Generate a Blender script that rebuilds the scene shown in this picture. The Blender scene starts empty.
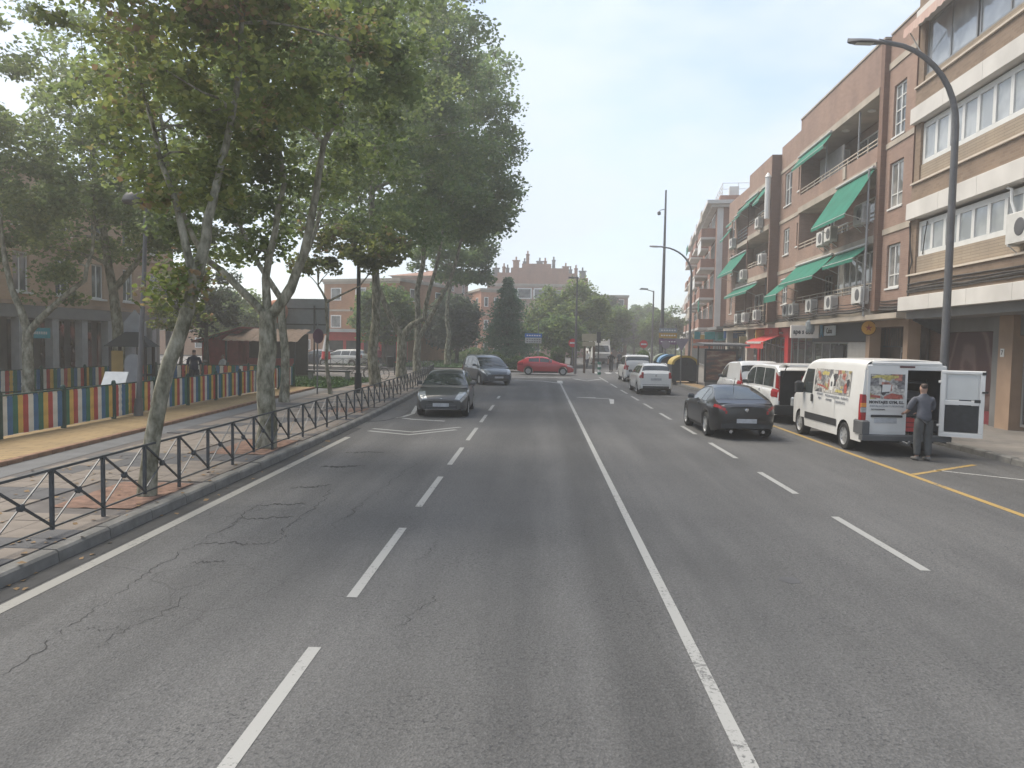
import bpy, bmesh, math, random
import numpy as np
from mathutils import Vector, Matrix
R = math.radians
rnd = random.Random(7)
scn = bpy.context.scene
col = scn.collection

# ------------------------------------------------------------------ camera, sky, sun, exposure
cam_d = bpy.data.cameras.new('camera'); cam = bpy.data.objects.new('camera', cam_d); col.objects.link(cam)
cam_d.sensor_width = 36; cam_d.lens = 26.68; cam_d.clip_end = 3000; cam_d.clip_start = .05
M3 = Matrix(((0.99916076, -0.01998588, 0.03575375), (0.03680933, 0.055214, -0.99779581), (0.01796772, 0.9982745, 0.05590333)))
cam.matrix_world = Matrix.Translation((0, 0, 2.5)) @ M3.to_4x4()
scn.camera = cam
SUN_AZ, SUN_EL = R(-62), R(58)          # azimuth from +Y towards +X
w = bpy.data.worlds.new('World'); scn.world = w; w.use_nodes = True
nt = w.node_tree; N = nt.nodes; Lk = nt.links
sky = N.new('ShaderNodeTexSky'); sky.sky_type = 'NISHITA'; sky.sun_disc = False
sky.sun_elevation = SUN_EL; sky.sun_rotation = SUN_AZ; sky.dust_density = 2.2; sky.air_density = 1.0; sky.ozone_density = 1.2; sky.altitude = 600
bg = N['Background']; bg.inputs['Strength'].default_value = 0.1
tc = N.new('ShaderNodeTexCoord'); mp = N.new('ShaderNodeMapping'); mp.inputs['Scale'].default_value = (1.6, 1.6, 4.0)
nz = N.new('ShaderNodeTexNoise'); nz.inputs['Scale'].default_value = 1.1; nz.inputs['Detail'].default_value = 5; nz.inputs['Roughness'].default_value = .55
cr = N.new('ShaderNodeValToRGB'); cr.color_ramp.elements[0].position = .40; cr.color_ramp.elements[1].position = .60
cr.color_ramp.elements[0].color = (.15, .15, .15, 1); cr.color_ramp.elements[1].color = (.92, .92, .92, 1)
mx = N.new('ShaderNodeMix'); mx.data_type = 'RGBA'; mx.inputs[7].default_value = (3.35, 3.75, 4.2, 1)
Lk.new(tc.outputs['Generated'], mp.inputs['Vector']); Lk.new(mp.outputs[0], nz.inputs['Vector']); Lk.new(nz.outputs['Fac'], cr.inputs[0])
Lk.new(cr.outputs[0], mx.inputs[0]); Lk.new(sky.outputs[0], mx.inputs[6]); Lk.new(mx.outputs[2], bg.inputs['Color'])
sun_d = bpy.data.lights.new('sun', 'SUN'); sun = bpy.data.objects.new('sun', sun_d); col.objects.link(sun)
sun_d.energy = 2.0; sun_d.angle = R(42); sun_d.color = (1.0, .91, .76)
sv = Vector((math.sin(SUN_AZ) * math.cos(SUN_EL), math.cos(SUN_AZ) * math.cos(SUN_EL), math.sin(SUN_EL)))
sun.rotation_euler = sv.to_track_quat('Z', 'Y').to_euler()
scn.view_settings.view_transform = 'Standard'; scn.view_settings.look = 'None'
scn.view_settings.exposure = 1.4; scn.view_settings.gamma = 1.0
scn.cycles.use_denoising = True; scn.cycles.max_bounces = 8; scn.cycles.diffuse_bounces = 5; scn.cycles.transmission_bounces = 6; scn.cycles.glossy_bounces = 3
scn.cycles.volume_bounces = 2; scn.cycles.transparent_max_bounces = 6

# ------------------------------------------------------------------ helpers
class MB:
    def __init__(s): s.v = []; s.f = []; s.m = []; s.cur = 0
    def add(s, vs, fs):
        b = len(s.v); s.v += [tuple(p) for p in vs]
        for f in fs: s.f.append([b + i for i in f]); s.m.append(s.cur)
        return s
    def box(s, x0, x1, y0, y1, z0, z1):
        x0, x1 = min(x0, x1), max(x0, x1); y0, y1 = min(y0, y1), max(y0, y1)
        return s.add([(x0,y0,z0),(x1,y0,z0),(x1,y1,z0),(x0,y1,z0),(x0,y0,z1),(x1,y0,z1),(x1,y1,z1),(x0,y1,z1)],
                     [(0,3,2,1),(4,5,6,7),(0,1,5,4),(1,2,6,5),(2,3,7,6),(3,0,4,7)])
    def cbox(s, x0, x1, y0, y1, z0, z1, c=.01):   # box with chamfered top edges
        return s.add([(x0,y0,z0),(x1,y0,z0),(x1,y1,z0),(x0,y1,z0),(x0,y0,z1-c),(x1,y0,z1-c),(x1,y1,z1-c),(x0,y1,z1-c),
                      (x0+c,y0+c,z1),(x1-c,y0+c,z1),(x1-c,y1-c,z1),(x0+c,y1-c,z1)],
                     [(0,3,2,1),(0,1,5,4),(1,2,6,5),(2,3,7,6),(3,0,4,7),(4,5,9,8),(5,6,10,9),(6,7,11,10),(7,4,8,11),(8,9,10,11)])
    def quad(s, a, b, c, d): return s.add([a, b, c, d], [(0, 1, 2, 3)])
    def prism(s, pts, z0, z1):                    # pts: xy polygon
        n = len(pts)
        return s.add([(p[0], p[1], z0) for p in pts] + [(p[0], p[1], z1) for p in pts],
                     [tuple(range(n))[::-1], tuple(range(n, 2 * n))] + [(i, (i+1) % n, n + (i+1) % n, n + i) for i in range(n)])
    def extr(s, pts, axis, a, b):                 # polygon of 2D points extruded along axis 0/1
        n = len(pts)
        def p3(p, t): return (t, p[0], p[1]) if axis == 0 else (p[0], t, p[1])
        return s.add([p3(p, a) for p in pts] + [p3(p, b) for p in pts],
                     [tuple(range(n)), tuple(range(n, 2*n))[::-1]] + [(i, n+i, n+(i+1)%n, (i+1)%n) for i in range(n)])
    def bar(s, a, b, r, k=4, r2=None):
        return s.tube([a, b], [r, r if r2 is None else r2], k)
    def tube(s, pts, rad, k=6, cap=True):
        pts = [Vector(p) for p in pts]
        if not hasattr(rad, '__len__'): rad = [rad] * len(pts)
        vs = []; up = Vector((0.13, 0.21, 1)).normalized(); prev = None
        for i, p in enumerate(pts):
            d = (pts[min(i+1, len(pts)-1)] - pts[max(i-1, 0)])
            d = d.normalized() if d.length > 1e-9 else Vector((0, 0, 1))
            if prev is None:
                u = d.cross(Vector((1, 0, 0)) if abs(d.x) < .7 else Vector((0, 1, 0))).normalized()
            else:
                u = (prev - d * prev.dot(d)).normalized()
            prev = u; t = d.cross(u)
            off = math.pi / 4 if k == 4 else 0
            for j in range(k):
                a = 2 * math.pi * j / k + off
                vs.append(p + (u * math.cos(a) + t * math.sin(a)) * rad[i])
        fs = []
        for i in range(len(pts) - 1):
            for j in range(k):
                fs.append((i*k+j, i*k+(j+1)%k, (i+1)*k+(j+1)%k, (i+1)*k+j))
        if cap: fs.append(tuple(range(k))[::-1]); fs.append(tuple(range((len(pts)-1)*k, len(pts)*k)))
        return s.add(vs, fs)
    def lathe(s, prof, c=(0,0,0), axis=2, k=16, cap=True):  # prof: (r, h)
        vs = []
        for r, h in prof:
            for j in range(k):
                a = 2*math.pi*j/k; x, y = r*math.cos(a), r*math.sin(a)
                q = (x, y, h) if axis == 2 else ((h, x, y) if axis == 0 else (y, h, x))
                vs.append((c[0]+q[0], c[1]+q[1], c[2]+q[2]))
        fs = []
        for i in range(len(prof)-1):
            for j in range(k): fs.append((i*k+j, i*k+(j+1)%k, (i+1)*k+(j+1)%k, (i+1)*k+j))
        if cap: fs.append(tuple(range(k))[::-1]); fs.append(tuple(range((len(prof)-1)*k, len(prof)*k)))
        return s.add(vs, fs)
    def grid(s, P, closed=False):                 # P[i][j] points
        n, m = len(P), len(P[0]); vs = [q for r in P for q in r]; fs = []
        for i in range(n-1):
            for j in range(m - (0 if closed else 1)):
                fs.append((i*m+j, i*m+(j+1)%m, (i+1)*m+(j+1)%m, (i+1)*m+j))
        return s.add(vs, fs)
    def mesh(s, name, mats, smooth=None, recalc=True):
        me = bpy.data.meshes.new(name); me.from_pydata(s.v, [], s.f)
        for m in (mats if isinstance(mats, (list, tuple)) else [mats]): me.materials.append(m)
        if any(s.m): me.polygons.foreach_set('material_index', s.m)
        if recalc:
            bm = bmesh.new(); bm.from_mesh(me)
            if smooth: bmesh.ops.remove_doubles(bm, verts=bm.verts, dist=1e-4)
            bmesh.ops.recalc_face_normals(bm, faces=bm.faces); bm.to_mesh(me); bm.free()
        if smooth:
            me.shade_smooth(); me.set_sharp_from_angle(angle=R(smooth))
        return me
    def build(s, name, mats, parent=None, smooth=None, recalc=True, **kw):
        return link(name, s.mesh(name, mats, smooth, recalc), parent, **kw)

def link(name, data, parent=None, loc=(0,0,0), rz=0):
    o = bpy.data.objects.new(name, data); col.objects.link(o); o.location = loc
    if rz: o.rotation_euler = (0, 0, rz)
    if parent: o.parent = parent
    return o
def tag(o, label, cat, group=None):
    o['label'] = label; o['category'] = cat
    if group: o['group'] = group
    return o
def thing(name, label, cat, loc=(0,0,0), rz=0, group=None):
    return tag(link(name, None, None, loc, rz), label, cat, group)
def struct(o): o['kind'] = 'structure'; return o
def stuff(o): o['kind'] = 'stuff'; return o
def copy_tree(o, parent=None):
    c = o.copy(); col.objects.link(c)
    if parent: c.parent = parent
    for ch in list(o.children): copy_tree(ch, c)
    return c
def text(body, size, mat, parent, loc, rot, name='lettering', align='CENTER', sx=1, bold=.0):
    cu = bpy.data.curves.new(name, 'FONT'); cu.body = body; cu.size = size; cu.align_x = align; cu.align_y = 'CENTER'
    cu.extrude = .004; cu.offset = bold; cu.resolution_u = 2; cu.materials.append(mat)
    tmp = bpy.data.objects.new('tmp', cu); me = bpy.data.meshes.new_from_object(tmp); bpy.data.objects.remove(tmp)
    if not me.materials: me.materials.append(mat)
    o = link(name, me, parent, loc); o.rotation_euler = rot; o.scale = (sx, 1, 1); return o

# ------------------------------------------------------------------ materials
MATS = {}
def nodes(name):
    m = bpy.data.materials.new(name); m.use_nodes = True; t = m.node_tree
    return m, t, t.nodes, t.links, t.nodes['Principled BSDF']
def mat(name, c, rough=.7, metal=0., var=.15, scale=3., bump=0., spec=.4, coat=0., dirt=None):
    """plain surface: base colour with a little noise variation and optional fine bump"""
    if name in MATS: return MATS[name]
    m, t, n, l, b = nodes(name)
    b.inputs['Roughness'].default_value = rough; b.inputs['Metallic'].default_value = metal
    b.inputs['Specular IOR Level'].default_value = spec; b.inputs['Coat Weight'].default_value = coat; b.inputs['Coat Roughness'].default_value = .08
    if var or bump:
        tc = n.new('ShaderNodeTexCoord'); z = n.new('ShaderNodeTexNoise'); z.inputs['Scale'].default_value = scale; z.inputs['Detail'].default_value = 6
        l.new(tc.outputs['Object'], z.inputs['Vector'])
        r = n.new('ShaderNodeValToRGB'); r.color_ramp.elements[0].position = .3; r.color_ramp.elements[1].position = .7
        d = dirt or tuple(x * (1 - var) for x in c)
        r.color_ramp.elements[0].color = (*d, 1); r.color_ramp.elements[1].color = (*[min(1, x * (1 + var * .6)) for x in c], 1)
        l.new(z.outputs['Fac'], r.inputs[0]); l.new(r.outputs[0], b.inputs['Base Color'])
        if bump:
            z2 = n.new('ShaderNodeTexNoise'); z2.inputs['Scale'].default_value = scale * 12; z2.inputs['Detail'].default_value = 4
            l.new(tc.outputs['Object'], z2.inputs['Vector'])
            bp = n.new('ShaderNodeBump'); bp.inputs['Strength'].default_value = bump; bp.inputs['Distance'].default_value = .02
            l.new(z2.outputs['Fac'], bp.inputs['Height']); l.new(bp.outputs[0], b.inputs['Normal'])
    else: b.inputs['Base Color'].default_value = (*c, 1)
    MATS[name] = m; return m
def brick_mat(name, c1, c2, mortar, bw=.25, bh=.075, stain=.25, flat=False, ms_=.008):
    m, t, n, l, b = nodes(name); b.inputs['Roughness'].default_value = .85; b.inputs['Specular IOR Level'].default_value = .25
    tc = n.new('ShaderNodeTexCoord'); sp = n.new('ShaderNodeSeparateXYZ'); ad = n.new('ShaderNodeMath'); ad.operation = 'ADD'; cb = n.new('ShaderNodeCombineXYZ')
    l.new(tc.outputs['Object'], sp.inputs[0]); l.new(sp.outputs[0], ad.inputs[0]); l.new(sp.outputs[1], ad.inputs[1])
    l.new(ad.outputs[0], cb.inputs[0]); l.new(sp.outputs[2], cb.inputs[1])
    k = n.new('ShaderNodeTexBrick'); k.inputs['Scale'].default_value = 1; k.inputs['Brick Width'].default_value = bw; k.inputs['Row Height'].default_value = bh
    k.inputs['Mortar Size'].default_value = ms_; k.inputs['Color1'].default_value = (*c1, 1); k.inputs['Color2'].default_value = (*c2, 1); k.inputs['Mortar'].default_value = (*mortar, 1)
    l.new(tc.outputs['Object'] if flat else cb.outputs[0], k.inputs['Vector'])
    z = n.new('ShaderNodeTexNoise'); z.inputs['Scale'].default_value = .55; z.inputs['Detail'].default_value = 8; z.inputs['Roughness'].default_value = .65
    mp = n.new('ShaderNodeMapping'); mp.inputs['Scale'].default_value = (1.2, 1.2, .5); l.new(tc.outputs['Object'], mp.inputs[0]); l.new(mp.outputs[0], z.inputs['Vector'])
    r = n.new('ShaderNodeValToRGB'); r.color_ramp.elements[0].position = .3; r.color_ramp.elements[1].position = .72
    r.color_ramp.elements[0].color = (1-stain, 1-stain, 1-stain*.9, 1); r.color_ramp.elements[1].color = (1.08, 1.06, 1.03, 1); l.new(z.outputs['Fac'], r.inputs[0])
    x = n.new('ShaderNodeMix'); x.data_type = 'RGBA'; x.blend_type = 'MULTIPLY'; x.inputs[0].default_value = 1
    l.new(k.outputs['Color'], x.inputs[6]); l.new(r.outputs[0], x.inputs[7]); l.new(x.outputs[2], b.inputs['Base Color'])
    bp = n.new('ShaderNodeBump'); bp.inputs['Strength'].default_value = .35; bp.inputs['Distance'].default_value = .01; bp.invert = True
    l.new(k.outputs['Fac'], bp.inputs['Height']); l.new(bp.outputs[0], b.inputs['Normal'])
    MATS[name] = m; return m
def asphalt_mat():
    m, t, n, l, b = nodes('asphalt'); b.inputs['Roughness'].default_value = .82; b.inputs['Specular IOR Level'].default_value = .35
    tc = n.new('ShaderNodeTexCoord'); P = tc.outputs['Object']
    def noise(sc, det=4, rough=.5, vec=P):
        z = n.new('ShaderNodeTexNoise'); z.inputs['Scale'].default_value = sc; z.inputs['Detail'].default_value = det; z.inputs['Roughness'].default_value = rough
        l.new(vec, z.inputs['Vector']); return z.outputs['Fac']
    def ramp(x, p0, p1, c0, c1):
        r = n.new('ShaderNodeValToRGB'); e = r.color_ramp.elements; e[0].position = p0; e[1].position = p1
        e[0].color = (*c0, 1) if hasattr(c0, '__len__') else (c0, c0, c0, 1); e[1].color = (*c1, 1) if hasattr(c1, '__len__') else (c1, c1, c1, 1)
        l.new(x, r.inputs[0]); return r.outputs[0]
    def mul(a, c, fac=1., mode='MULTIPLY'):
        x = n.new('ShaderNodeMix'); x.data_type = 'RGBA'; x.blend_type = mode; x.clamp_result = False
        if hasattr(fac, 'links'): l.new(fac, x.inputs[0])
        else: x.inputs[0].default_value = fac
        l.new(a, x.inputs[6]); l.new(c, x.inputs[7]); return x.outputs[2]
    mpx = n.new('ShaderNodeMapping'); mpx.inputs['Scale'].default_value = (1, .07, 1); l.new(P, mpx.inputs[0])
    streak = noise(1.1, 5, .6, mpx.outputs[0]); big = noise(.22, 5, .6)
    base = ramp(streak, .34, .68, (.082, .082, .083), (.124, .123, .122))
    c = mul(base, ramp(big, .3, .7, .84, 1.12))
    # aggregate: dark pores and pale stones
    v = n.new('ShaderNodeTexVoronoi'); v.inputs['Scale'].default_value = 55; l.new(P, v.inputs['Vector'])
    c = mul(c, ramp(v.outputs['Color'], .1, .9, .82, 1.16))
    fine = noise(38, 3, .7); c = mul(c, ramp(fine, .32, .66, .74, 1.15))
    pore = noise(26, 3, .62); patchy = noise(.8, 3, .55)
    x = n.new('ShaderNodeMath'); x.operation = 'MULTIPLY'; l.new(ramp(pore, .56, .64, 0., 1.), x.inputs[0]); l.new(ramp(patchy, .38, .62, 0.1, 1.), x.inputs[1])
    dk = n.new('ShaderNodeRGB'); dk.outputs[0].default_value = (.045, .046, .049, 1)
    c = mul(c, dk.outputs[0], x.outputs[0], 'MIX')
    # open joint / coarse worn strips along the lanes (real wear)
    sp = n.new('ShaderNodeSeparateXYZ'); l.new(P, sp.inputs[0])
    def strip(xc, wd, val):
        a = n.new('ShaderNodeMath'); a.operation = 'SUBTRACT'; a.inputs[1].default_value = xc; l.new(sp.outputs[0], a.inputs[0])
        wob = n.new('ShaderNodeMath'); wob.operation = 'MULTIPLY_ADD'; wob.inputs[1].default_value = wd * 1.4; l.new(streak, wob.inputs[0]); l.new(a.outputs[0], wob.inputs[2])
        s_ = n.new('ShaderNodeMath'); s_.operation = 'SUBTRACT'; s_.inputs[1].default_value = wd * .7; l.new(wob.outputs[0], s_.inputs[0])
        ab = n.new('ShaderNodeMath'); ab.operation = 'ABSOLUTE'; l.new(s_.outputs[0], ab.inputs[0])
        dv = n.new('ShaderNodeMath'); dv.operation = 'DIVIDE'; dv.inputs[1].default_value = wd; l.new(ab.outputs[0], dv.inputs[0])
        return ramp(dv.outputs[0], .45, 1.05, val, 1.)
    for xc, wd, val in ((.85, .42, .76), (-.45, .8, .88), (-3.3, .6, .90), (2.9, .55, .94), (6.2, .5, .92), (-4.6, .35, .86), (8.4, 1.1, .82)):
        c = mul(c, strip(xc, wd, val))
    # fine net cracks in the left lane
    v2 = n.new('ShaderNodeTexVoronoi'); v2.feature = 'DISTANCE_TO_EDGE'; v2.inputs['Scale'].default_value = 1.5
    wv = n.new('ShaderNodeMix'); wv.data_type = 'VECTOR'; wv.inputs[0].default_value = .16
    zc = n.new('ShaderNodeTexNoise'); zc.inputs['Scale'].default_value = 3; zc.inputs['Detail'].default_value = 6; l.new(P, zc.inputs['Vector'])
    l.new(P, wv.inputs[4]); l.new(zc.outputs['Color'], wv.inputs[5]); l.new(wv.outputs[1], v2.inputs['Vector'])
    crk = ramp(v2.outputs['Distance'], .004, .016, .45, 1.)
    msk = n.new('ShaderNodeMath'); msk.operation = 'LESS_THAN'; msk.inputs[1].default_value = -2.3; l.new(sp.outputs[0], msk.inputs[0])
    mk2 = n.new('ShaderNodeMath'); mk2.operation = 'MULTIPLY'; l.new(msk.outputs[0], mk2.inputs[0]); l.new(ramp(noise(.35, 3), .46, .62, 0., .5), mk2.inputs[1])
    c = mul(c, crk, mk2.outputs[0])
    l.new(c, b.inputs['Base Color'])
    bp = n.new('ShaderNodeBump'); bp.inputs['Strength'].default_value = .55; bp.inputs['Distance'].default_value = .012
    hm = n.new('ShaderNodeMath'); hm.operation = 'ADD'; l.new(fine, hm.inputs[0]); l.new(v.outputs['Distance'], hm.inputs[1]); l.new(hm.outputs[0], bp.inputs['Height']); l.new(bp.outputs[0], b.inputs['Normal'])
    return m
def worn_paint(name, c, wear=.5):
    m, t, n, l, b = nodes(name); b.inputs['Roughness'].default_value = .75
    tc = n.new('ShaderNodeTexCoord')
    z = n.new('ShaderNodeTexNoise'); z.inputs['Scale'].default_value = 22; z.inputs['Detail'].default_value = 8; z.inputs['Roughness'].default_value = .72; l.new(tc.outputs['Object'], z.inputs[0])
    z2 = n.new('ShaderNodeTexNoise'); z2.inputs['Scale'].default_value = 1.3; l.new(tc.outputs['Object'], z2.inputs[0])
    a = n.new('ShaderNodeMath'); a.operation = 'MULTIPLY_ADD'; a.inputs[1].default_value = .5; l.new(z2.outputs['Fac'], a.inputs[0]); l.new(z.outputs['Fac'], a.inputs[2])
    r = n.new('ShaderNodeValToRGB'); r.color_ramp.elements[0].position = wear + .12; r.color_ramp.elements[1].position = wear + .22
    r.color_ramp.elements[0].color = (.10, .10, .10, 1); r.color_ramp.elements[1].color = (*c, 1); l.new(a.outputs[0], r.inputs[0]); l.new(r.outputs[0], b.inputs['Base Color'])
    MATS[name] = m; return m
def leaf_mat(name, c_dark, c_mid, c_light, brown=0.):
    m, t, n, l, b = nodes(name)
    g = n.new('ShaderNodeNewGeometry'); tc = n.new('ShaderNodeTexCoord')
    r = n.new('ShaderNodeValToRGB'); e = r.color_ramp.elements; e[0].color = (*c_dark, 1); e[1].color = (*c_light, 1); e[1].position = 1.
    x = e.new(.5); x.color = (*c_mid, 1)
    z = n.new('ShaderNodeTexNoise'); z.inputs['Scale'].default_value = .55; z.inputs['Detail'].default_value = 3; l.new(tc.outputs['Object'], z.inputs[0])
    a = n.new('ShaderNodeMath'); a.operation = 'MULTIPLY_ADD'; a.inputs[1].default_value = .55; l.new(g.outputs['Random Per Island'], a.inputs[0])
    z3 = n.new('ShaderNodeMath'); z3.operation = 'MULTIPLY_ADD'; z3.inputs[1].default_value = 1.7; z3.inputs[2].default_value = -.62; l.new(z.outputs['Fac'], z3.inputs[0]); l.new(z3.outputs[0], a.inputs[2])
    l.new(a.outputs[0], r.inputs[0]); c = r.outputs[0]
    if brown:
        zb = n.new('ShaderNodeTexNoise'); zb.inputs['Scale'].default_value = .8; zb.inputs['Detail'].default_value = 4; l.new(tc.outputs['Object'], zb.inputs[0])
        ab = n.new('ShaderNodeMath'); ab.operation = 'MULTIPLY_ADD'; ab.inputs[1].default_value = .35; l.new(g.outputs['Random Per Island'], ab.inputs[0]); l.new(zb.outputs['Fac'], ab.inputs[2])
        rb = n.new('ShaderNodeValToRGB'); rb.color_ramp.elements[0].position = .86 - brown; rb.color_ramp.elements[1].position = .98 - brown; l.new(ab.outputs[0], rb.inputs[0])
        mb = n.new('ShaderNodeMix'); mb.data_type = 'RGBA'; mb.inputs[7].default_value = (.20, .14, .075, 1); l.new(rb.outputs[0], mb.inputs[0]); l.new(c, mb.inputs[6]); c = mb.outputs[2]
    l.new(c, b.inputs['Base Color']); b.inputs['Roughness'].default_value = .55; b.inputs['Specular IOR Level'].default_value = .3
    tr = n.new('ShaderNodeBsdfTranslucent'); hs = n.new('ShaderNodeHueSaturation'); hs.inputs['Hue'].default_value = .485; hs.inputs['Value'].default_value = 1.8; l.new(c, hs.inputs['Color']); l.new(hs.outputs[0], tr.inputs[0]); ms = n.new('ShaderNodeMixShader'); ms.inputs[0].default_value = .55
    l.new(b.outputs[0], ms.inputs[1]); l.new(tr.outputs[0], ms.inputs[2]); l.new(ms.outputs[0], n['Material Output'].inputs[0])
    MATS[name] = m; return m
def bark_mat(name, c1, c2, c3, scale=5.):
    m, t, n, l, b = nodes(name); b.inputs['Roughness'].default_value = .9; b.inputs['Specular IOR Level'].default_value = .2
    tc = n.new('ShaderNodeTexCoord'); mp = n.new('ShaderNodeMapping'); mp.inputs['Scale'].default_value = (1, 1, .45); l.new(tc.outputs['Object'], mp.inputs[0])
    z = n.new('ShaderNodeTexNoise'); z.inputs['Scale'].default_value = scale; z.inputs['Detail'].default_value = 7; z.inputs['Roughness'].default_value = .62; l.new(mp.outputs[0], z.inputs[0])
    r = n.new('ShaderNodeValToRGB'); r.color_ramp.interpolation = 'LINEAR'; e = r.color_ramp.elements
    e[0].position = .38; e[0].color = (*c1, 1); e[1].position = .64; e[1].color = (*c3, 1); x = e.new(.5); x.color = (*c2, 1)
    l.new(z.outputs['Fac'], r.inputs[0]); l.new(r.outputs[0], b.inputs['Base Color'])
    bp = n.new('ShaderNodeBump'); bp.inputs['Strength'].default_value = .5; bp.inputs['Distance'].default_value = .03; l.new(z.outputs['Fac'], bp.inputs['Height']); l.new(bp.outputs[0], b.inputs['Normal'])
    MATS[name] = m; return m
def glass_mat(name, c=(.03, .035, .04), rough=.05, spec=.6, curtain_or_sky=None):  # second tone serves curtains and reflected sky put into the glass colour
    m, t, n, l, b = nodes(name); b.inputs['Roughness'].default_value = rough; b.inputs['Specular IOR Level'].default_value = spec
    tc = n.new('ShaderNodeTexCoord'); z = n.new('ShaderNodeTexNoise'); z.inputs['Scale'].default_value = 1.2; l.new(tc.outputs['Object'], z.inputs[0])
    r = n.new('ShaderNodeValToRGB'); r.color_ramp.elements[0].position = .42; r.color_ramp.elements[1].position = .6
    r.color_ramp.elements[0].color = (*c, 1); r.color_ramp.elements[1].color = (*(curtain_or_sky or tuple(x*1.6 for x in c)), 1); l.new(z.outputs['Fac'], r.inputs[0]); l.new(r.outputs[0], b.inputs['Base Color'])
    bp = n.new('ShaderNodeBump'); bp.inputs['Strength'].default_value = .04; bp.inputs['Distance'].default_value = .05; l.new(z.outputs['Fac'], bp.inputs['Height']); l.new(bp.outputs[0], b.inputs['Normal'])
    MATS[name] = m; return m

asph = asphalt_mat()
white_line = worn_paint('white_paint', (.29, .29, .28), .45)
edge_paint = worn_paint('edge_paint', (.24, .235, .215), .45)
faint_line = worn_paint('faint_white_paint', (.38, .38, .37), .50)
yellow_line = worn_paint('yellow_paint', (.33, .22, .07), .47)
kerb_m = mat('kerb_granite', (.165, .16, .148), .85, var=.35, scale=4, bump=.3)
gutter_m = mat('gutter_concrete', (.045, .045, .046), .9, var=.3, scale=3, bump=.2)
pink_tile = mat('pink_paving', (.19, .163, .14), .85, var=.28, scale=1.7, bump=.15)
grey_tile = mat('grey_paving', (.085, .085, .09), .85, var=.25, scale=1.7, bump=.15)
joint_m = mat('paving_joint', (.11, .10, .095), .95, var=.2)
ochre_tile = brick_mat('ochre_paving', (.32, .235, .125), (.285, .205, .108), (.15, .11, .065), .6, .21, .3, True, .012)
edge_brick = mat('edge_brick', (.22, .13, .085), .9, var=.35, scale=3, bump=.2)
soil_red = mat('red_soil', (.19, .115, .085), .95, var=.45, scale=6, bump=.5)
sand_m = mat('playground_sand', (.19, .17, .145), .95, var=.25, scale=1, bump=.3)
path_m = mat('path_asphalt', (.115, .118, .124), .85, var=.18, scale=2, bump=.2)
right_pave = brick_mat('right_paving', (.22, .205, .19), (.195, .185, .17), (.13, .125, .115), .4, .4, .3, True)
grass_m = mat('grass_green', (.06, .125, .03), .9, var=.4, scale=8, bump=.6)
dark_metal = mat('dark_metal', (.035, .038, .042), .5, .3, var=.2)
grey_metal = mat('grey_metal', (.16, .165, .17), .45, .5, var=.15)
lamp_metal = mat('lamp_metal', (.13, .13, .135), .55, .2, var=.2)
rail_metal = mat('rail_metal', (.06, .067, .073), .55, .2, var=.3, scale=8)
black_m = mat('black_rubber', (.018, .018, .019), .8, var=.15)
black_plastic = mat('black_plastic', (.03, .031, .033), .6, var=.1)
white_pl = mat('white_paint_metal', (.72, .72, .70), .4, var=.06, spec=.5)
chrome = mat('chrome', (.55, .55, .56), .18, 1., var=.05)
alloy = mat('alloy', (.40, .405, .41), .4, .25, var=.1)
car_glass = glass_mat('car_glass', (.022, .027, .029), .04, .9, (.05, .06, .06))  # paler tone puts sky reflection into the glass colour
lamp_red = mat('lamp_red', (.28, .012, .016), .25, var=.2, spec=.6)
lamp_amber = mat('lamp_amber', (.6, .22, .03), .25, var=.1, spec=.6)
lamp_clear = mat('lamp_clear', (.36, .38, .39), .12, .2, var=.25, scale=14, spec=.7)
plate_m = mat('plate', (.42, .43, .45), .5, var=.2, scale=9)

# ------------------------------------------------------------------ ground, road, pavements
def resample(pts, step, smooth=True):
    P = [Vector((*p, 0)) for p in pts]
    if smooth:
        Q = []
        for i in range(len(P) - 1):
            p0, p1, p2, p3 = P[max(i-1, 0)], P[i], P[i+1], P[min(i+2, len(P)-1)]
            for k in range(12):
                t = k / 12
                Q.append(.5 * ((2*p1) + (p2-p0)*t + (2*p0-5*p1+4*p2-p3)*t*t + (-p0+3*p1-3*p2+p3)*t**3))
        Q.append(P[-1]); P = Q
    out = [P[0].copy()]; need = step
    for a, b in zip(P, P[1:]):
        d = (b - a).length; pos = 0
        while d - pos >= need:
            pos += need; out.append(a + (b-a) * (pos/d)); need = step
        need -= d - pos
    return out
def offset(L, d):       # to the left of travel
    r = []
    for i, p in enumerate(L):
        t = (L[min(i+1, len(L)-1)] - L[max(i-1, 0)]).normalized(); r.append(p + Vector((-t.y, t.x, 0)) * d)
    return r
def strip(mb, A, B, za, zb):
    n = len(A)
    mb.add([(p.x, p.y, za) for p in A] + [(p.x, p.y, zb) for p in B], [(i, i+1, n+i+1, n+i) for i in range(n-1)])

g = MB(); g.quad((-235, -235, -.06), (235, -235, -.06), (235, 235, -.06), (-235, 235, -.06))
struct(g.build('ground', mat('ground_soil', (.14, .13, .11), .95, var=.3, scale=.3)))
g = MB(); nx = 12
g.quad((-70, -12, 0), (70, -12, 0), (70, 230, 0), (-70, 230, 0))
road = struct(g.build('road', asph))

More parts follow.
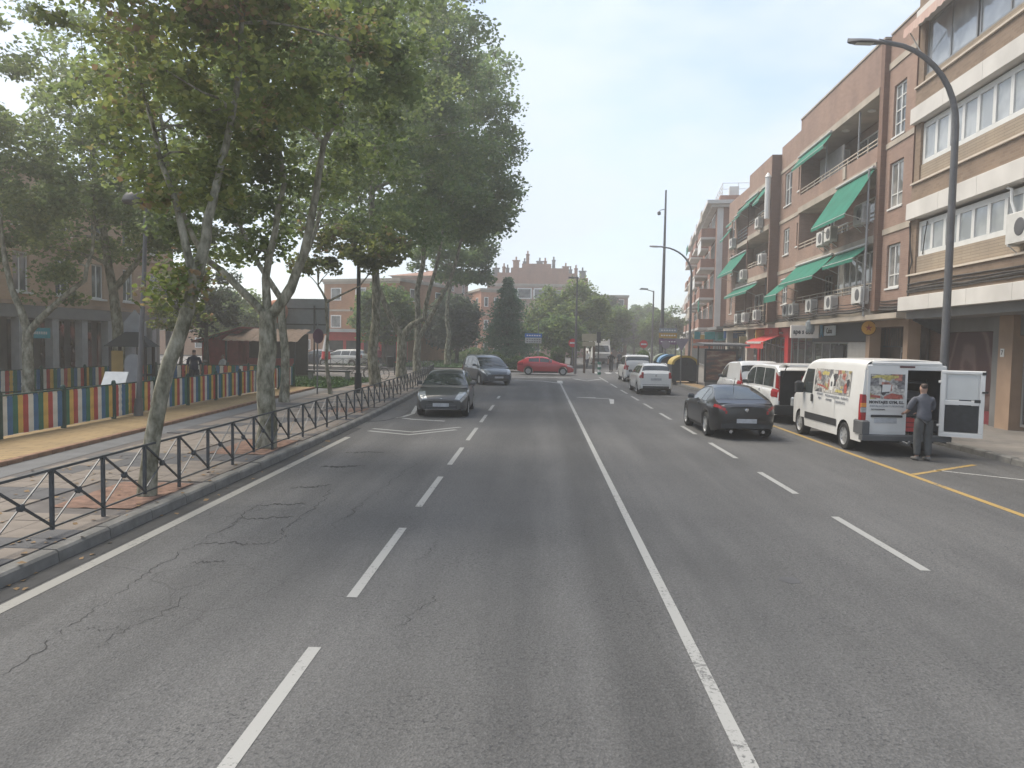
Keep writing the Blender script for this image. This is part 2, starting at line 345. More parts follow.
KL = [(-5.2, -8), (-5.2, 8), (-5.2, 21), (-5.35, 28), (-5.75, 38), (-6.3, 47), (-6.95, 52), (-8.2, 55.6), (-11, 58), (-16, 59.2), (-30, 60), (-50, 60.6)]
KR = [(10.4, -8), (10.4, 12), (10.4, 30), (10.0, 33.5), (9.1, 36.8), (8.6, 40.5), (8.45, 48), (8.6, 54), (9.6, 60), (12.4, 66), (16, 78), (21, 100), (30, 140)]
kl1 = resample(KL, 1.0); kl2 = offset(kl1, .22)
def kerb(L, parent, side, ymax=62):
    me = None
    for i, (a, b) in enumerate(zip(L, L[1:])):
        if a.y > ymax: break
        d = b - a
        if me is None:
            k = MB(); w_ = .2 * side
            k.extr([(0, -.05), (.02*side, .115), (.045*side, .14), (w_, .14), (w_, -.05)], 1, .008, .992); me = k.mesh('kerb_stone', kerb_m)
        o = link('kerb_stone', me, parent, (a.x, a.y, rnd.uniform(-.006, .006)), math.atan2(d.y, d.x) - math.pi/2)
# left pavement slab
g = MB(); ins = offset(kl1, .2)
far = [Vector((-60, p.y, 0)) if p.x > -9 else Vector((-60, min(p.y, 58), 0)) for p in ins]
for i in range(len(far)): far[i] = Vector((min(-45, ins[i].x - 1), -8 + i * .1, 0)) if False else far[i]
ok = [i for i, p in enumerate(ins) if p.y < 57.5]
strip(g, [ins[i] for i in ok], [far[i] for i in ok], .125, .125)
lp = struct(g.build('left_pavement', joint_m)); kerb(kl1, lp, -1, 60)
g = MB(); gi = [p for p in kl1 if p.y < 21.5]; strip(g, gi, [p + Vector((.27, 0, 0)) for p in gi], .004, .004); g.build('gutter_strip', gutter_m, lp)
# tiles: .4 m, first 290 single, the rest joined
pits = [(-6.65, -5.5, 10.0, 11.9), (-6.7, -5.5, 15.0, 17.2), (-6.9, -5.75, 24.0, 25.6), (-9.0, -7.6, 37.0, 38.5)]
def inpit(x, y): return any(a - .2 < x < b + .2 and c - .2 < y < d + .2 for a, b, c, d in pits)
t1 = MB(); t1.cbox(.004, .396, .004, .396, 0, .022, .004); tile_me = [t1.mesh('paving_tile', pink_tile), t1.mesh('paving_tile', grey_tile)]
rest = {0: MB(), 1: MB()}; nt_ = 0
def path_edge(y): return -8.75 - .045 * (y - 12)
def kerbx(y):
    for a, b in zip(kl2, kl2[1:]):
        if a.y <= y <= b.y: return a.x + (b.x - a.x) * (y - a.y) / max(1e-6, b.y - a.y)
    return -5.42
y = 5.2
while y < 54:
    kx = kerbx(y + .2) - .004; x = kx - .4
    while x > path_edge(y):
        if not inpit(x + .2, y + .2):
            gq = ((y + .4) % 3.6 < .78) or ((y - 1.15 * x) % 7.2 < 1.0)
            if nt_ < 292: link('paving_tile', tile_me[int(gq)], lp, (x, y, .125 + rnd.uniform(-.003, .003))); nt_ += 1
            else: rest[int(gq)].cbox(x + .004, x + .396, y + .004, y + .396, .125, .147, .004)
        x -= .4
    y += .4
for k, v in rest.items(): stuff(v.build('far_paving', [pink_tile, grey_tile][k], lp, recalc=False))
for a, b, c, d in pits:
    p = MB(); n = 9
    p.grid([[(a + (b-a)*i/n, c + (d-c)*j/n, .127 + .018 * rnd.random()) for j in range(n+1)] for i in range(n+1)]); p.build('tree_pit', soil_red, lp, smooth=50)
# asphalt path strip, raised ochre footway with its brick edge, playground sand
ys = [5 + i for i in range(31)]
def ochre_edge(y): return -9.45 - .047 * (y - 13)
g = MB(); strip(g, [Vector((path_edge(y), y, 0)) for y in ys + [40, 46, 52]], [Vector((ochre_edge(y), y, 0)) for y in ys + [40, 46, 52]], .131, .131); g.build('asphalt_path', path_m, lp)
g = MB(); strip(g, [Vector((ochre_edge(y) - .12, y, 0)) for y in ys], [Vector((-11.75, y, 0)) for y in ys], .215, .215); fw = struct(g.build('ochre_footway', ochre_tile))
eb = MB(); eb.cbox(-.12, 0, .006, .444, .12, .217, .012); ebm = eb.mesh('edge_brick', edge_brick); y = 5
while y < 35:
    link('edge_brick', ebm, fw, (ochre_edge(y), y, rnd.uniform(-.004, .004)), .047); y += .45
g = MB(); g.quad((-11.75, 5, .2), (-11.75, 36.2, .2), (-22.3, 36.2, .2), (-22.3, 5, .2)); struct(g.build('playground_ground', sand_m))
def lawn(pts, z, name='lawn', h=.12, n=2600):
    g = MB(); g.prism(pts, z - .06, z)
    xs = [p[0] for p in pts]; yy = [p[1] for p in pts]
    for _ in range(n):                             # tufts
        x, y = rnd.uniform(min(xs), max(xs)), rnd.uniform(min(yy), max(yy)); a = rnd.uniform(0, 6.3); r = rnd.uniform(.03, .1); hh = rnd.uniform(.3, 1) * h
        g.add([(x - r*math.cos(a), y - r*math.sin(a), z), (x + r*math.cos(a), y + r*math.sin(a), z), (x + rnd.uniform(-.05, .05), y + rnd.uniform(-.05, .05), z + hh)], [(0, 1, 2)])
    return stuff(g.build(name, grass_m, recalc=False))
lawn([(-11.9, 35.6), (-9.7, 35.4), (-9.3, 41.5), (-14.5, 44.5)], .2)
# garden island across the junction
g = MB(); isl = [(-16, 62.5), (-4, 61.2), (1.2, 61.6), (2.6, 63.5), (3.0, 70), (1.5, 110), (-40, 110), (-40, 63)]
g.prism(isl, -.02, .14); island = struct(g.build('far_pavement', right_pave))
L = resample([(-40, 63), (-16, 62.5), (-4, 61.2), (1.2, 61.6), (2.6, 63.5), (3.0, 70)], 1.0)
kb = MB(); strip(kb, offset(L, -.02), offset(L, .2), .15, .15); strip(kb, offset(L, -.02), offset(L, -.02), .15, -.05)
kb.build('island_kerb', kerb_m, island)
lawn([(-14, 65), (-6, 64.2), (-4.2, 67), (-5, 90), (-18, 90)], .26, n=3000, h=.16)
g = MB(); g.prism([(4.6, 63), (7.2, 63), (8.4, 70), (6.4, 70)][::1], 0, .02) if False else None
# right pavement
kr1 = resample(KR, 1.0); g = MB(); strip(g, offset(kr1, -.2), [Vector((60, p.y, 0)) for p in kr1], .13, .13)
rp = struct(g.build('right_pavement', right_pave)); kerb(kr1, rp, 1, 64)
g = MB(); gi = [p for p in kr1 if 34 < p.y < 54]; strip(g, offset(gi, -.21), offset(gi, -1.1), .134, .134); g.build('ochre_band', mat('ochre_concrete', (.33, .23, .13), .9, var=.25), rp)

# ------------------------------------------------------------------ painted markings (parts of the road)
def mark(name, pts, w_, m=white_line, z=.004):
    L = [Vector((*p, 0)) for p in pts]; g = MB(); strip(g, offset(L, w_/2), offset(L, -w_/2), z, z); return g.build(name, m, road, recalc=False)
def long(x, y0, y1, n=14): return [(x, y0 + (y1 - y0) * i / n) for i in range(n + 1)]
mark('centre_line', long(1.30, 0.5, 46.5, 40), .10); mark('centre_line', [(1.3, 46.2), (1.32, 49.3)], .34, faint_line, .008)
mark('edge_line', long(-4.82, 0, 19.0, 24), .15, edge_paint)
for i, (a, b) in enumerate([(3.0, 5.95), (7.15, 9.9), (11.2, 13.75), (15.1, 17.6), (18.9, 21.7), (23.2, 25.6), (27.2, 29.6)]): mark('lane_dash', long(-1.77, a, b, 6), .105)
mark('lane_dash', long(-1.8, 33, 34.5, 4), .115, faint_line)
for a, b in [(8.6, 11.25), (12.95, 15.1), (16.9, 19.5), (21.3, 23.4), (25.3, 27.6), (29.5, 31.9), (33.6, 36.2), (38, 41), (43, 47), (48.5, 56)]: mark('lane_dash', long(4.40, a, b, 6), .115)
mark('chevron_mark', [(-4.62, 20.95), (-3.4, 20.35), (-2.25, 21.75)], .16); mark('chevron_mark', [(-4.62, 20.4), (-3.4, 19.75), (-2.3, 21.1)], .16)
mark('bay_line', [(-5.0, 23.2), (-4.4, 24.3), (-4.25, 25.4), (-4.6, 28.5)], .14, faint_line); mark('bay_line', [(-4.3, 23.9), (-3.9, 23.6), (-2.9, 23.3)], .16, faint_line)
mark('parking_line', long(7.38, 2, 26, 30), .13, yellow_line); mark('parking_line', [(7.46, 15.25), (9.5, 16.75)], .12, yellow_line)
mark('parking_line', [(8.2, 15.9), (10.3, 14.2)], .08, faint_line); mark('parking_line', [(7.45, 36.2), (5.9, 36.9)], .13, faint_line)
# straight-and-left arrow, give-way triangles, stop bars at the crossing
g = MB(); g.add([(1.7, 34.6, .004), (3.3, 34.0, .004), (3.2, 34.3, .004), (2.6, 34.55, .004), (2.6, 34.9, .004), (1.8, 34.9, .004)], [tuple(range(6))]); g.build('turn_arrow', white_line, road)
g = MB(); g.quad((3.15, 34.05, .0045), (3.35, 33.9, .0045), (3.1, 31.4, .0045), (2.95, 31.4, .0045)); g.build('turn_arrow', faint_line, road)
mark('giveway_mark', [(2.4, 52.6), (3.1, 49.9), (4.2, 52.6)], .35)
mark('stop_line', [(-5.2, 52.6), (-1, 53.4), (2.2, 53.8)], .4, faint_line); mark('stop_line', [(-4.6, 60.2), (1.5, 60.6)], .3, faint_line)
mark('giveway_mark', [(-1.6, 49.5), (.2, 48.6), (1.2, 46.6)], .25, faint_line)
for k in range(5): mark('crossing_bar', [(4.8 + .9*k, 62.4), (4.9 + .9*k, 65.6)], .45, faint_line)
# tar-dark cracks and the patch in the road
crk_m = mat('crack_tar', (.032, .032, .033), .9, var=.3)
def crack(a, b, w_, amp=.05, n=30):
    w_ *= .8
    g = MB(); P = []; ph = rnd.uniform(0, 9)
    dx, dy = b[0]-a[0], b[1]-a[1]; ln = math.hypot(dx, dy); nx_, ny_ = -dy/ln, dx/ln; o = 0
    for i in range(n+1):
        t = i/n; o = .7*o + rnd.uniform(-amp, amp); e = math.sin(math.pi*min(1, max(.03, t)))**.4 * (1 if rnd.random() > .12 else .1)
        P.append((Vector((a[0]+dx*t + nx_*o, a[1]+dy*t + ny_*o, 0)), w_ * e * rnd.uniform(.35, 1.2)))
    strip(g, [p + Vector((nx_, ny_, 0))*q*.5 for p, q in P], [p - Vector((nx_, ny_, 0))*q*.5 for p, q in P], .003, .003); g.build('crack', crk_m, road, recalc=False)
for a, b, w_ in [((-4.04, 8.87), (-3.22, 8.95), .07), ((-3.8, 8.1), (-3.43, 8.18), .05), ((-4.07, 10.16), (-3.35, 10.36), .08), ((-4.1, 10.98), (-3.47, 11.2), .11), ((-4.11, 12.37), (-3.48, 12.72), .13), ((-4.22, 14.48), (-3.38, 14.72), .26), ((-4.21, 16.34), (-3.39, 16.63), .18), ((-3.85, 6.17), (-3.47, 6.18), .016),
    ((-4.05, 7.0), (-4.08, 9.0), .016), ((-4.08, 9.0), (-4.15, 11.2), .02), ((-3.2, 8.9), (-3.3, 10.4), .018), ((-3.3, 10.4), (-3.4, 12.7), .018), ((-2.75, 9.5), (-2.6, 12.0), .014), ((-2.6, 12.0), (-2.5, 15.5), .016), ((-3.9, 5.2), (-4.0, 7.0), .014), ((-3.5, 5.8), (-3.3, 7.2), .014), ((-1.2, 6.3), (-1.0, 7.4), .012), ((-1.3, 8.2), (-1.2, 9.3), .012)]:
    crack(a, b, w_)
g = MB(); n = 12; g.add([(2.72 + .11*math.cos(6.283*i/n)*rnd.uniform(.6, 1.1), 8.1 + .13*math.sin(6.283*i/n)*rnd.uniform(.6, 1.1), .003) for i in range(n)], [tuple(range(n))]); g.build('tar_patch', mat('tar_patch', (.075, .075, .079), .7, var=.2), road)
g = MB(); g.prism([(-5.15, 22.6), (-4.7, 23.1), (-4.45, 24.6), (-4.5, 26.4), (-5.25, 26.6)], .0, .012); g.build('tar_patch', MATS['tar_patch'], road)

# ------------------------------------------------------------------ street railing along the left kerb
rail = thing('street_railing', 'long dark metal railing of crossed bars between pavement and road', 'railing', (-5.6, 6, .13))
RL = offset(resample(KL, 1.03), .40); RL = [p for p in RL if 4.5 < p.y and p.x > -34]
base = Vector((-5.6, 6, .13))
br = MB(); br.bar((0, .012, .14), (1.0, .012, .80), .011); brace_a = br.mesh('brace', mat('rail_lit', (.12, .125, .13), .5, .3, var=.3, scale=8))  # same rail metal made lighter: light on this brace put into its colour
br = MB(); br.bar((0, -.008, .80), (1.0, -.008, .14), .017); brace_b = br.mesh('brace', rail_metal)
kn = MB(); kn.lathe([(.036, -.028), (.045, -.02), (.045, .02), (.036, .028)], (.5, 0, .47), 1, 12); knot = kn.mesh('knot', rail_metal, 40)
pm = []
for ht in (0, .1):
    q = MB(); q.box(-.02, .02, -.02, .02, ht, .80); pm.append(q.mesh('post', rail_metal))
tops = MB(); bots = MB()
for i, (a, b) in enumerate(zip(RL, RL[1:])):
    d = b - a; an = math.atan2(d.y, d.x); s_ = d.length; loc = (a.x - base.x, a.y - base.y, 0)
    o = link('post', pm[i % 2], rail, loc, an)
    for me, nm in ((brace_b, 'brace'), (brace_a, 'brace'), (knot, 'knot')):
        o = link(nm, me, rail, loc, an); o.scale = (s_, 1, 1) if nm == 'brace' else (1, 1, 1)
    for mb, z, r in ((tops, .80, .021), (bots, .13, .014)):
        mb.bar((loc[0] - .02*math.cos(an), loc[1] - .02*math.sin(an), z), (b.x - base.x, b.y - base.y, z), r)
tops.build('top_rail', rail_metal, rail); bots.build('bottom_rail', rail_metal, rail)

# ------------------------------------------------------------------ painted playground fences
fcol = [mat('slat_red', (.40, .06, .05), .6, var=.25, scale=4), mat('slat_cream', (.62, .60, .53), .6, var=.2, scale=4), mat('slat_blue', (.04, .13, .26), .6, var=.25, scale=4),
        mat('slat_green', (.03, .14, .09), .6, var=.25, scale=4), mat('slat_yellow', (.60, .38, .09), .6, var=.25, scale=4)]
fgreen = mat('fence_green', (.015, .055, .045), .5, .1, var=.3)
sl = MB()
pts = [(-.075, 0), (.075, 0), (.075, .80), (.05, .86), (-.05, .86), (-.075, .80)]
sl.extr([(p[0], p[1]) for p in pts], 1, -.011, .011)
slat_me = [sl.mesh('slat', m) for m in fcol]
sw = MB(); ptw = [(-.075, 0)] + [(.075, 0)] + [(.075 - .03*math.sin(k*math.pi*2/6)**2, .1 + .7*k/12) for k in range(13)] + [(.05, .86), (-.05, .86)] + [(-.075 + .03*math.sin(k*math.pi*2/6)**2, .1 + .7*k/12) for k in range(12, -1, -1)]
sw.extr(ptw, 1, -.011, .011); wave_me = [sw.mesh('slat', m) for m in fcol]
def play_fence(a, b, z, label, seed=0, lean=0):
    a, b = Vector((*a, 0)), Vector((*b, 0)); d = b - a; n = max(1, round(d.length / 2.2)); stp = d.length / n; an = math.atan2(d.y, d.x)
    f = thing('playground_fence', label, 'fence', (a.x, a.y, z), an, 'painted playground fences')
    r = MB(); r.box(0, d.length, .012, .045, .14, .18); r.box(0, d.length, -.03, .03, .93, .96); r.build('rail', fgreen, f)
    k0 = seed
    for i in range(n + 1):
        q = MB(); q.box(i*stp - .045, i*stp + .045, -.045, .045, 0, 1.0); q.lathe([(.05, 1.0), (.055, 1.03), (.03, 1.06)], (i*stp, 0, 0), 2, 8); q.build('post', fgreen, f)
        if i == n: break
        m = round((stp - .12) / .18); wv_ = (i * 7 + seed) % 4 == 1
        for j in range(m):
            k0 += 1; k = [0, 1, 2, 3, 4][k0 % 5]
            link('slat', (wave_me if wv_ and j % 3 == 1 else slat_me)[k], f, (i*stp + .06 + (stp-.12)*(j+.5)/m, rnd.uniform(-.004, .004), .075 + rnd.uniform(-.008, .008)), rnd.uniform(-.03, .03))
    return f
play_fence((-11.45, 11.3), (-11.62, 35.5), .2, 'painted slat fence in five colours along the ochre footway', 1)
play_fence((-11.62, 35.5), (-17.8, 34.6), .2, 'painted slat fence across the far end of the playground by the red kiosk', 3)
play_fence((-17.8, 34.6), (-19.9, 21.5), .2, 'painted slat fence at the back of the playground before the orange building', 0)

# ------------------------------------------------------------------ buildings on the right (local x = depth into the block, y = along the street, z = up)
brick_red = brick_mat('brick_red', (.345, .228, .18), (.29, .19, .15), (.31, .25, .21))
brick_dark = brick_mat('brick_dark', (.22, .135, .105), (.19, .115, .09), (.2, .15, .12))  # darker copy of the brick; shade of the return faces is in its colour
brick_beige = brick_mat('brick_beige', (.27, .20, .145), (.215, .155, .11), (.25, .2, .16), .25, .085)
clap = brick_mat('beige_cladding', (.36, .30, .23), (.33, .27, .205), (.22, .18, .14), 1.0, .09)
brick_pink = brick_mat('brick_pink', (.34, .19, .145), (.29, .155, .115), (.3, .2, .16))
brick_orange = brick_mat('brick_orange', (.42, .22, .12), (.36, .18, .095), (.33, .2, .13))
white_band = mat('white_render', (.60, .575, .54), .85, var=.16, scale=.7)
cream_band = mat('cream_concrete', (.40, .35, .29), .85, var=.2, scale=1.2)
soffit = mat('soffit_plaster', (.42, .39, .36), .9, var=.12)
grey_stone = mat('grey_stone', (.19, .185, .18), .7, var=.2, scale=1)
tan_stone = mat('tan_stone', (.34, .235, .165), .7, var=.2, scale=1.2)
frame_w = mat('window_white', (.66, .655, .63), .45, var=.06)
frame_g = mat('window_grey', (.30, .30, .30), .4, .3, var=.1)
pane_m = glass_mat('window_pane', (.055, .065, .075), .04, .8, (.16, .17, .17))
pane_cur = glass_mat('window_curtain', (.16, .16, .155), .05, .8, (.34, .33, .31))
pane_sky = glass_mat('gallery_pane', (.30, .32, .335), .06, .9, (.42, .44, .45))  # whitish because the reflected sky is put into the pane colour
shop_glass = glass_mat('shop_glass', (.03, .034, .036), .04, .7, (.07, .07, .07))
awn_green = mat('awning_green', (.015, .155, .105), .85, var=.2, scale=1.3)
awn_red = mat('awning_red', (.50, .05, .045), .8, var=.15)
ac_white = mat('ac_casing', (.58, .57, .54), .5, var=.12, scale=3)
ac_dark = mat('ac_grille', (.10, .10, .105), .6, var=.2)
rail_cream = mat('balcony_rail_cream', (.50, .43, .35), .6, var=.15)
cable_m = mat('old_cable', (.055, .052, .05), .8, var=.4, scale=5)
shutter_m = mat('shutter_pale', (.47, .45, .42), .6, var=.1)
FA = .04

def wall_open(mb, d, s0, s1, z0, z1, ops, dep=.14):
    """a wall sheet at depth d with rectangular openings (s0,s1,z0,z1) and their reveals"""
    S = sorted({s0, s1, *[v for o in ops for v in o[:2]]}); Z = sorted({z0, z1, *[v for o in ops for v in o[2:]]})
    for a, b in zip(S, S[1:]):
        for c, e in zip(Z, Z[1:]):
            ms, mz = (a+b)/2, (c+e)/2
            if any(o[0] < ms < o[1] and o[2] < mz < o[3] for o in ops): continue
            mb.quad((d, a, c), (d, b, c), (d, b, e), (d, a, e))
    for a, b, c, e in ops:
        mb.quad((d, a, c), (d, b, c), (d+dep, b, c), (d+dep, a, c)); mb.quad((d, a, e), (d, b, e), (d+dep, b, e), (d+dep, a, e))
        mb.quad((d, a, c), (d, a, e), (d+dep, a, e), (d+dep, a, c)); mb.quad((d, b, c), (d, b, e), (d+dep, b, e), (d+dep, b, c))
def window(par, d, s0, s1, z0, z1, n=2, fm=frame_w, pm_=pane_m, fw_=.06, rows=(), name='window', sill=True, pname='pane'):
    f = MB(); t = .05
    f.box(d, d+t, s0, s0+fw_, z0, z1); f.box(d, d+t, s1-fw_, s1, z0, z1); f.box(d, d+t, s0+fw_, s1-fw_, z0, z0+fw_); f.box(d, d+t, s0+fw_, s1-fw_, z1-fw_, z1)
    cuts = [s0+fw_/2 + (s1-s0-fw_) * k / n for k in range(n+1)]
    for c in cuts[1:-1]: f.box(d-.004, d+t-.004, c-fw_/2, c+fw_/2, z0+fw_, z1-fw_)
    for r in rows: f.box(d+.004, d+t-.01, s0+fw_, s1-fw_, z0+(z1-z0)*r-.02, z0+(z1-z0)*r+.02)
    if sill: f.box(d-.12, d+.0, s0-.06, s1+.06, z0-.07, z0-.003)
    w_ = f.build(name, fm, par)
    for a, b in zip(cuts, cuts[1:]):
        p = MB(); p.quad((d+.035, a+fw_/2-.005, z0+fw_-.01), (d+.035, b-fw_/2+.005, z0+fw_-.01), (d+.035, b-fw_/2+.005, z1-fw_+.01), (d+.035, a+fw_/2-.005, z1-fw_+.01)); p.build(pname, pm_, w_, recalc=False)
    return w_
def aircon(par, d, s, z, w_=.85, h=.62, br=True):
    m = MB(); m.cbox(d-.34, d-.02, s, s+w_, z, z+h, .02)
    if br: m.box(d-.34, d, s+.08, s+.12, z-.06, z-.002); m.box(d-.34, d, s+w_-.12, s+w_-.08, z-.06, z-.002); m.bar((d, s+.1, z-.3), (d-.3, s+.1, z-.05), .015); m.bar((d, s+w_-.1, z-.3), (d-.3, s+w_-.1, z-.05), .015)
    o = m.build('air_conditioner', ac_white, par)
    g = MB(); g.lathe([(.0, -.352), (.22, -.352), (.24, -.345), (.24, -.338)], (d, s+w_*.38, z+h/2), 0, 16); g.build('fan_grille', ac_dark, o)
    e = MB(); e.box(d-.3, d-.06, s-.006, s-.001, z+.06, z+h-.1); e.build('side_vent', mat('ac_side', (.40, .39, .37), .6, var=.15), o)
def awning(par, s0, s1, d0, z0, d1, z1, m=awn_green, val=.16, arms=True, sag=.05):
    g = MB(); n = 10; th = .012
    for off in (0,):
        T = [[(d0 + (d1-d0)*j/4, s0 + (s1-s0)*i/n, z0 + (z1-z0)*j/4 - sag*math.sin(math.pi*j/4)*(.6+.4*math.cos(i*2.1))) for j in range(5)] for i in range(n+1)]
        B = [[(x, y, z - th) for x, y, z in r] for r in T]
        g.grid(T); g.grid(B)
        g.grid([[T[i][4], (d1-.005, T[i][4][1], z1-val*(1+.06*math.sin(i*2.4)))] for i in range(n+1)])
    a = g.build('awning', m, par, recalc=False)
    r = MB(); r.bar((d1+.02, s0, z1-.01), (d1+.02, s1, z1-.01), .025, 6); r.bar((d0-.04, s0, z0+.05), (d0-.04, s1, z0+.05), .06, 8)
    if arms:
        for s in (s0+.1, s1-.1): r.bar((d0+.1, s, z1-.35), (d1+.03, s, z1-.02), .016, 6)
    r.build('awning_arm', mat('awning_bar', (.5, .49, .47), .5, .3, var=.1), a)
    return a
def railing(par, d, s0, s1, z0, z1, m=rail_cream, n=3, posts=1.1, name='balcony_railing'):
    g = MB()
    for k in range(n):
        z = z0 + (z1-z0)*(k+1)/n; g.box(d-.02, d+.02, s0, s1, z-.025, z+.015)
    c = max(1, round((s1-s0)/posts))
    for i in range(c+1):
        s = s0 + (s1-s0)*i/c; g.box(d-.017, d+.017, s-.02, s+.02, z0, z1-.026)
    return g.build(name, m, par)
def balcony(par, s0, s1, z, d0=-.3, d1=1.2, h=.75, rail=.33, ceil=None, brick=brick_red, band=cream_band, endpier=True):
    g = MB(); g.box(d0-.03, d1, s0, s1, z-.16, z+.14); g.build('balcony_slab', band, par)
    g = MB(); g.box(d0, d0+.14, s0+.003, s1-.003, z+.142, z+h); g.box(d0+.142, d1, s0+.003, s0+.14, z+.142, z+h); g.box(d0+.142, d1, s1-.14, s1-.003, z+.142, z+h); g.build('balcony_parapet', brick, par)
    if rail: railing(par, d0+.07, s0+.02, s1-.02, z+h, z+h+rail, n=2)
    return

# --- the long brick block with green awnings
B2O = (13.03, 27.75, .05)
b2 = thing('apartment_block', 'four storey red brick apartment block with long balconies and green awnings', 'building', B2O, -FA)
F1, F2, F3 = 3.85, 6.75, 9.6           # balcony floors
w_ = MB(); ops = [(.95, 2.12, 4.72, 6.38), (.98, 2.2, 7.74, 9.48), (1.02, 2.1, 10.4, 12.36)]
wall_open(w_, .12, .03, 2.6, 3.9, 14.4, ops, .16)
w_.box(.13, 12, .03, 2.6, 14.3, 14.42); w_.quad((.3, .03, 3.9), (.3, 2.6, 3.9), (.3, 2.6, 14.3), (.3, .03, 14.3)); w_.quad((.12, .035, 3.9), (9, .035, 3.9), (9, .035, 14.4), (.12, .035, 14.4)); w_.build('wall', brick_red, b2)
for i, (a, b, c, e) in enumerate(ops): window(b2, .2, a+.02, b-.02, c+.02, e-.02, 2, frame_w, pane_cur if i < 2 else pane_m, .07, (.3,) if i < 2 else (.25, .5, .75))
for z, h in ((6.82, .22), (10.1, .2), (13.1, .25)): bd = MB(); bd.box(.08, .125, .04, 2.58, z, z+h); bd.build('concrete_band', cream_band, b2)
# A wing: long balconies s 2.6..13.3
bk = MB(); bk.box(1.25, 1.5, 2.55, 13.3, 3.9, 12.3); bk.box(-.08, 0.6, 2.6, 2.95, 3.9, 14.35); bk.box(-.06, 1.24, 13.12, 13.3, 3.9, 12.3); bk.box(-.08, 6, 2.95, 13.3, 12.62, 14.3); bk.build('wall', brick_red, b2)
pier = MB(); pier.box(-.083, -.04, 2.598, 2.952, 3.9, 14.36); pier.box(-.04, .12, 2.585, 2.6, 3.9, 14.36); pier.build('pier_shade_face', brick_dark, b2)  # thin dark sheets over the pier, side face shade put into the colour
cp = MB(); cp.box(-.12, 6, 2.56, 13.33, 14.3, 14.38); cp.box(.08, 6, .0, 2.555, 14.42, 14.48); cp.build('coping', cream_band, b2)
sf = MB(); sf.box(-.11, 1.24, 2.96, 13.28, 12.34, 12.618); sf.build('roof_band', cream_band, b2)
for k in range(3):
    q = MB(); q.lathe([(.14, 12.28), (.17, 12.3), (.17, 12.335)], (.4, 5 + 3*k, 0), 2, 12); q.build('ceiling_lamp', white_pl, b2)
balcony(b2, 2.96, 13.28, F3, -.08); balcony(b2, 2.96, 13.28, F2, -.08); 
g = MB(); g.box(-.11, 1.24, 2.96, 13.28, F1-.1, F1+.14); g.build('balcony_slab', cream_band, b2)
g = MB(); g.box(-.08, .06, 2.97, 13.27, F1+.142, F1+.85); g.build('balcony_parapet', brick_red, b2); railing(b2, -.01, 2.98, 13.26, F1+.85, F1+1.18, n=2)
for z, top in ((F1+.15, 6.5), (F2+.15, 9.4), (F3+.15, 12.2)):
    for s, w2, h2, kind in ((3.7, 1.5, 2.2, 0), (6.3, 2.4, 2.2, 1), (9.6, 1.4, 1.6, 0), (11.5, 1.0, 2.15, 1)):
        window(b2, 1.19, s, s+w2, z + (0 if h2 > 2 else .75), z + h2 - .05, 2, frame_w if (s+z) % 2 < 1.2 else frame_g, pane_m if kind else pane_cur, .07, sill=False, name='balcony_door' if h2 > 2 else 'window')
# glazed-in balcony of the first floor near end
window(b2, .1, 3.0, 7.4, F1+.9, 6.35, 6, frame_w, pane_cur, .06, sill=False, name='glazed_gallery')
for s in (5.2, 9.3): q = MB(); q.box(-.03, .03, s-.03, s+.03, F3+.75, 12.33); q.build('balcony_post', frame_g, b2)
pt = MB(); pt.box(.3, .36, 7.9, 11.2, F3+.75, 11.7); pt.build('privacy_screen', mat('screen_grey', (.28, .27, .26), .8, var=.1), b2)
awning(b2, 2.95, 7.2, -.14, 9.5, -1.23, 7.75); awning(b2, 8.2, 13.2, -.14, 12.3, -.53, 11.75, arms=False)
awning(b2, 3.3, 7.0, -.14, 6.55, -.73, 6.05); awning(b2, 7.4, 13.0, -.14, 6.62, -1.03, 5.7); awning(b2, 13.1, 15.6, -.14, 6.1, -1.13, 5.2, val=.35)
for s, z, w2, h2 in ((3.3, 7.45, .95, .75), (7.0, 7.25, .85, .62), (8.1, 7.2, .85, .62), (9.4, 4.15, .85, .6), (3.1, 4.25, 1.0, .65), (6.6, 4.15, .85, .6), (12.4, 4.1, .8, .6), (13.5, 4.1, .8, .6)): aircon(b2, -.10, s, z, w2, h2)
aircon(b2, 1.2, 9.6, 11.3, .85, .6)
hb = MB(); hb.box(-.14, -.09, 6.3, 6.62, F3+.2, F3+.75); hb.build('wall_plaque', cream_band, b2)
# B wall, recessed, s 13.3..18.3
ops = [(16.2, 17.3, 4.85, 6.3), (16.2, 17.3, 7.7, 9.2), (16.0, 17.4, 10.5, 12.4), (14.0, 14.8, 7.9, 9.2), (14.0, 14.8, 10.9, 12.2), (14.0, 14.8, 4.9, 6.2)]
w_ = MB(); wall_open(w_, .3, 13.3, 18.3, 3.9, 14.15, ops, .16); w_.box(.31, 6, 13.3, 18.3, 14.05, 14.16); w_.quad((.5, 13.3, 3.9), (.5, 18.3, 3.9), (.5, 18.3, 14), (.5, 13.3, 14)); w_.build('wall', brick_red, b2)
for a, b, c, e in ops: window(b2, .36, a+.02, b-.02, c+.02, e-.02, 2 if b-a > 1 else 1, frame_w, pane_m, .08, (.5,))
for z in (6.65, 9.6, 12.55): bd = MB(); bd.box(.26, .305, 13.31, 18.28, z, z+.2); bd.build('concrete_band', cream_band, b2)
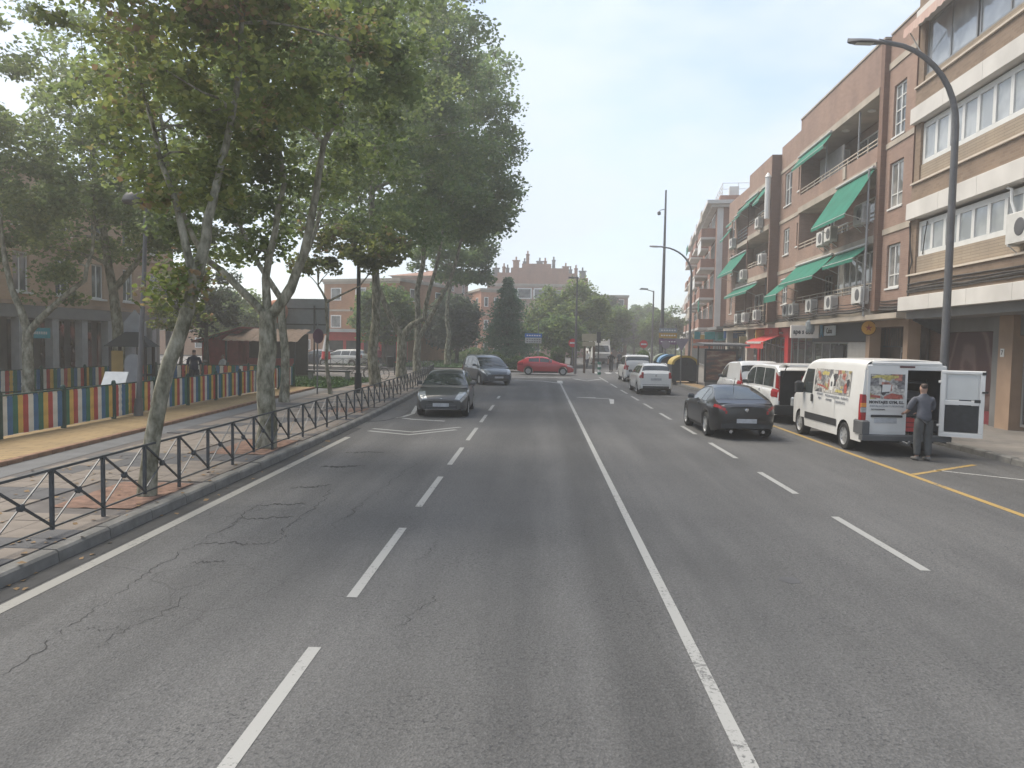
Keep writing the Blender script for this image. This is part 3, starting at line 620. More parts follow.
# C wing s 18.3..24
bk = MB(); bk.box(1.2, 1.4, 18.35, 24, 3.9, 12.3); bk.box(-.25, 6, 18.31, 24.0, 12.4, 13.75); bk.box(-.25, 1.19, 18.31, 18.5, 3.9, 12.1); bk.build('wall', brick_red, b2)
pier = MB(); pier.box(-.26, .3, 18.295, 18.309, 3.9, 13.75); pier.build('pier_shade_face', brick_dark, b2)  # thin dark sheet on the wing's end face, painted shade
sf = MB(); sf.box(-.28, 1.19, 18.51, 24, 12.1, 12.398); sf.build('roof_band', cream_band, b2)
for z in (F2, F3): balcony(b2, 18.51, 23.98, z, -.25)
g = MB(); g.box(-.28, 1.19, 18.51, 23.98, F1-.1, F1+.14); g.build('balcony_slab', cream_band, b2); railing(b2, -.18, 18.55, 23.9, F1+.14, F1+1.1, n=3)
for z in (F1+.15, F2+.15, F3+.15):
    for s, w2 in ((19, 1.3), (21, 2.2)): window(b2, 1.14, s, s+w2, z, z+2.1, 2, frame_w, pane_m, .08, sill=False, name='balcony_door')
awning(b2, 18.6, 20.2, -.3, 12.05, -.9, 11.2, arms=False); awning(b2, 21, 24.5, -.3, 12.05, -.9, 11.4); awning(b2, 20.6, 27.5, -.3, 6.4, -1.0, 5.9)
for s, z in ((19.8, 9.75), (23.6, 6.9), (19.5, 4.05), (22.6, 4.0), (18.7, 7.4)): aircon(b2, -.27, s, z, .85, .62)
# D wing s 24..31.6
ops = [(29.6, 30.4, 4.8, 6.2), (29.6, 30.4, 7.7, 9.2), (29.4, 30.4, 10.4, 11.8)]
w_ = MB(); wall_open(w_, .0, 28.6, 31.6, 3.9, 13.2, ops, .16); w_.quad((.2, 28.6, 3.9), (.2, 31.6, 3.9), (.2, 31.6, 13.1), (.2, 28.6, 13.1)); w_.box(.01, 6, 24.02, 31.6, 13.1, 13.25); w_.box(0.005, .2, 24.02, 28.6, 12.3, 13.09)
w_.box(1.2, 1.4, 24.02, 28.6, 3.9, 12.3); w_.box(.0, 1.19, 28.45, 28.6, 3.9, 12.29); w_.box(.01, 9, 31.5, 31.61, 3.9, 13.2); w_.build('wall', brick_red, b2)
for a, b, c, e in ops: window(b2, .08, a+.02, b-.02, c+.02, e-.02, 1, frame_w, pane_m, .1, (.5,))
for z in (F1, F2, F3):
    g = MB(); g.box(-.03, 1.19, 24.04, 28.44, z-.12, z+.14); g.build('balcony_slab', cream_band, b2); railing(b2, .05, 24.1, 28.4, z+.14, z+1.05, n=4, m=grey_metal)
    window(b2, 1.14, 25, 27.4, z+.15, z+2.2, 2, frame_w, pane_m, .08, sill=False, name='balcony_door')
g = MB(); g.box(-.28, -.2, 24.0, 24.08, 3.9, 12.3); g.build('balcony_divider', brick_dark, b2)
awning(b2, 25, 30.3, -.05, 8.9, -1.0, 7.6); awning(b2, 27.2, 29.2, -.05, 11.8, -.7, 11.2, arms=False); awning(b2, 30.2, 31.4, -.05, 11.2, -.7, 10.4, arms=False)
for s, z in ((28.6, 9.6), (25.2, 6.9), (26.0, 4.0)): aircon(b2, -.02, s, z, .9, .68)
# core, roof and the strip of cables over the shops
g = MB(); g.box(2, 12, .05, 31.4, 3.9, 13.0); g.box(1.5, 12, .04, 31.4, 0, 3.9); g.build('core', brick_dark, b2)
g = MB(); g.box(-.28, .28, .06, 13.4, 3.55, 3.748); g.box(.2, .35, 13.42, 18.2, 3.55, 3.85); g.box(-.2, .28, 18.22, 31.5, 3.55, 3.745); g.build('shop_lintel', cream_band, b2)
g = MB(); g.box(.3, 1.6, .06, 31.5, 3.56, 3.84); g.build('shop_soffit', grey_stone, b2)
g = MB()
for z, r, dd in ((4.05, .035, .03), (4.16, .02, .02), (3.95, .05, .04), (4.28, .02, .02)):
    for s0, s1 in ((.1, 2.5), (3, 13.2), (13.4, 18.2), (18.6, 31)):
        n = 4 if s0 < 2 else 14; dp = .12 if s0 < 2 else (-.3 if s0 < 10 else (.3 if s0 < 15 else -.25 if s0 < 18.6 or s0 > 18.5 else 0))
        g.tube([(dp - dd - .01, s0 + (s1-s0)*i/n, z - .05*math.sin(math.pi*(i % 4)/4) + rnd.uniform(-.015, .015)) for i in range(n+1)], r, 5)
g.build('cable_bundle', cable_m, b2)
# ground floor of the block: portal, shutter, dark shop, pale shop, red shop, columns
G = .75
g = MB(); g.box(G-.25, G+.2, .85, 1.25, 0, 3.3); g.box(G-.25, G+.2, 4.45, 4.85, 0, 3.3); g.box(G-.253, G+.2, .848, 4.852, 3.302, 3.555); g.build('doorway_surround', tan_stone, b2)
g = MB(); g.box(G+.6, G+.7, 1.25, 4.45, 0, 3.3); g.build('doorway_back', mat('lobby_dark', (.10, .075, .06), .6, var=.3), b2)
dr = MB(); dr.box(G+.45, G+.5, 1.5, 3.1, 0, 2.5); d_ = dr.build('entrance_door', frame_g, b2)
for k in range(3): q = MB(); q.quad((G+.447, 1.6+.5*k, .3), (G+.447, 2.0+.5*k, .3), (G+.447, 2.0+.5*k, 2.3), (G+.447, 1.6+.5*k, 2.3)); q.build('pane', shop_glass, d_)
g = MB(); [g.bar((G+.3, 1.4+.22*k, 2.55), (G+.3, 1.4+.22*k + .1*math.sin(k), 3.25), .012) for k in range(14)]; g.box(G+.28, G+.32, 1.3, 4.4, 2.5, 2.55); g.build('door_grille', rail_metal, b2)
g = MB(); g.box(G-.02, G+.1, 4.87, 7.5, 0, 2.7)
for k in range(17): g.box(G-.035, G-.021, 4.9, 7.48, .08+.155*k, .2+.155*k)
g.build('roller_shutter', shutter_m, b2)
g = MB(); g.box(G-.1, G+.12, 4.87, 12.5, 2.72, 3.545); g.build('shop_fascia', mat('fascia_dark', (.02, .026, .034), .5, var=.15), b2)
window(b2, G, 7.6, 12.4, .25, 2.7, 4, frame_g, shop_glass, .07, sill=False, name='shop_window')
dr = MB(); dr.box(G-.03, G-.002, 8.1, 9.2, 0, 2.55); dr.build('shop_door', black_plastic, b2)
window(b2, G, 12.6, 16.6, .3, 3.0, 3, frame_g, shop_glass, .08, sill=False, name='shop_window')
g = MB(); g.box(G-.02, G+.12, 12.5, 16.7, 3.02, 3.55); g.build('shop_fascia', cream_band, b2)
redp = mat('shop_red', (.55, .035, .04), .45, var=.12)
g = MB(); g.box(G-.12, G+.1, 16.75, 17.5, 0, 3.55); g.box(G-.12, G+.1, 17.502, 24, 3.0, 3.55); g.box(G-.1, G+.1, 23.6, 24, 0, 2.99); g.build('red_shopfront', redp, b2)
window(b2, G, 17.55, 23.5, .1, 2.98, 5, frame_g, shop_glass, .08, sill=False, name='shop_window')
a = awning(b2, 17.9, 22.5, G-.12, 3.2, -.5, 2.72, awn_red, .42, sag=.02)
g = MB(); g.box(-.53, -.512, 18.4, 22, 2.6, 2.68); g.build('awning_stripe', frame_w, a)
for s in (24.2, 30.9): g = MB(); g.box(0, .45, s, s+.45, 0, 3.545); g.build('column', mat('column_cream', (.46, .42, .36), .8, var=.12), b2)
window(b2, G, 24.7, 30.8, .2, 3.3, 5, frame_g, shop_glass, .08, sill=False, name='shop_window')
# flue pipe, drain pipes
g = MB(); g.bar((-.32, 3.06, 3.7), (-.32, 3.06, 9.5), .05, 8); g.build('drain_pipe', frame_g, b2)
g = MB(); g.bar((-.4, 18.2, 3.7), (-.4, 18.2, 6.5), .05, 8); g.build('drain_pipe', cable_m, b2)
g = MB(); g.lathe([(.16, 10.0), (.16, 12.4), (.2, 12.45), (.05, 12.7)], (-.45, 18.35, 0), 2, 12); g.build('flue_pipe', white_pl, b2)

# --- the near grey-beige block with white bands
b1 = thing('gallery_block', 'grey beige brick apartment block with white bands and glazed galleries', 'building', (13.03, 27.75, .05), -FA)
S0, S1 = -15.0, -.06
g = MB()
for z0, z1 in ((4.3, 5.0), (7.56, 8.2), (10.85, 11.52), (14.2, 15.6)): g.box(0, 1.2, S0, S1, z0, z1)
g.box(1.22, 10, S0, S1, 3.6, 15.5); g.box(.05, 1.21, S1-.42, S1-.004, 5.0, 14.2); g.build('wall', brick_beige, b1)
g = MB(); g.quad((0, S1+.004, 3.85), (9, S1+.004, 3.85), (9, S1+.004, 15.6), (0, S1+.004, 15.6)); g.build('side_wall', brick_dark, b1)  # return face in the darker brick, its shade put into the colour
wb = []
for z0, z1, d in ((3.78, 4.26, -.3), (6.98, 7.55, -.16), (10.3, 10.84, -.16), (13.72, 14.2, -.1)):
    k = S1; first = True
    while k > S0:                                   # rendered panels butted along the band
        a = max(S0, k - 2.35); g = MB(); g.cbox(d, 1.21, a+.006, k-.006, z0, z1-.004, .01); g.build('white_panel', white_band, b1); k = a
for z in (4.95, 8.14, 11.47): g = MB(); g.box(-.07, 1.2, S0, S1-.01, z+.052, z+.11); g.build('ledge', mat('ledge_cream', (.55, .48, .40), .8, var=.1), b1)
for z0, z1 in ((5.062, 5.66), (8.252, 8.82), (11.582, 11.86)): g = MB(); g.box(.1, .25, S0, S1-.2, z0, z1); g.build('parapet', clap, b1)
k = S1 - .45
for fl, (z0, z1) in enumerate(((5.66, 6.86), (8.82, 10.24))):
    s = S1 - .42; n = 0
    while s > S0 + 1:
        m_ = 7 if n == 0 else 5
        window(b1, .14, s - .9*m_, s, z0, z1, m_, frame_w, pane_sky, .17, sill=False, name='glazed_gallery'); s -= .9*m_ + .12; n += 1
s = S1 - .4
while s > S0 + 1.5: window(b1, .14, s-3.3, s, 11.86, 13.7, 2, frame_g, pane_sky, .08, sill=False, name='glazed_gallery'); s -= 3.42
g = MB(); P = []
for i in range(120):
    s = S1 - .1 - i*.12; P.append([(-.05, s, 13.9), (-.55, s, 13.55), (-.57, s, 13.28 - .07*abs(math.sin(i*.9)))])
g.grid(P); g.build('striped_awning', None or brick_mat('awning_stripe_pink', (.50, .35, .30), (.55, .42, .36), (.42, .26, .22), .22, 5, .15), b1)
g = MB(); g.bar((-.5, S1-.3, 13.5), (.1, S1-.3, 12.5), .02, 6); g.bar((.1, S1-.25, 11.9), (.1, S1-.25, 13.6), .035, 6); g.build('awning_arm', frame_w, b1)
aircon(b1, .08, -7.6, 5.3, 1.0, .8); g = MB(); g.tube([(.1, -6.5, 5.9), (.02, -6.3, 6.5), (.0, -6.3, 6.85), (0.0, -6.1, 6.92)], .04, 6); g.build('air_hose', white_pl, b1)
g = MB()
for z, r in ((4.42, .03), (4.5, .04), (4.6, .02), (4.72, .025)):
    g.tube([(-.03, S1-.1-(i*1.0), z + rnd.uniform(-.03, .03)) for i in range(14)], r, 5)
g.build('cable_bundle', cable_m, b1)
g = MB(); g.tube([(-.02, -.2, 4.3), (-.03, -.25, 5.2), (.02, -.3, 5.5), (-.03, -.2, 6.2), (-.03, -.12, 6.9)], .025, 6); g.tube([(.11, -.9, 5.7), (.11, -1.0, 6.3), (.11, -1.15, 6.8)], .02, 5); g.build('drain_pipe', cable_m, b1)
# ground floor
g = MB(); g.box(.0, 1.6, S0, S1, 3.5, 3.775); g.build('shop_lintel', grey_stone, b1)
g = MB(); g.box(1.3, 1.5, -3.5, -.06, 3.05, 3.5); g.box(1.3, 1.5, -.35, -.06, 0, 3.05); g.box(1.3, 1.5, S0, -4.75, 2.9, 3.5); g.build('shop_lintel', grey_stone, b1)
g = MB(); g.box(1.2, 1.7, -4.0, -3.5, 0, 3.5); g.build('pillar', grey_stone, b1)
g = MB(); g.box(1.1, 1.6, -4.75, -4.004, 0, 3.5); g.build('pillar', tan_stone, b1)
q = MB(); q.box(1.085, 1.098, -4.35, -4.15, 2.25, 2.5); q.build('house_number', frame_w, b1)
text('7', .2, MATS['old_cable'], b1, (1.08, -4.25, 2.375), (R(90), 0, R(-90)), 'numeral')
# dark shutter with faded swirl painting, red edge
m, t, n, l, b = nodes('mural'); tc = n.new('ShaderNodeTexCoord'); wv = n.new('ShaderNodeTexWave'); wv.wave_type = 'RINGS'; wv.rings_direction = 'SPHERICAL'; wv.inputs['Scale'].default_value = .55; wv.inputs['Distortion'].default_value = 7; wv.inputs['Detail'].default_value = 3; wv.inputs['Detail Scale'].default_value = .8
mpn = n.new('ShaderNodeMapping'); mpn.inputs['Location'].default_value = (0, 1.9, -1.8); l.new(tc.outputs['Object'], mpn.inputs[0]); l.new(mpn.outputs[0], wv.inputs[0])
r_ = n.new('ShaderNodeValToRGB'); e = r_.color_ramp.elements; e[0].color = (.075, .035, .035, 1); e[0].position = .55; e[1].color = (.15, .10, .09, 1); e[1].position = .97; x = e.new(.82); x.color = (.10, .055, .05, 1); l.new(wv.outputs[0], r_.inputs[0]); l.new(r_.outputs[0], b.inputs['Base Color']); b.inputs['Roughness'].default_value = .6
g = MB(); g.box(1.42, 1.5, -3.4, -.36, .03, 3.04)
for k in range(25): g.box(1.405, 1.419, -3.38, -.38, .06+.119*k, .165+.119*k)
g.build('painted_shutter', m, b1)
g = MB(); g.box(1.36, 1.44, -3.5, -3.4, .03, 2.5); g.box(1.38, 1.404, -3.38, -.4, .0, .5); g.build('shutter_edge', mat('faded_red', (.22, .04, .05), .6, var=.3), b1)
window(b1, 1.4, -9, -4.8, .2, 2.85, 3, frame_g, shop_glass, .08, sill=False, name='shop_window')
g = MB(); g.box(1.25, 1.6, -15, -9.02, 0, 3.5); g.build('pillar', grey_stone, b1)
g = MB(); g.add([(.1, -.5, 3.5), (1.3, -.5, 3.5), (1.3, -.5, 2.9)], [(0, 1, 2)]); g.add([(.1, -.42, 3.5), (1.3, -.42, 3.5), (1.3, -.42, 2.9)], [(0, 1, 2)]); g.bar((.1, -.46, 3.47), (1.3, -.46, 2.9), .05); g.build('bracket', rail_metal, b1)

# --- six storey pinkish block further on, and the paler one behind
a8 = R(8)
b3 = thing('tall_block', 'tall pinkish brick apartment block with rows of white edged balconies', 'building', (14.9, 66, .13), -a8)
g = MB(); g.box(0, 14, 0, 33, 3.6, 14.1); g.build('wall', brick_pink, b3)
g = MB(); g.box(-.5, 14.5, -.4, 33.4, 14.1, 14.32); g.box(-.9, 14.9, -.7, 33.8, 14.322, 14.62); g.build('cornice', white_band, b3)
g = MB(); g.box(.2, 14, .2, 32.8, 14.622, 15.15); g.build('roof_parapet', brick_pink, b3)
railing(b3, .4, .4, 32, 15.15, 16.2, frame_w, 3, 1.6, 'roof_railing')
g = MB(); [g.bar((.4 + i*1.3, .4, 15.15), (.4 + i*1.3, .4, 16.2), .03) for i in range(10)]; [g.bar((.4, .4, z), (13, .4, z), .025) for z in (15.7, 16.2)]; g.box(1, 1.8, .8, 1.6, 15.2, 16.0); g.build('roof_railing', frame_w, b3)
g = MB(); g.box(0.0, .5, -.05, -.002, 3.6, 14.09); g.build('corner_strip', white_band, b3)
for fl in range(4):
    z = 3.7 + 2.62*fl
    for s in (1.2, 9.0, 16.8, 24.6):
        q = MB(); q.box(-1.25, -.002, s, s+4.8, z, z+.2); q.build('balcony_slab', white_band, b3)
        q = MB(); q.box(-1.2, -1.1, s+.05, s+4.75, z+.202, z+.95); q.box(-1.1, -.002, s+.05, s+.15, z+.202, z+.95); q.build('balcony_parapet', brick_pink, b3)
        window(b3, -.05, s+.6, s+4.2, z+.25, z+2.3, 3, frame_w, pane_m, .12, sill=False, name='balcony_door')
        if rnd.random() < .6: q = MB(); q.box(-1.22, -1.18, s+.1, s+rnd.uniform(1.5, 4.6), z+1.6, z+2.55); q.build('balcony_blind', rnd.choice([awn_green, frame_w, cream_band]), b3)
    for s in (6.9, 14.7, 22.5): window(b3, -.05, s, s+1.2, z+1, z+2.3, 1, frame_w, pane_m, .12)
g = MB(); g.box(-.4, 14, .02, 33, 3.2, 3.598); g.build('shop_canopy', grey_stone, b3)
g = MB(); g.box(.1, 14, .05, 33, 0, 3.198); g.build('shop_wall', mat('shop_wall', (.20, .18, .17), .7, var=.3), b3)
for k in range(7): window(b3, .04, .5+4.6*k, 4.6+4.6*k, .3, 2.5, 3, frame_g, shop_glass, .1, sill=False, name='shop_window')
# low shop wing between the two blocks
lw = thing('low_shop', 'low grey shop wing with a teal fascia between the brick blocks', 'building', (14.7, 60.2, .13), -R(5))
g = MB(); g.box(0, 8, 0, 5.6, 0, 3.6); g.build('wall', grey_stone, lw)
g = MB(); g.box(-.9, 8.2, -.1, 5.5, 3.602, 3.85); g.build('roof', grey_stone, lw); window(lw, -.06, .4, 5.2, .3, 2.6, 4, frame_g, shop_glass, .1, sill=False, name='shop_window')
g = MB(); g.box(-.2, -.002, .1, 5.4, 2.75, 3.5); g.build('fascia', mat('teal_fascia', (.02, .17, .19), .5, var=.15), lw)
b4 = thing('far_block', 'pale terracotta apartment block far down the street beyond the tall pinkish one', 'building', (21.3, 106, .0), -R(9))
g = MB(); g.box(0, 14, 0, 40, 0, 10.6); g.build('wall', brick_pink, b4)
g = MB(); g.box(-.4, 14, -.3, 40, 10.602, 11); g.build('cornice', white_band, b4)
for fl in range(3):
    for k in range(8):
        q = MB(); q.box(-1, -.002, .8+5*k, 4+5*k, 3.5+2.4*fl, 3.7+2.4*fl); q.box(-1, -.92, .8+5*k, 4+5*k, 3.702+2.4*fl, 4.5+2.4*fl); q.build('balcony', white_band, b4)
        window(b4, -.05, 1.2+5*k, 3.6+5*k, 3.8+2.4*fl, 5.6+2.4*fl, 2, frame_w, pane_m, .15, sill=False)

# ------------------------------------------------------------------ vehicles (local y forward, x right, z up)
def lerp(a, b, t): return a + (b - a) * t
def curve(pts, x):
    if x <= pts[0][0]: return pts[0][1]
    for i in range(len(pts) - 1):
        if x <= pts[i+1][0]:
            x0, y0 = pts[i]; x1, y1 = pts[i+1]; h = x1 - x0; t = (x - x0) / h
            m0 = (y1 - y0) / h if i == 0 else (y1 - pts[i-1][1]) / (x1 - pts[i-1][0])
            m1 = (y1 - y0) / h if i == len(pts)-2 else (pts[i+2][1] - y0) / (pts[i+2][0] - x0)
            return (2*t**3-3*t*t+1)*y0 + (t**3-2*t*t+t)*h*m0 + (-2*t**3+3*t*t)*y1 + (t**3-t*t)*h*m1
    return pts[-1][1]
def lin(pts, x):
    if x <= pts[0][0]: return pts[0][1]
    for (a, b), (c, d) in zip(pts, pts[1:]):
        if x <= c: return lerp(b, d, (x - a) / (c - a))
    return pts[-1][1]
def paint(name, c, rough=.28, var=.06, metal=0.): return mat('paint_' + name, c, rough, metal, var=var, scale=2, spec=.5, coat=.6)
WHEELS = {}
def wheel_mesh(r, w_, style):
    k = (round(r, 3), style)
    if k not in WHEELS:
        t = MB(); t.lathe([(r*.66, -w_/2), (r*.93, -w_/2), (r, -w_*.36), (r, w_*.36), (r*.93, w_/2), (r*.66, w_/2)], (0, 0, 0), 0, 24, False)
        tm = t.mesh('tyre', black_m, 40)
        q = MB(); q.lathe([(r*.66, w_*.50), (r*.66, w_*.46), (r*.62, w_*.44), (r*.58, w_*.30), (r*.02, w_*.33)], (0, 0, 0), 0, 20, False); q.lathe([(r*.17, w_*.2), (r*.17, w_*.47), (r*.1, w_*.50)], (0, 0, 0), 0, 10)
        ns = 5 if style == 'five' else 9
        for i in range(ns):
            a = 6.2832*i/ns; c, s = math.cos(a), math.sin(a); hw = r*(.10 if ns == 5 else .055)
            q.add([(w_*.46, c*r*.14 - s*hw, s*r*.14 + c*hw), (w_*.46, c*r*.14 + s*hw, s*r*.14 - c*hw), (w_*.42, c*r*.61 + s*hw*1.3, s*r*.61 - c*hw*1.3), (w_*.42, c*r*.61 - s*hw*1.3, s*r*.61 + c*hw*1.3)], [(0, 1, 2, 3)])
        WHEELS[k] = (tm, q.mesh('rim', [alloy], 40), )
    return WHEELS[k]
def add_wheels(root, r, w_, track, ys, style='five', z=None):
    for y in ys:
        for sd in (-1, 1):
            tm, rm = wheel_mesh(r, w_, style)
            o = link('wheel', tm, root, (sd*track/2, y, z or r)); 
            if sd < 0: o.rotation_euler = (0, 0, math.pi)
            d = link('rim', rm, o)
def vehicle(name, label, cat, loc, rz, s, pm, group=None):
    """s: spec with L, W, deck, roof, cab (x range of the cabin), belt etc. x runs from the nose back"""
    root = thing(name, label, cat, loc, rz, group); L, W = s['L'], s['W']; r = s.get('r', .31)
    xf, xr = s['xf'], s['xr']; sill = s.get('sill', .2); ar = r + .055
    def plan(x): return W/2 * curve(s.get('plan', [(0, .74), (.12, .86), (.45, .965), (1.1, 1), (L-1.0, 1), (L-.35, .965), (L-.08, .90), (L, .84)]), x)
    def bottom(x):
        z = sill + .09*max(0, 1 - x/.4) + .12*max(0, 1 - (L-x)/.45)
        for c in (xf, xr):
            if abs(x - c) < ar: z = max(z, r + math.sqrt(ar*ar - (x-c)**2))
        return z
    def deck(x): return curve(s['deck'], x)
    def PL(x, v, off=0.):
        w_, zb, zd = plan(x), bottom(x), deck(x); h = zd - zb
        C = [(w_*.93, zb), (w_*.985, zb + .16*h), (w_*1.0, zb + .48*h), (w_*.985, zd - min(.10, h*.3)), (w_*.935, zd - .012), (w_*.6, zd + .02), (0, zd + .035)]
        t = v * 6; i = min(5, int(t)); t -= i
        p = (lerp(C[i][0], C[i+1][0], t), lerp(C[i][1], C[i+1][1], t)); d = (C[i+1][1]-C[i][1], -(C[i+1][0]-C[i][0])); dl = math.hypot(*d) + 1e-9
        return (p[0] + d[0]/dl*off, L/2 - x, p[1] + d[1]/dl*off)
    xs = sorted({*[L*i/26 for i in range(27)], .04, .1, .2, L-.05, L-.12, *[c + ar*math.sin(R(a)) for c in (xf, xr) for a in range(-90, 91, 18)], *[c + sgn*(ar+.004) for c in (xf, xr) for sgn in (-1, 1)]})
    vs = [i/12 for i in range(13)]
    b = MB(); G_ = []
    for x in xs:
        h = [PL(x, v) for v in vs]; G_.append(h + [(-p[0], p[1], p[2]) for p in h[-2::-1]])
    b.grid(G_); b.add(G_[0], [tuple(range(len(G_[0])))]); b.add(G_[-1], [tuple(range(len(G_[-1])))])
    body = b.build('body', pm, root, smooth=38)
    f = MB(); f.grid([[(-plan(x)*.9, L/2-x, bottom(x)+.02), (plan(x)*.9, L/2-x, bottom(x)+.02)] for x in xs]); f.build('underside', black_m, root)
    def patch(fn, x0, x1, v0, v1, nx_=6, nv=4, side=1, off=.006, taper=None):
        P = []
        for i in range(nx_+1):
            x = lerp(x0, x1, i/nx_); row = []
            for j in range(nv+1):
                q = fn(x, lerp(v0, v1, j/nv), off); row.append((q[0]*side, q[1], q[2]))
            P.append(row)
        return P
    # cabin
    c0, c3 = s['cab']; wr = s.get('roofw', .76); rnd_ = s.get('round', .72)
    def PC(x, v, off=0.):
        zt = curve(s['roof'], x); zb = deck(x) - .03; zt = max(zt, zb + .01); wb = plan(x)*.945; h = zt - zb; hmax = s['H'] - zb
        k = min(1, h / hmax); wt = lerp(wb, W/2*wr, k)
        if v < .6:
            t = v/.6; p = (lerp(wb, wt, t**1.15), zb + (h - .07*k)*t); d = (1, .28)
        else:
            t = (v - .6)/.4; a = t*math.pi/2; ex = 2/ (2 + s.get('box', .8))
            cx = wt * (1 - t) ** .55 if False else wt*math.cos(a)**ex; p = (cx, zb + h - .07*k + .07*k*math.sin(a)**ex + .02*k*t); d = (.35*math.cos(a), 1)
        dl = math.hypot(*d); return (p[0] + d[0]/dl*off, L/2 - x, p[1] + d[1]/dl*off)
    cx_ = sorted({*[lerp(c0, c3, i/22) for i in range(23)]}); cv = [i/12*.6 for i in range(12)] + [.6 + .4*i/10 for i in range(11)]
    b = MB(); G_ = []
    for x in cx_: h = [PC(x, v) for v in cv]; G_.append(h + [(-p[0], p[1], p[2]) for p in h[-2::-1]])
    b.grid(G_); b.add(G_[-1], [tuple(range(len(G_[-1])))]); b.build('roof', s.get('roof_mat', pm), root, smooth=40)
    # glazing
    w0, w1 = s['wind']; b = MB()
    h = [[PC(x, v, .006) for v in [.66 + .34*k/6 for k in range(7)]] for x in [lerp(w0, w1, i/6) for i in range(7)]]
    b.grid([r_ + [(-q[0], q[1], q[2]) for q in r_[-2::-1]] for r_ in h]); ws = b.build('windshield', car_glass, root, smooth=60)
    wp = MB(); wp.bar((.1, h[0][6][1]+.0, h[0][6][2]+.02), (.55, h[1][3][1], h[1][3][2]+.02), .012); wp.bar((-.5, h[0][6][1], h[0][6][2]+.02), (.0, h[1][3][1], h[1][3][2]+.03), .012); wp.build('wiper', black_plastic, ws)
    if 'rearw' in s:
        r0, r1 = s['rearw']; b = MB()
        h = [[PC(x, v, .006) for v in [.67 + .33*k/6 for k in range(7)]] for x in [lerp(r0, r1, i/6) for i in range(7)]]
        b.grid([r_ + [(-q[0], q[1], q[2]) for q in r_[-2::-1]] for r_ in h]); b.build('rear_window', car_glass, root, smooth=60)
    for sd in (-1, 1):
        for a, e in s['side']:
            b = MB(); b.grid(patch(PC, a, e, .06, .55, 8, 5, sd)); b.build('side_window', car_glass, root, smooth=60)
        for a, e in s['doors']:
            b = MB(); b.grid(patch(PL, a, e, .10, .64, 8, 6, sd, .004)); d_ = b.build('door', pm, root, smooth=50)
            q = PL(e - .12, .52, .02); hm = MB(); hm.cbox(q[0]*sd - .02, q[0]*sd + .02, q[1] - .0, q[1] + .17, q[2]-.015, q[2]+.02, .006); hm.build('handle', s.get('trim', pm), d_)
        q = PC(s['side'][0][0] + .18, .05, .0); m_ = MB(); m_.cbox(min(sd*(q[0]+.02), sd*(q[0]+.20)), max(sd*(q[0]+.02), sd*(q[0]+.20)), q[1]-.04, q[1]+.06, q[2]+.02, q[2]+.15, .035); o = m_.build('mirror', s.get('mirror', pm), root)
        g_ = MB(); g_.quad((sd*(q[0]+.04), q[1]-.042, q[2]+.035), (sd*(q[0]+.185), q[1]-.042, q[2]+.035), (sd*(q[0]+.185), q[1]-.042, q[2]+.112), (sd*(q[0]+.04), q[1]-.042, q[2]+.112)); g_.build('mirror_glass', car_glass, o)
        b = MB(); hx = s.get('headl', (.1, .62)); b.grid(patch(PL, .02, hx[1]*.72, .50, .80, 6, 5, sd, .008)); hd = b.build('headlight', lamp_clear, root, smooth=60)
        tx = s.get('taill', (L-.42, L-.03)); b = MB(); tv = s.get('tailv', (.42, .66)); b.grid(patch(PL, tx[0], tx[1], tv[0], tv[1], 5, 5, sd, .009)); 
        tz0, tz1 = s.get('tailz', (.68, .90)); xo = plan(L)*.99
        b.cbox(min(sd*xo, sd*(xo-s.get('tailw', .28))), max(sd*xo, sd*(xo-s.get('tailw', .28))), -L/2-.012, -L/2+.05, tz0, tz1, .02)
        tl = b.build('taillight', lamp_red, root)
        if s.get('tall_tail'):
            a0, a1 = s['tall_tail']; b = MB(); b.grid(patch(PC, L-.2, L-.015, .05, .5, 3, 5, sd, .008)); q0, q1 = PC(L-.01, .03), PC(L-.01, .5)
            b.add([(sd*(q0[0]+.01), q0[1]-.02, q0[2]), (sd*(q0[0]-.15), q0[1]-.02, q0[2]), (sd*(q1[0]-.13), q1[1]-.02, q1[2]), (sd*(q1[0]+.01), q1[1]-.02, q1[2])], [(0, 1, 2, 3)]); b.build('taillight', lamp_red, root)
        b = MB(); b.grid(patch(PL, xf + ar + .06, xr - ar - .06, .0, .13, 4, 2, sd, .008)); b.build('sill_trim', s.get('sillm', black_plastic), root)
    # nose and tail fittings
    zn = s['deck'][0][1]
    b = MB(); b.cbox(-W*.30, W*.30, L/2-.02, L/2+.006, .27, .27 + (zn-.27)*.45, .02); gr = b.build('grille', black_plastic, root)
    b = MB(); b.cbox(-W*.24, W*.24, L/2-.01, L/2+.008, zn-.07, zn-.015, .008); o = b.build('upper_grille', black_plastic, gr); b = MB(); b.box(-W*.30, W*.30, L/2+.008, L/2+.014, zn-.012, zn-.002); b.box(-W*.33, W*.33, L/2+.0, L/2+.012, .255, .268); b.build('chrome_strip', chrome, gr)
    for sd in (-1, 1): b = MB(); b.lathe([(.05, 0), (.055, .012), (.02, .016)], (sd*W*.345, L/2 - .03, .40), 1, 10); b.build('fog_lamp', lamp_clear, root)
    b = MB()
    for k in range(3): z = .30 + k*.05; b.box(-W*.28, W*.28, L/2+.007, L/2+.012, z, z+.012)
    b.build('grille_bar', grey_metal, gr)
    b = MB(); b.cbox(-.26, .26, L/2+.007, L/2+.022, zn-.20, zn-.09, .004); b.build('number_plate', plate_m, root)
    b = MB(); b.lathe([(.05, 0), (.055, .012), (.02, .02)], (0, L/2 - .03, zn + .02), 1, 12); b.build('badge', chrome, root)
    pz = s.get('platez', .5); b = MB(); b.cbox(-.26, .26, -L/2-.022, -L/2-.006, pz, pz+.11, .004); b.build('number_plate', plate_m, root)
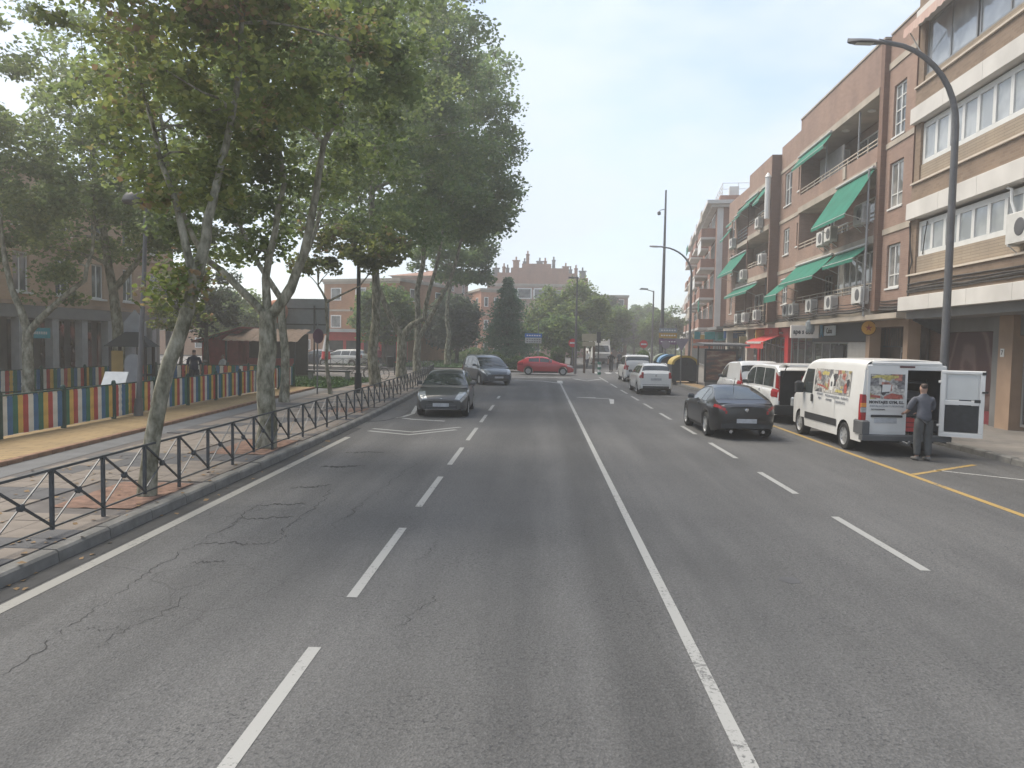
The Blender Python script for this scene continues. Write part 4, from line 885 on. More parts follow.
    b = MB(); b.box(-W*.37, W*.37, -L/2-.012, -L/2, sill+.12, sill+.24); b.build('bumper_insert', black_plastic, root)
    b = MB(); b.lathe([(.035, 0), (.05, .012), (.02, .02)], (0, -L/2 - .02, s.get('badgez', .82)), 1, 12); b.build('badge', chrome, root)
    if s.get('seam', True): b = MB(); z = s.get('seamz', .58); b.box(-plan(L)*.9, plan(L)*.9, -L/2-.006, -L/2, z, z+.015); b.build('tailgate_seam', black_m, root)
    add_wheels(root, r, .21, W - .24, (L/2 - xf, L/2 - xr), s.get('rim', 'five'))
    if s.get('antenna'): x, = s['antenna']; q = PC(x, 1.); b = MB(); b.bar(q, (q[0], q[1]-.14, q[2]+.22), .009); b.build('antenna', black_plastic, root)
    if s.get('rails'):
        for sd in (-1, 1):
            P = [PC(x, .72, .05) for x in [lerp(s['rails'][0], s['rails'][1], k/6) for k in range(7)]]; b = MB(); b.tube([(sd*p[0], p[1], p[2]) for p in P], .018, 6); b.build('roof_rail', s.get('railm', grey_metal), root)
    return root, PC, PL
HATCH = dict(L=4.05, W=1.72, H=1.46, roofw=.68, xf=.80, xr=3.27, r=.30, deck=[(0, .56), (.12, .68), (.5, .80), (1.1, .92), (1.6, .955), (3.2, .98), (3.9, .95), (4.05, .90)],
    roof=[(.95, .92), (1.75, 1.35), (2.2, 1.45), (2.9, 1.45), (3.45, 1.38), (3.98, .98)], cab=(.95, 4.0), wind=(1.08, 1.72), rearw=(3.5, 3.92), side=[(1.5, 2.38), (2.45, 3.3)], doors=[(1.25, 2.38), (2.42, 3.25)], headl=(.10, .70))
charcoal = paint('charcoal', (.05, .053, .056)); navy = paint('slate', (.055, .068, .085)); redc = paint('red', (.42, .02, .03)); blackc = paint('black', (.013, .013, .015)); whitec = paint('white', (.66, .66, .65)); silver = paint('silver', (.36, .37, .38))
vehicle('hatchback', 'dark charcoal hatchback driving towards the camera in the left lane', 'car', (-3.2, 26.35, 0), math.pi + .02, HATCH, charcoal)
MPV = dict(L=4.5, W=1.83, H=1.66, xf=.9, xr=3.63, r=.32, deck=[(0, .60), (.12, .72), (.5, .86), (1.0, .98), (1.5, 1.02), (3.6, 1.05), (4.35, 1.0), (4.5, .92)],
    roof=[(.75, .96), (1.7, 1.48), (2.3, 1.64), (3.2, 1.65), (3.95, 1.56), (4.45, 1.02)], cab=(.75, 4.47), wind=(.9, 1.85), rearw=(4.0, 4.38), side=[(1.45, 2.45), (2.52, 3.35), (3.4, 3.95)], doors=[(1.3, 2.45), (2.5, 3.4)], headl=(.10, .9), rails=(2.0, 3.9))
vehicle('people_carrier', 'dark slate people carrier turning into the road behind the charcoal hatchback', 'car', (-3.15, 44.9, 0), math.pi + .40, MPV, navy)
RED = dict(HATCH, L=4.25, H=1.39, xr=3.42, deck=[(0, .56), (.12, .68), (.5, .80), (1.1, .92), (1.6, .96), (3.3, 1.0), (4.1, .96), (4.25, .90)], roof=[(1.05, .94), (1.95, 1.30), (2.4, 1.38), (3.0, 1.36), (3.6, 1.28), (4.18, .98)], cab=(1.05, 4.2), wind=(1.2, 1.9), rearw=(3.7, 4.1), side=[(1.65, 2.55), (2.62, 3.4)], doors=[(1.35, 2.55), (2.6, 3.4)])
vehicle('hatchback', 'red hatchback crossing the junction side on', 'car', (.45, 58.2, 0), -math.pi/2, RED, redc)
COUPE = dict(L=4.45, W=1.78, plan=[(0, .66), (.12, .80), (.45, .95), (1.1, 1), (3.4, 1), (3.95, .96), (4.25, .86), (4.40, .74), (4.45, .64)], H=1.38, xf=.88, xr=3.5, r=.33, deck=[(0, .54), (.12, .66), (.5, .78), (1.2, .88), (1.7, .91), (3.2, .95), (4.0, .96), (4.35, .93), (4.45, .86)],
    roof=[(1.25, .90), (2.05, 1.30), (2.5, 1.375), (2.95, 1.365), (3.5, 1.22), (4.25, .97)], cab=(1.25, 4.28), wind=(1.4, 2.05), rearw=(3.15, 4.0), side=[(1.75, 2.75), (2.82, 3.35)], doors=[(1.4, 2.85)], tailz=(.70, .79), tailw=.05, taill=(4.12, 4.448), tailv=(.50, .645), platez=.46, badgez=.80, antenna=(3.05,), roofw=.62, seamz=.53)
cp_, PCc, _ = vehicle('coupe', 'black coupe with a sloping rear window in the lane beside the vans', 'car', (5.46, 22.35, 0), 0.01, COUPE, blackc)
m_ = MB()
for sx in (-.42, .42): m_.lathe([(.045, -.0), (.05, .1), (.035, .1)], (sx, -2.30, .24), 1, 12)
m_.build('exhaust_tip', chrome, cp_)
WAGON = dict(L=4.45, W=1.73, roofw=.68, H=1.51, xf=.85, xr=3.6, r=.31, deck=[(0, .58), (.12, .7), (.5, .84), (1.1, .96), (1.6, 1.0), (3.5, 1.03), (4.35, 1.0), (4.45, .94)],
    roof=[(1.0, .96), (1.8, 1.38), (2.3, 1.48), (3.3, 1.50), (4.05, 1.46), (4.42, 1.05)], cab=(1.0, 4.44), wind=(1.12, 1.78), rearw=(4.12, 4.36), side=[(1.5, 2.5), (2.56, 3.35), (3.4, 4.0)], doors=[(1.3, 2.5), (2.54, 3.4)], tailz=(.82, 1.12), tailw=.11, taill=(4.28, 4.43), tailv=(.46, .7), rails=(2.0, 4.1), railm=whitec, platez=.72, badgez=.96, rim='nine', mirror=black_plastic, seamz=.50)
vehicle('estate_car', 'white estate car driving away, nearest car ahead in the right lane', 'car', (5.72, 39.6, 0), .0, WAGON, whitec)
VANL = dict(L=4.4, W=1.76, H=1.72, xf=.85, xr=3.55, r=.32, deck=[(0, .62), (.12, .76), (.5, .92), (1.0, 1.04), (1.4, 1.08), (3.5, 1.10), (4.3, 1.08), (4.4, 1.02)],
    roof=[(.8, 1.0), (1.65, 1.54), (2.2, 1.70), (3.4, 1.72), (4.15, 1.68), (4.38, 1.12)], cab=(.8, 4.39), wind=(.95, 1.7), rearw=(4.18, 4.34), side=[(1.4, 2.4), (2.46, 3.3), (3.36, 4.0)], doors=[(1.25, 2.4), (2.44, 3.35)], roofw=.84, box=2.2, tall_tail=(1.1, 1.6), tailz=(.80, 1.1), tailw=.12, platez=.62, badgez=.95, mirror=black_plastic, rim='nine', seamz=.5)
vehicle('light_van', 'white light van farthest ahead in the right lane before the junction', 'van', (6.35, 51.6, 0), .0, VANL, whitec)
SV = dict(VANL, L=4.35, H=1.82, side=[(1.35, 2.2)], doors=[(1.25, 2.25), (2.4, 3.3)], rearw=(4.17, 4.33), xr=3.5); SV.update(cab=(.8, 4.34), roof=[(.8, 1.0), (1.65, 1.6), (2.2, 1.79), (3.4, 1.82), (4.12, 1.78), (4.33, 1.12)], deck=[(0, .62), (.12, .76), (.5, .92), (1.0, 1.04), (1.4, 1.08), (3.5, 1.10), (4.25, 1.08), (4.35, 1.02)])
vehicle('small_van', 'small white panel van parked in front of the open people mover', 'van', (8.95, 33.2, 0), .0, SV, whitec)
VITO = dict(L=4.75, W=1.90, H=1.90, xf=.9, xr=3.95, r=.33, deck=[(0, .64), (.12, .80), (.5, .98), (.95, 1.08), (1.4, 1.12), (3.8, 1.14), (4.65, 1.12), (4.75, 1.08)],
    roof=[(.75, 1.06), (1.65, 1.72), (2.2, 1.88), (3.4, 1.90), (4.5, 1.87), (4.73, 1.70)], cab=(.75, 4.74), wind=(.9, 1.7), side=[(1.35, 2.3), (2.36, 3.35), (3.42, 4.4)], doors=[(1.2, 2.32), (2.36, 3.3)], roofw=.86, box=2.4, tall_tail=(1.1, 1.6), tailz=(.75, 1.15), tailw=.14, platez=.52, badgez=.7, mirror=black_plastic, rim='nine', seam=False)
v, PCv, PLv = vehicle('people_mover', 'white people mover parked with its tailgate raised behind the big white van', 'van', (8.5, 27.05, 0), .0, VITO, whitec)
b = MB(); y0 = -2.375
b.box(-.76, .76, y0-.03, y0-.004, .62, 1.72); b.build('boot_shade_panel', mat('boot_shade', (.02, .02, .022), .9, var=.3), v)  # dark panel on the closed rear, painted shade of the boot interior
b = MB(); b.box(-.3, .05, y0-.05, y0-.031, .72, 1.0); b.build('cargo_box', mat('box_grey', (.3, .3, .31), .8, var=.2), v)
b = MB(); b.box(-.1, .2, y0-.045, y0-.031, 1.38, 1.56); b.build('cargo_cloth', mat('cloth_red', (.2, .03, .05), .9, var=.2), v)
b = MB(); b.extr([(y0+.05, 1.86), (y0-.55, 1.98), (y0-1.0, 1.93), (y0-1.0, 1.88), (y0-.55, 1.92), (y0+.05, 1.80)], 0, -.80, .80); tg = b.build('tailgate', whitec, v)
b = MB(); b.box(-.7, .7, y0-.95, y0-.35, 1.955, 1.962) if False else b.add([(-.68, y0-.05, 1.805), (.68, y0-.05, 1.805), (.68, y0-.9, 1.885), (-.68, y0-.9, 1.885)], [(0, 1, 2, 3)]); b.build('tailgate_window', car_glass, tg)
b = MB(); b.bar((-.7, y0, 1.5), (-.72, y0-.5, 1.88), .014); b.bar((.7, y0, 1.5), (.72, y0-.5, 1.88), .014); b.build('gas_strut', black_plastic, tg)
b = MB(); b.cbox(-.93, .93, y0-.12, y0-.001, .32, .62, .03); b.build('bumper', black_plastic, v)

# --- the big white delivery van, right rear door open
VX, VY, VRZ = 8.48, 20.42, .012
dv = thing('delivery_van', 'white delivery van with product pictures and one rear door wide open', 'van', (VX, VY, 0), VRZ)
L, W, H = 5.0, 1.98, 2.2; xf, xr, r = .95, 4.02, .335; ar = .40
vanw = mat('van_white', (.68, .68, .665), .35, var=.07, scale=1.4, spec=.5, coat=.3, dirt=(.60, .59, .57))
top = [(0, .84), (.1, 1.0), (.35, 1.18), (.68, 1.34), (.8, 1.42), (1.22, 1.98), (1.42, 2.12), (1.9, 2.21), (4.2, 2.25), (5.0, 2.22)]
planv = [(0, .80), (.15, .9), (.5, .97), (1.2, 1.0), (5.0, 1.0)]
def vb(x):
    z = .30
    for c in (xf, xr):
        if abs(x-c) < ar: z = max(z, r + math.sqrt(ar*ar - (x-c)**2))
    return z
def PV(x, t, off=0.):     # t 0..1 sill to roof edge (side), 1..2 over the roof to the centre
    w_ = W/2*curve(planv, x); zt = curve(top, x); zb = vb(x); rr = .16 if zt > 1.7 else .12
    zt_ = zt - rr
    if t <= 1:
        z = lerp(zb, zt_, t); k = max(0, (z - 1.1)/1.1); return (w_ - .085*k**1.3 - .03*max(0, .5-z) + off, L/2-x, z)
    a = (t-1)*math.pi/2; k = max(0, (zt_-1.1)/1.1); wt = w_ - .085*k**1.3
    if t <= 1.5: a = (t-1)/.5*math.pi/2; return (wt - rr + rr*math.cos(a) + off*math.cos(a), L/2-x, zt_ + rr*math.sin(a)*.85 + off*math.sin(a))
    u = (t-1.5)/.5; return ((wt-rr)*(1-u), L/2-x, zt_ + rr*.85 + .15*rr*math.sin(u*math.pi/2) + off)
xs = sorted({*[L*i/30 for i in range(31)], .04, .1, .2, *[c + ar*math.sin(R(a)) for c in (xf, xr) for a in range(-90, 91, 18)], *[c + q*(ar+.004) for c in (xf, xr) for q in (-1, 1)]})
ts = [i/10 for i in range(11)] + [1 + .5*i/5 for i in range(1, 6)] + [1.75, 2.0]
b = MB(); G_ = []
for x in xs: h = [PV(x, t) for t in ts]; G_.append(h + [(-p[0], p[1], p[2]) for p in h[-2::-1]])
b.grid(G_); b.add(G_[0], [tuple(range(len(G_[0])))]); b.build('body', vanw, dv, smooth=35)
dark_in = mat('cargo_dark', (.035, .036, .04), .85, var=.3); b = MB(); x0, x1, y0, y1, z0, z1 = -.885, .885, -2.46, .35, .56, 1.98
b.quad((x0,y0,z0),(x1,y0,z0),(x1,y1,z0),(x0,y1,z0)); b.quad((x0,y1,z0),(x1,y1,z0),(x1,y1,z1),(x0,y1,z1)); b.quad((x0,y0,z0),(x0,y1,z0),(x0,y1,z1),(x0,y0,z1)); b.quad((x1,y0,z0),(x1,y1,z0),(x1,y1,z1),(x1,y0,z1)); b.quad((x0,y0,z1),(x1,y0,z1),(x1,y1,z1),(x0,y1,z1))
b.build('cargo_hold', dark_in, dv)
b = MB(); b.box(-.72, .72, -2.45, 2.1, .30, .36); b.build('underside', black_m, dv)
yr = -L/2
b = MB()      # frame round the rear doorway
b.box(-.93, -.83, yr-.004, yr+.08, .5, 2.0); b.box(.83, .93, yr-.004, yr+.08, .5, 2.0); b.cbox(-.905, .905, yr-.03, yr+.1, 2.0, 2.12, .03); b.cbox(-.80, .80, yr-.028, yr+.12, 2.118, 2.215, .05)
b.add([(-1.005, yr, .5), (-.93, yr, .5), (-.93, yr, 2.05), (-.935, yr, 2.05), (-1.0, yr, 1.2)], [(0, 1, 2, 3, 4)]); b.add([(1.005, yr, .5), (.93, yr, .5), (.93, yr, 2.05), (.935, yr, 2.05), (1.0, yr, 1.2)], [(0, 1, 2, 3, 4)])
b.build('rear_frame', vanw, dv)
b = MB(); b.box(-.17, .17, yr-.05, yr-.031, 2.055, 2.095); b.build('brake_light', mat('lamp_dark_red', (.08, .01, .012), .3, var=.1), dv)
for sd in (-1, 1):
    b = MB(); P = []
    for k in range(8):
        z = lerp(.82, 1.42, k/7); x_ = 1.0 - .085*max(0, (z-1.1)/1.1)**1.3; wd = .16 if k < 6 else .16 - .05*(k-5)
        P.append([(sd*(x_+.012), yr+.12, z), (sd*(x_+.012), yr-.022, z), (sd*(x_-wd), yr-.022, z), (sd*(x_-wd), yr+.0, z)])
    b.grid(P); tl = b.build('taillight', lamp_red, dv, smooth=40)
    b = MB(); x_ = 1.0; b.cbox(min(sd*(x_+.014), sd*(x_-.12)), max(sd*(x_+.014), sd*(x_-.12)), yr-.03, yr+.02, 1.0, 1.12, .01); b.build('reversing_lamp', lamp_clear, tl)
    b = MB(); b.cbox(min(sd*(x_+.014), sd*(x_-.12)), max(sd*(x_+.014), sd*(x_-.12)), yr-.031, yr+.02, 1.125, 1.22, .01); b.build('indicator', lamp_amber, tl)
# closed left rear door
b = MB(); b.box(-.90, .015, yr-.045, yr-.005, .50, 2.0); ld = b.build('rear_door', vanw, dv)
b = MB(); b.box(-.86, -.03, yr-.052, yr-.046, 1.05, 1.94); b.box(-.86, -.03, yr-.052, yr-.046, .56, .98); b.build('door_panel', vanw, ld)
b = MB(); b.cbox(-.80, -.08, yr-.075, yr-.052, .90, .955, .01); b.build('door_handle', black_plastic, ld)
b = MB(); b.box(-.72, -.2, yr-.064, yr-.053, .76, .88); b.build('number_plate', plate_m, ld)
def collage(name, seed):
    m, t, n, l, b_ = nodes(name); tc = n.new('ShaderNodeTexCoord'); mp = n.new('ShaderNodeMapping'); mp.inputs['Scale'].default_value = (1, 1, 1.15); mp.inputs['Location'].default_value = (seed, seed*1.7, seed*.3); l.new(tc.outputs['Object'], mp.inputs[0])
    v = n.new('ShaderNodeTexVoronoi'); v.distance = 'CHEBYCHEV'; v.inputs['Scale'].default_value = 4.6; v.inputs['Randomness'].default_value = .9; l.new(mp.outputs[0], v.inputs['Vector'])
    sp = n.new('ShaderNodeSeparateColor'); l.new(v.outputs['Color'], sp.inputs[0]); r = n.new('ShaderNodeValToRGB'); r.color_ramp.interpolation = 'CONSTANT'; e = r.color_ramp.elements
    e[0].color = (.10, .10, .11, 1); e[1].position = .84; e[1].color = (.40, .17, .14, 1)
    for p, c in ((.12, (.42, .42, .41)), (.28, (.20, .20, .215)), (.42, (.55, .54, .52)), (.58, (.30, .30, .30)), (.70, (.06, .06, .07)), (.76, (.5, .5, .48)), (.95, (.40, .35, .18))): x = e.new(p); x.color = (*c, 1)
    l.new(sp.outputs[0], r.inputs[0])
    z = n.new('ShaderNodeTexNoise'); z.inputs['Scale'].default_value = 13; z.inputs['Detail'].default_value = 4; l.new(mp.outputs[0], z.inputs[0]); r2 = n.new('ShaderNodeValToRGB'); r2.color_ramp.elements[0].position = .35; r2.color_ramp.elements[1].position = .62; r2.color_ramp.elements[0].color = (.35, .35, .35, 1); r2.color_ramp.elements[1].color = (1.25, 1.2, 1.15, 1); l.new(z.outputs[0], r2.inputs[0])
    x = n.new('ShaderNodeMix'); x.data_type = 'RGBA'; x.blend_type = 'MULTIPLY'; x.inputs[0].default_value = .9; l.new(r.outputs[0], x.inputs[6]); l.new(r2.outputs[0], x.inputs[7]); l.new(x.outputs[2], b_.inputs['Base Color']); b_.inputs['Roughness'].default_value = .25; return m
pic1, pic2 = collage('picture_film', 1.3), collage('picture_film_rear', 4.1)
ylw, rdm = mat('print_yellow', (.50, .42, .14), .35, var=.45, scale=22), mat('print_red', (.40, .11, .085), .35, var=.45, scale=22)
ink = mat('print_ink', (.05, .05, .055), .6, var=0); ink2 = mat('print_faint', (.30, .31, .33), .6, var=0)
b = MB(); b.quad((-.84, yr-.057, 1.32), (-.05, yr-.057, 1.32), (-.05, yr-.057, 1.90), (-.84, yr-.057, 1.90)); pf = b.build('rear_picture', pic2, ld, recalc=False)
def blob(pts, m, y, par, name):
    b = MB(); b.add([(p[0], y, p[1]) for p in pts], [tuple(range(len(pts)))]); b.build(name, m, par, recalc=False)
blob([(-.82, 1.83), (-.7, 1.88), (-.2, 1.87), (-.2, 1.82), (-.35, 1.79), (-.4, 1.74), (-.5, 1.77), (-.6, 1.82), (-.8, 1.80)], ylw, yr-.060, pf, 'print_patch')
blob([(-.83, 1.42), (-.6, 1.40), (-.6, 1.34), (-.83, 1.36)], rdm, yr-.060, pf, 'print_patch'); blob([(-.52, 1.38), (-.35, 1.46), (-.1, 1.42), (-.08, 1.34), (-.52, 1.33)], rdm, yr-.060, pf, 'print_patch')
blob([(-.57, 1.48), (-.38, 1.50), (-.36, 1.66), (-.56, 1.66)], frame_w, yr-.061, pf, 'print_patch')
up = (R(90), 0, 0)
text('MONTAJES GYM, S.L.', .088, ink, ld, (-.45, yr-.058, 1.245), up, bold=.003); text('INSTALACION Y MONTAJE', .066, ink2, ld, (-.44, yr-.058, 1.155), up); text('DE PERSIANAS', .05, ink, ld, (-.80, yr-.058, 1.075), up, align='LEFT')
# open right rear door, swung right round
od = link('rear_door', None, dv, (.70, yr-.09, 0)); od.rotation_euler = (0, 0, R(-26))
b = MB(); b.box(.04, .92, -.03, .03, .50, 2.02); 
od2 = b.build('door_shell', vanw, od)
b = MB()
for a0, a1, c0_, c1_ in ((.05, .91, .50, .60), (.05, .91, 1.95, 2.01), (.05, .14, .603, 1.947), (.82, .91, .603, 1.947), (.143, .817, 1.24, 1.34)): b.cbox(a0, a1, -.075, -.032, c0_, c1_, .01)
b.build('door_frame', vanw, od2)
b = MB(); q = [(.18, 1.40), (.2, 1.36), (.76, 1.36), (.78, 1.40), (.78, 1.86), (.72, 1.92), (.24, 1.92), (.18, 1.86)]; b.extr(q, 1, -.05, -.031); b.build('inner_panel', mat('panel_pale', (.55, .56, .55), .5, var=.06), od2)
b = MB(); b.cbox(.15, .81, -.07, -.031, .62, 1.225, .012); b.box(.42, .66, -.072, -.04, 1.227, 1.36); b.box(.72, .84, -.08, -.06, 1.30, 1.37); b.build('trim_board', mat('trim_black', (.03, .032, .036), .75, var=.3, scale=10), od2)
b = MB(); b.box(.86, .98, -.09, -.055, 1.52, 1.56); b.box(.85, .93, -.085, -.03, 1.93, 2.0); b.build('door_latch', black_plastic, od2)
b = MB(); b.bar((.0, -.02, 1.75), (.06, -.03, 1.75), .03, 6); b.bar((.0, -.02, .75), (.06, -.03, .75), .03, 6); b.build('hinge', vanw, od2)
# rear bumper, step, towbar, load
b = MB(); b.cbox(-1.02, 1.02, yr-.16, yr+.04, .36, .50, .03); b.cbox(-1.025, -.86, yr-.15, yr+.34, .502, .82, .03); b.cbox(.86, 1.025, yr-.15, yr+.34, .502, .82, .03); b.build('bumper', mat('bumper_grey', (.085, .088, .092), .65, var=.15), dv)
b = MB(); b.bar((-.12, yr-.1, .36), (.0, yr-.28, .30), .03, 6); b.lathe([(.02, .3), (.04, .33), (.035, .37), (.01, .39)], (.0, yr-.28, 0), 2, 10); b.tube([(.08, yr-.2, .35), (.16, yr-.25, .28), (.22, yr-.2, .33)], .018, 6); b.build('towbar', grey_metal, dv)
# side: picture film, lettering panel, rub strip, windows, mirror, fuel flap, sliding door seams
def side_patch(name, xa, xb, za, zb, m, off, par, sd=-1, n=8, slant=0.):
    b = MB(); P = []
    for i in range(n+1):
        row = []
        for j in range(5):
            z = lerp(za, zb, j/4); x = lerp(xa + slant*(j/4), xb, i/n); w_ = W/2*curve(planv, x) - .085*max(0, (z-1.1)/1.1)**1.3 - .03*max(0, .5-z); row.append((sd*(w_+off), L/2-x, z))
        P.append(row)
    b.grid(P); return b.build(name, m, par, smooth=60)
for sd in (-1, 1):
    dr = side_patch('cab_door', 1.0, 1.98, .52, 1.20, vanw, .006, dv, sd)
    wn = side_patch('side_window', 1.0, 1.88, 1.24, 1.90, car_glass, .010, dv, sd, slant=.36)
    b = MB(); q = W/2 + .012; b.cbox(min(sd*q, sd*(q+.03)), max(sd*q, sd*(q+.03)), L/2-1.96, L/2-1.86, 1.02, 1.22, .01); b.build('handle', black_plastic, dr)
    side_patch('sliding_door', 2.05, 3.42, .50, 1.30, vanw, .006, dv, sd); side_patch('rub_strip', 1.38, 3.58, .52, .70, black_plastic, .014, dv, sd)
    b = MB(); b.cbox(min(sd*1.03, sd*1.23), max(sd*1.03, sd*1.23), L/2-1.30, L/2-1.16, 1.22, 1.55, .06); b.bar((sd*.95, L/2-1.2, 1.3), (sd*1.06, L/2-1.23, 1.35), .03); mr = b.build('mirror', black_plastic, dv)
    b = MB(); b.quad((sd*1.06, L/2-1.302, 1.26), (sd*1.21, L/2-1.302, 1.26), (sd*1.21, L/2-1.302, 1.48), (sd*1.06, L/2-1.302, 1.48)); b.build('mirror_glass', car_glass, mr)
    b = MB(); b.cbox(min(sd*.62, sd*.93), max(sd*.62, sd*.93), L/2-.16, L/2+.0, .74, 1.0, .03); b.build('headlight', lamp_clear, dv)
pc = side_patch('side_picture', 2.0, 4.28, 1.32, 1.93, pic1, .012, dv)
def sblob(pts, m, off, name):
    b = MB(); b.add([(-(W/2 - .085*max(0, (z-1.1)/1.1)**1.3 + off), L/2-x, z) for x, z in pts], [tuple(range(len(pts)))]); b.build(name, m, pc, recalc=False)
sblob([(2.45, 1.83), (2.6, 1.88), (2.95, 1.85), (2.9, 1.76), (2.7, 1.78), (2.5, 1.76)], ylw, .016, 'print_patch'); sblob([(2.2, 1.52), (2.6, 1.50), (2.95, 1.43), (2.95, 1.40), (2.5, 1.46), (2.2, 1.485)], rdm, .016, 'print_patch'); sblob([(3.95, 1.38), (3.92, 1.55), (4.02, 1.64), (4.1, 1.55), (4.1, 1.38)], rdm, .016, 'print_patch'); sblob([(3.4, 1.37), (3.45, 1.44), (3.85, 1.43), (3.85, 1.37)], ylw, .016, 'print_patch')
sblob([(3.05, 1.40), (3.0, 1.65), (3.15, 1.84), (3.3, 1.66), (3.25, 1.4)], frame_w, .018, 'print_patch'); sblob([(3.1, 1.5), (3.1, 1.62), (3.2, 1.62), (3.2, 1.5)], ink, .020, 'print_patch')
pl = (R(90), 0, R(-90)); xx = -(W/2 + .014)
for body_, x_, z_ in (('PERSIANAS', 2.45, 1.26), ('TOLDOS', 2.97, 1.25), ('MOSQUITERAS', 3.45, 1.24), ('VENTANAS', 4.02, 1.24), ('REJAS', 2.45, 1.15), ('MOTORES', 3.05, 1.14), ('CERRAMIENTOS', 3.75, 1.13)):
    text(body_, .085, ink2, pc, (xx, L/2-x_, z_), pl)
b = MB(); h = []
for i in range(7):
    x = lerp(.82, 1.24, i/6); p = PV(x, 1.5, .012); h.append([(p[0]*u*.94, p[1], p[2] + .012 + (1-u*u)*.02) for u in (-1, -.6, -.2, .2, .6, 1)])
b.grid(h); b.build('windshield', car_glass, dv, smooth=60)
b = MB(); b.cbox(-.75, .75, L/2-.02, L/2+.03, .32, .66, .03); b.build('grille', black_plastic, dv)
add_wheels(dv, r, .23, W - .24, (L/2 - xf, L/2 - xr), 'nine')
ct = tag(link('crate', None, None, (VX+.17, VY-2.28, .565), 0), 'red plastic crate at the edge of the open van load floor', 'crate')
redp2 = mat('crate_red', (.50, .05, .05), .5, var=.15); b = MB()
for z in (0, .11, .22): b.box(-.17, .17, -.14, -.12, z+.004, z+.085); b.box(-.17, .17, .12, .14, z+.004, z+.085); b.box(-.17, -.15, -.119, .119, z+.004, z+.085); b.box(.15, .17, -.119, .119, z+.004, z+.085)
b.box(-.17, .17, -.14, .14, -.003, .003); [b.box(sx*.165-.015, sx*.165+.015, sy*.135-.015, sy*.135+.015, .003, .31) for sx in (-1, 1) for sy in (-1, 1)]; b.build('basket', redp2, ct)
b = MB(); b.box(-.14, .14, -.11, .11, .01, .25); b.build('contents', mat('crate_load', (.3, .05, .05), .8, var=.3), ct)
b = MB(); b.box(-.3, .3, -.05, .05, 0, .5); b.box(-.28, -.24, -.3, .3, .0, .9)
sh = tag(link('tool_rack', None, None, (VX+.6, VY-1.2, .565)), 'dark tool rack inside the open van', 'rack')
b = MB(); [b.bar((x, y, 0), (x, y, 1.2), .02) for x in (-.25, .25) for y in (-.6, .6)]; b.build('rack_frame', grey_metal, sh)
for z in (.3, .7, 1.1): b = MB(); b.box(-.27, .27, -.62, .62, z, z+.03); b.build('shelf', grey_metal, sh)
b = MB(); b.box(-.2, .2, -.55, -.1, .335, .6); b.box(-.2, .15, -.5, .3, .735, .9); b.build('tool_box', mat('tool_grey', (.12, .12, .13), .6, var=.3), sh)

# ------------------------------------------------------------------ trees
bark_plane = bark_mat('bark_plane', (.10, .095, .065), (.21, .20, .15), (.36, .34, .27), 7.)
bark_dark = bark_mat('bark_dark', (.05, .045, .038), (.08, .07, .06), (.12, .105, .09))
leaf_plane = leaf_mat('leaf_plane', (.055, .088, .033), (.098, .143, .05), (.175, .215, .075))
leaf_dry = leaf_mat('leaf_plane_dry', (.06, .088, .028), (.11, .15, .04), (.20, .22, .065), .06)
leaf_deep = leaf_mat('leaf_deep', (.042, .08, .030), (.074, .125, .042), (.13, .18, .058))
leaf_dark = leaf_mat('leaf_dark', (.028, .042, .032), (.045, .062, .045), (.07, .095, .055))
leaf_conifer = leaf_mat('leaf_conifer', (.045, .09, .055), (.075, .135, .08), (.12, .175, .10))
leaf_light = leaf_mat('leaf_light', (.045, .08, .025), (.085, .13, .04), (.15, .19, .06))
leaf_hedge = leaf_mat('leaf_hedge', (.03, .06, .02), (.055, .10, .03), (.10, .15, .045))
def leaf_mesh(name, C, size, m, seed, up=.5, detail=1, squash=1.):
    """C: N x 3 leaf centres. Every leaf is its own small folded blade."""
    r = np.random.default_rng(seed); N_ = len(C)
    nrm = r.normal(size=(N_, 3)); nrm[:, 2] = np.abs(nrm[:, 2]) + up; nrm /= np.linalg.norm(nrm, axis=1)[:, None]
    t = r.normal(size=(N_, 3)); t -= nrm * (t*nrm).sum(1)[:, None]; t /= np.linalg.norm(t, axis=1)[:, None]; b = np.cross(nrm, t)
    s = (size * r.uniform(.6, 1.3, N_))[:, None]
    if detail == 2:   # five-cornered blade
        prof = [(-.5, 0, 0), (-.12, .5, .08), (.22, .36, .05), (.55, 0, -.06), (.22, -.36, .05), (-.12, -.5, .08)]
        polys = [(0, 1, 2, 3), (0, 3, 4, 5)]
    else: prof = [(-.5, 0, 0), (.05, .42, .07), (.55, 0, -.05), (.05, -.42, .07)]; polys = [(0, 1, 2, 3)]
    k = len(prof); V = np.empty((N_, k, 3))
    for i, (a, c, d) in enumerate(prof): V[:, i] = C + s*(a*t + c*b*squash + d*nrm)
    me = bpy.data.meshes.new(name); me.vertices.add(N_*k); me.vertices.foreach_set('co', V.astype(np.float32).ravel())
    F = np.concatenate([(np.arange(N_)[:, None]*k + np.array(p)[None, :]) for p in polys], 1).reshape(-1)
    nf = N_*len(polys); me.loops.add(nf*4); me.loops.foreach_set('vertex_index', F.astype(np.int32)); me.polygons.add(nf)
    me.polygons.foreach_set('loop_start', np.arange(nf, dtype=np.int32)*4); me.materials.append(m); me.update(calc_edges=True); return me
def wob(P, amp, sd):
    r = random.Random(sd); out = [P[0]]
    for a, b in zip(P, P[1:]):
        a, b = Vector(a), Vector(b); d = (b-a).length
        m_ = (a+b)/2 + Vector((r.uniform(-1, 1), r.uniform(-1, 1), r.uniform(-.4, .4)))*amp*d; out += [m_, b]
    return out
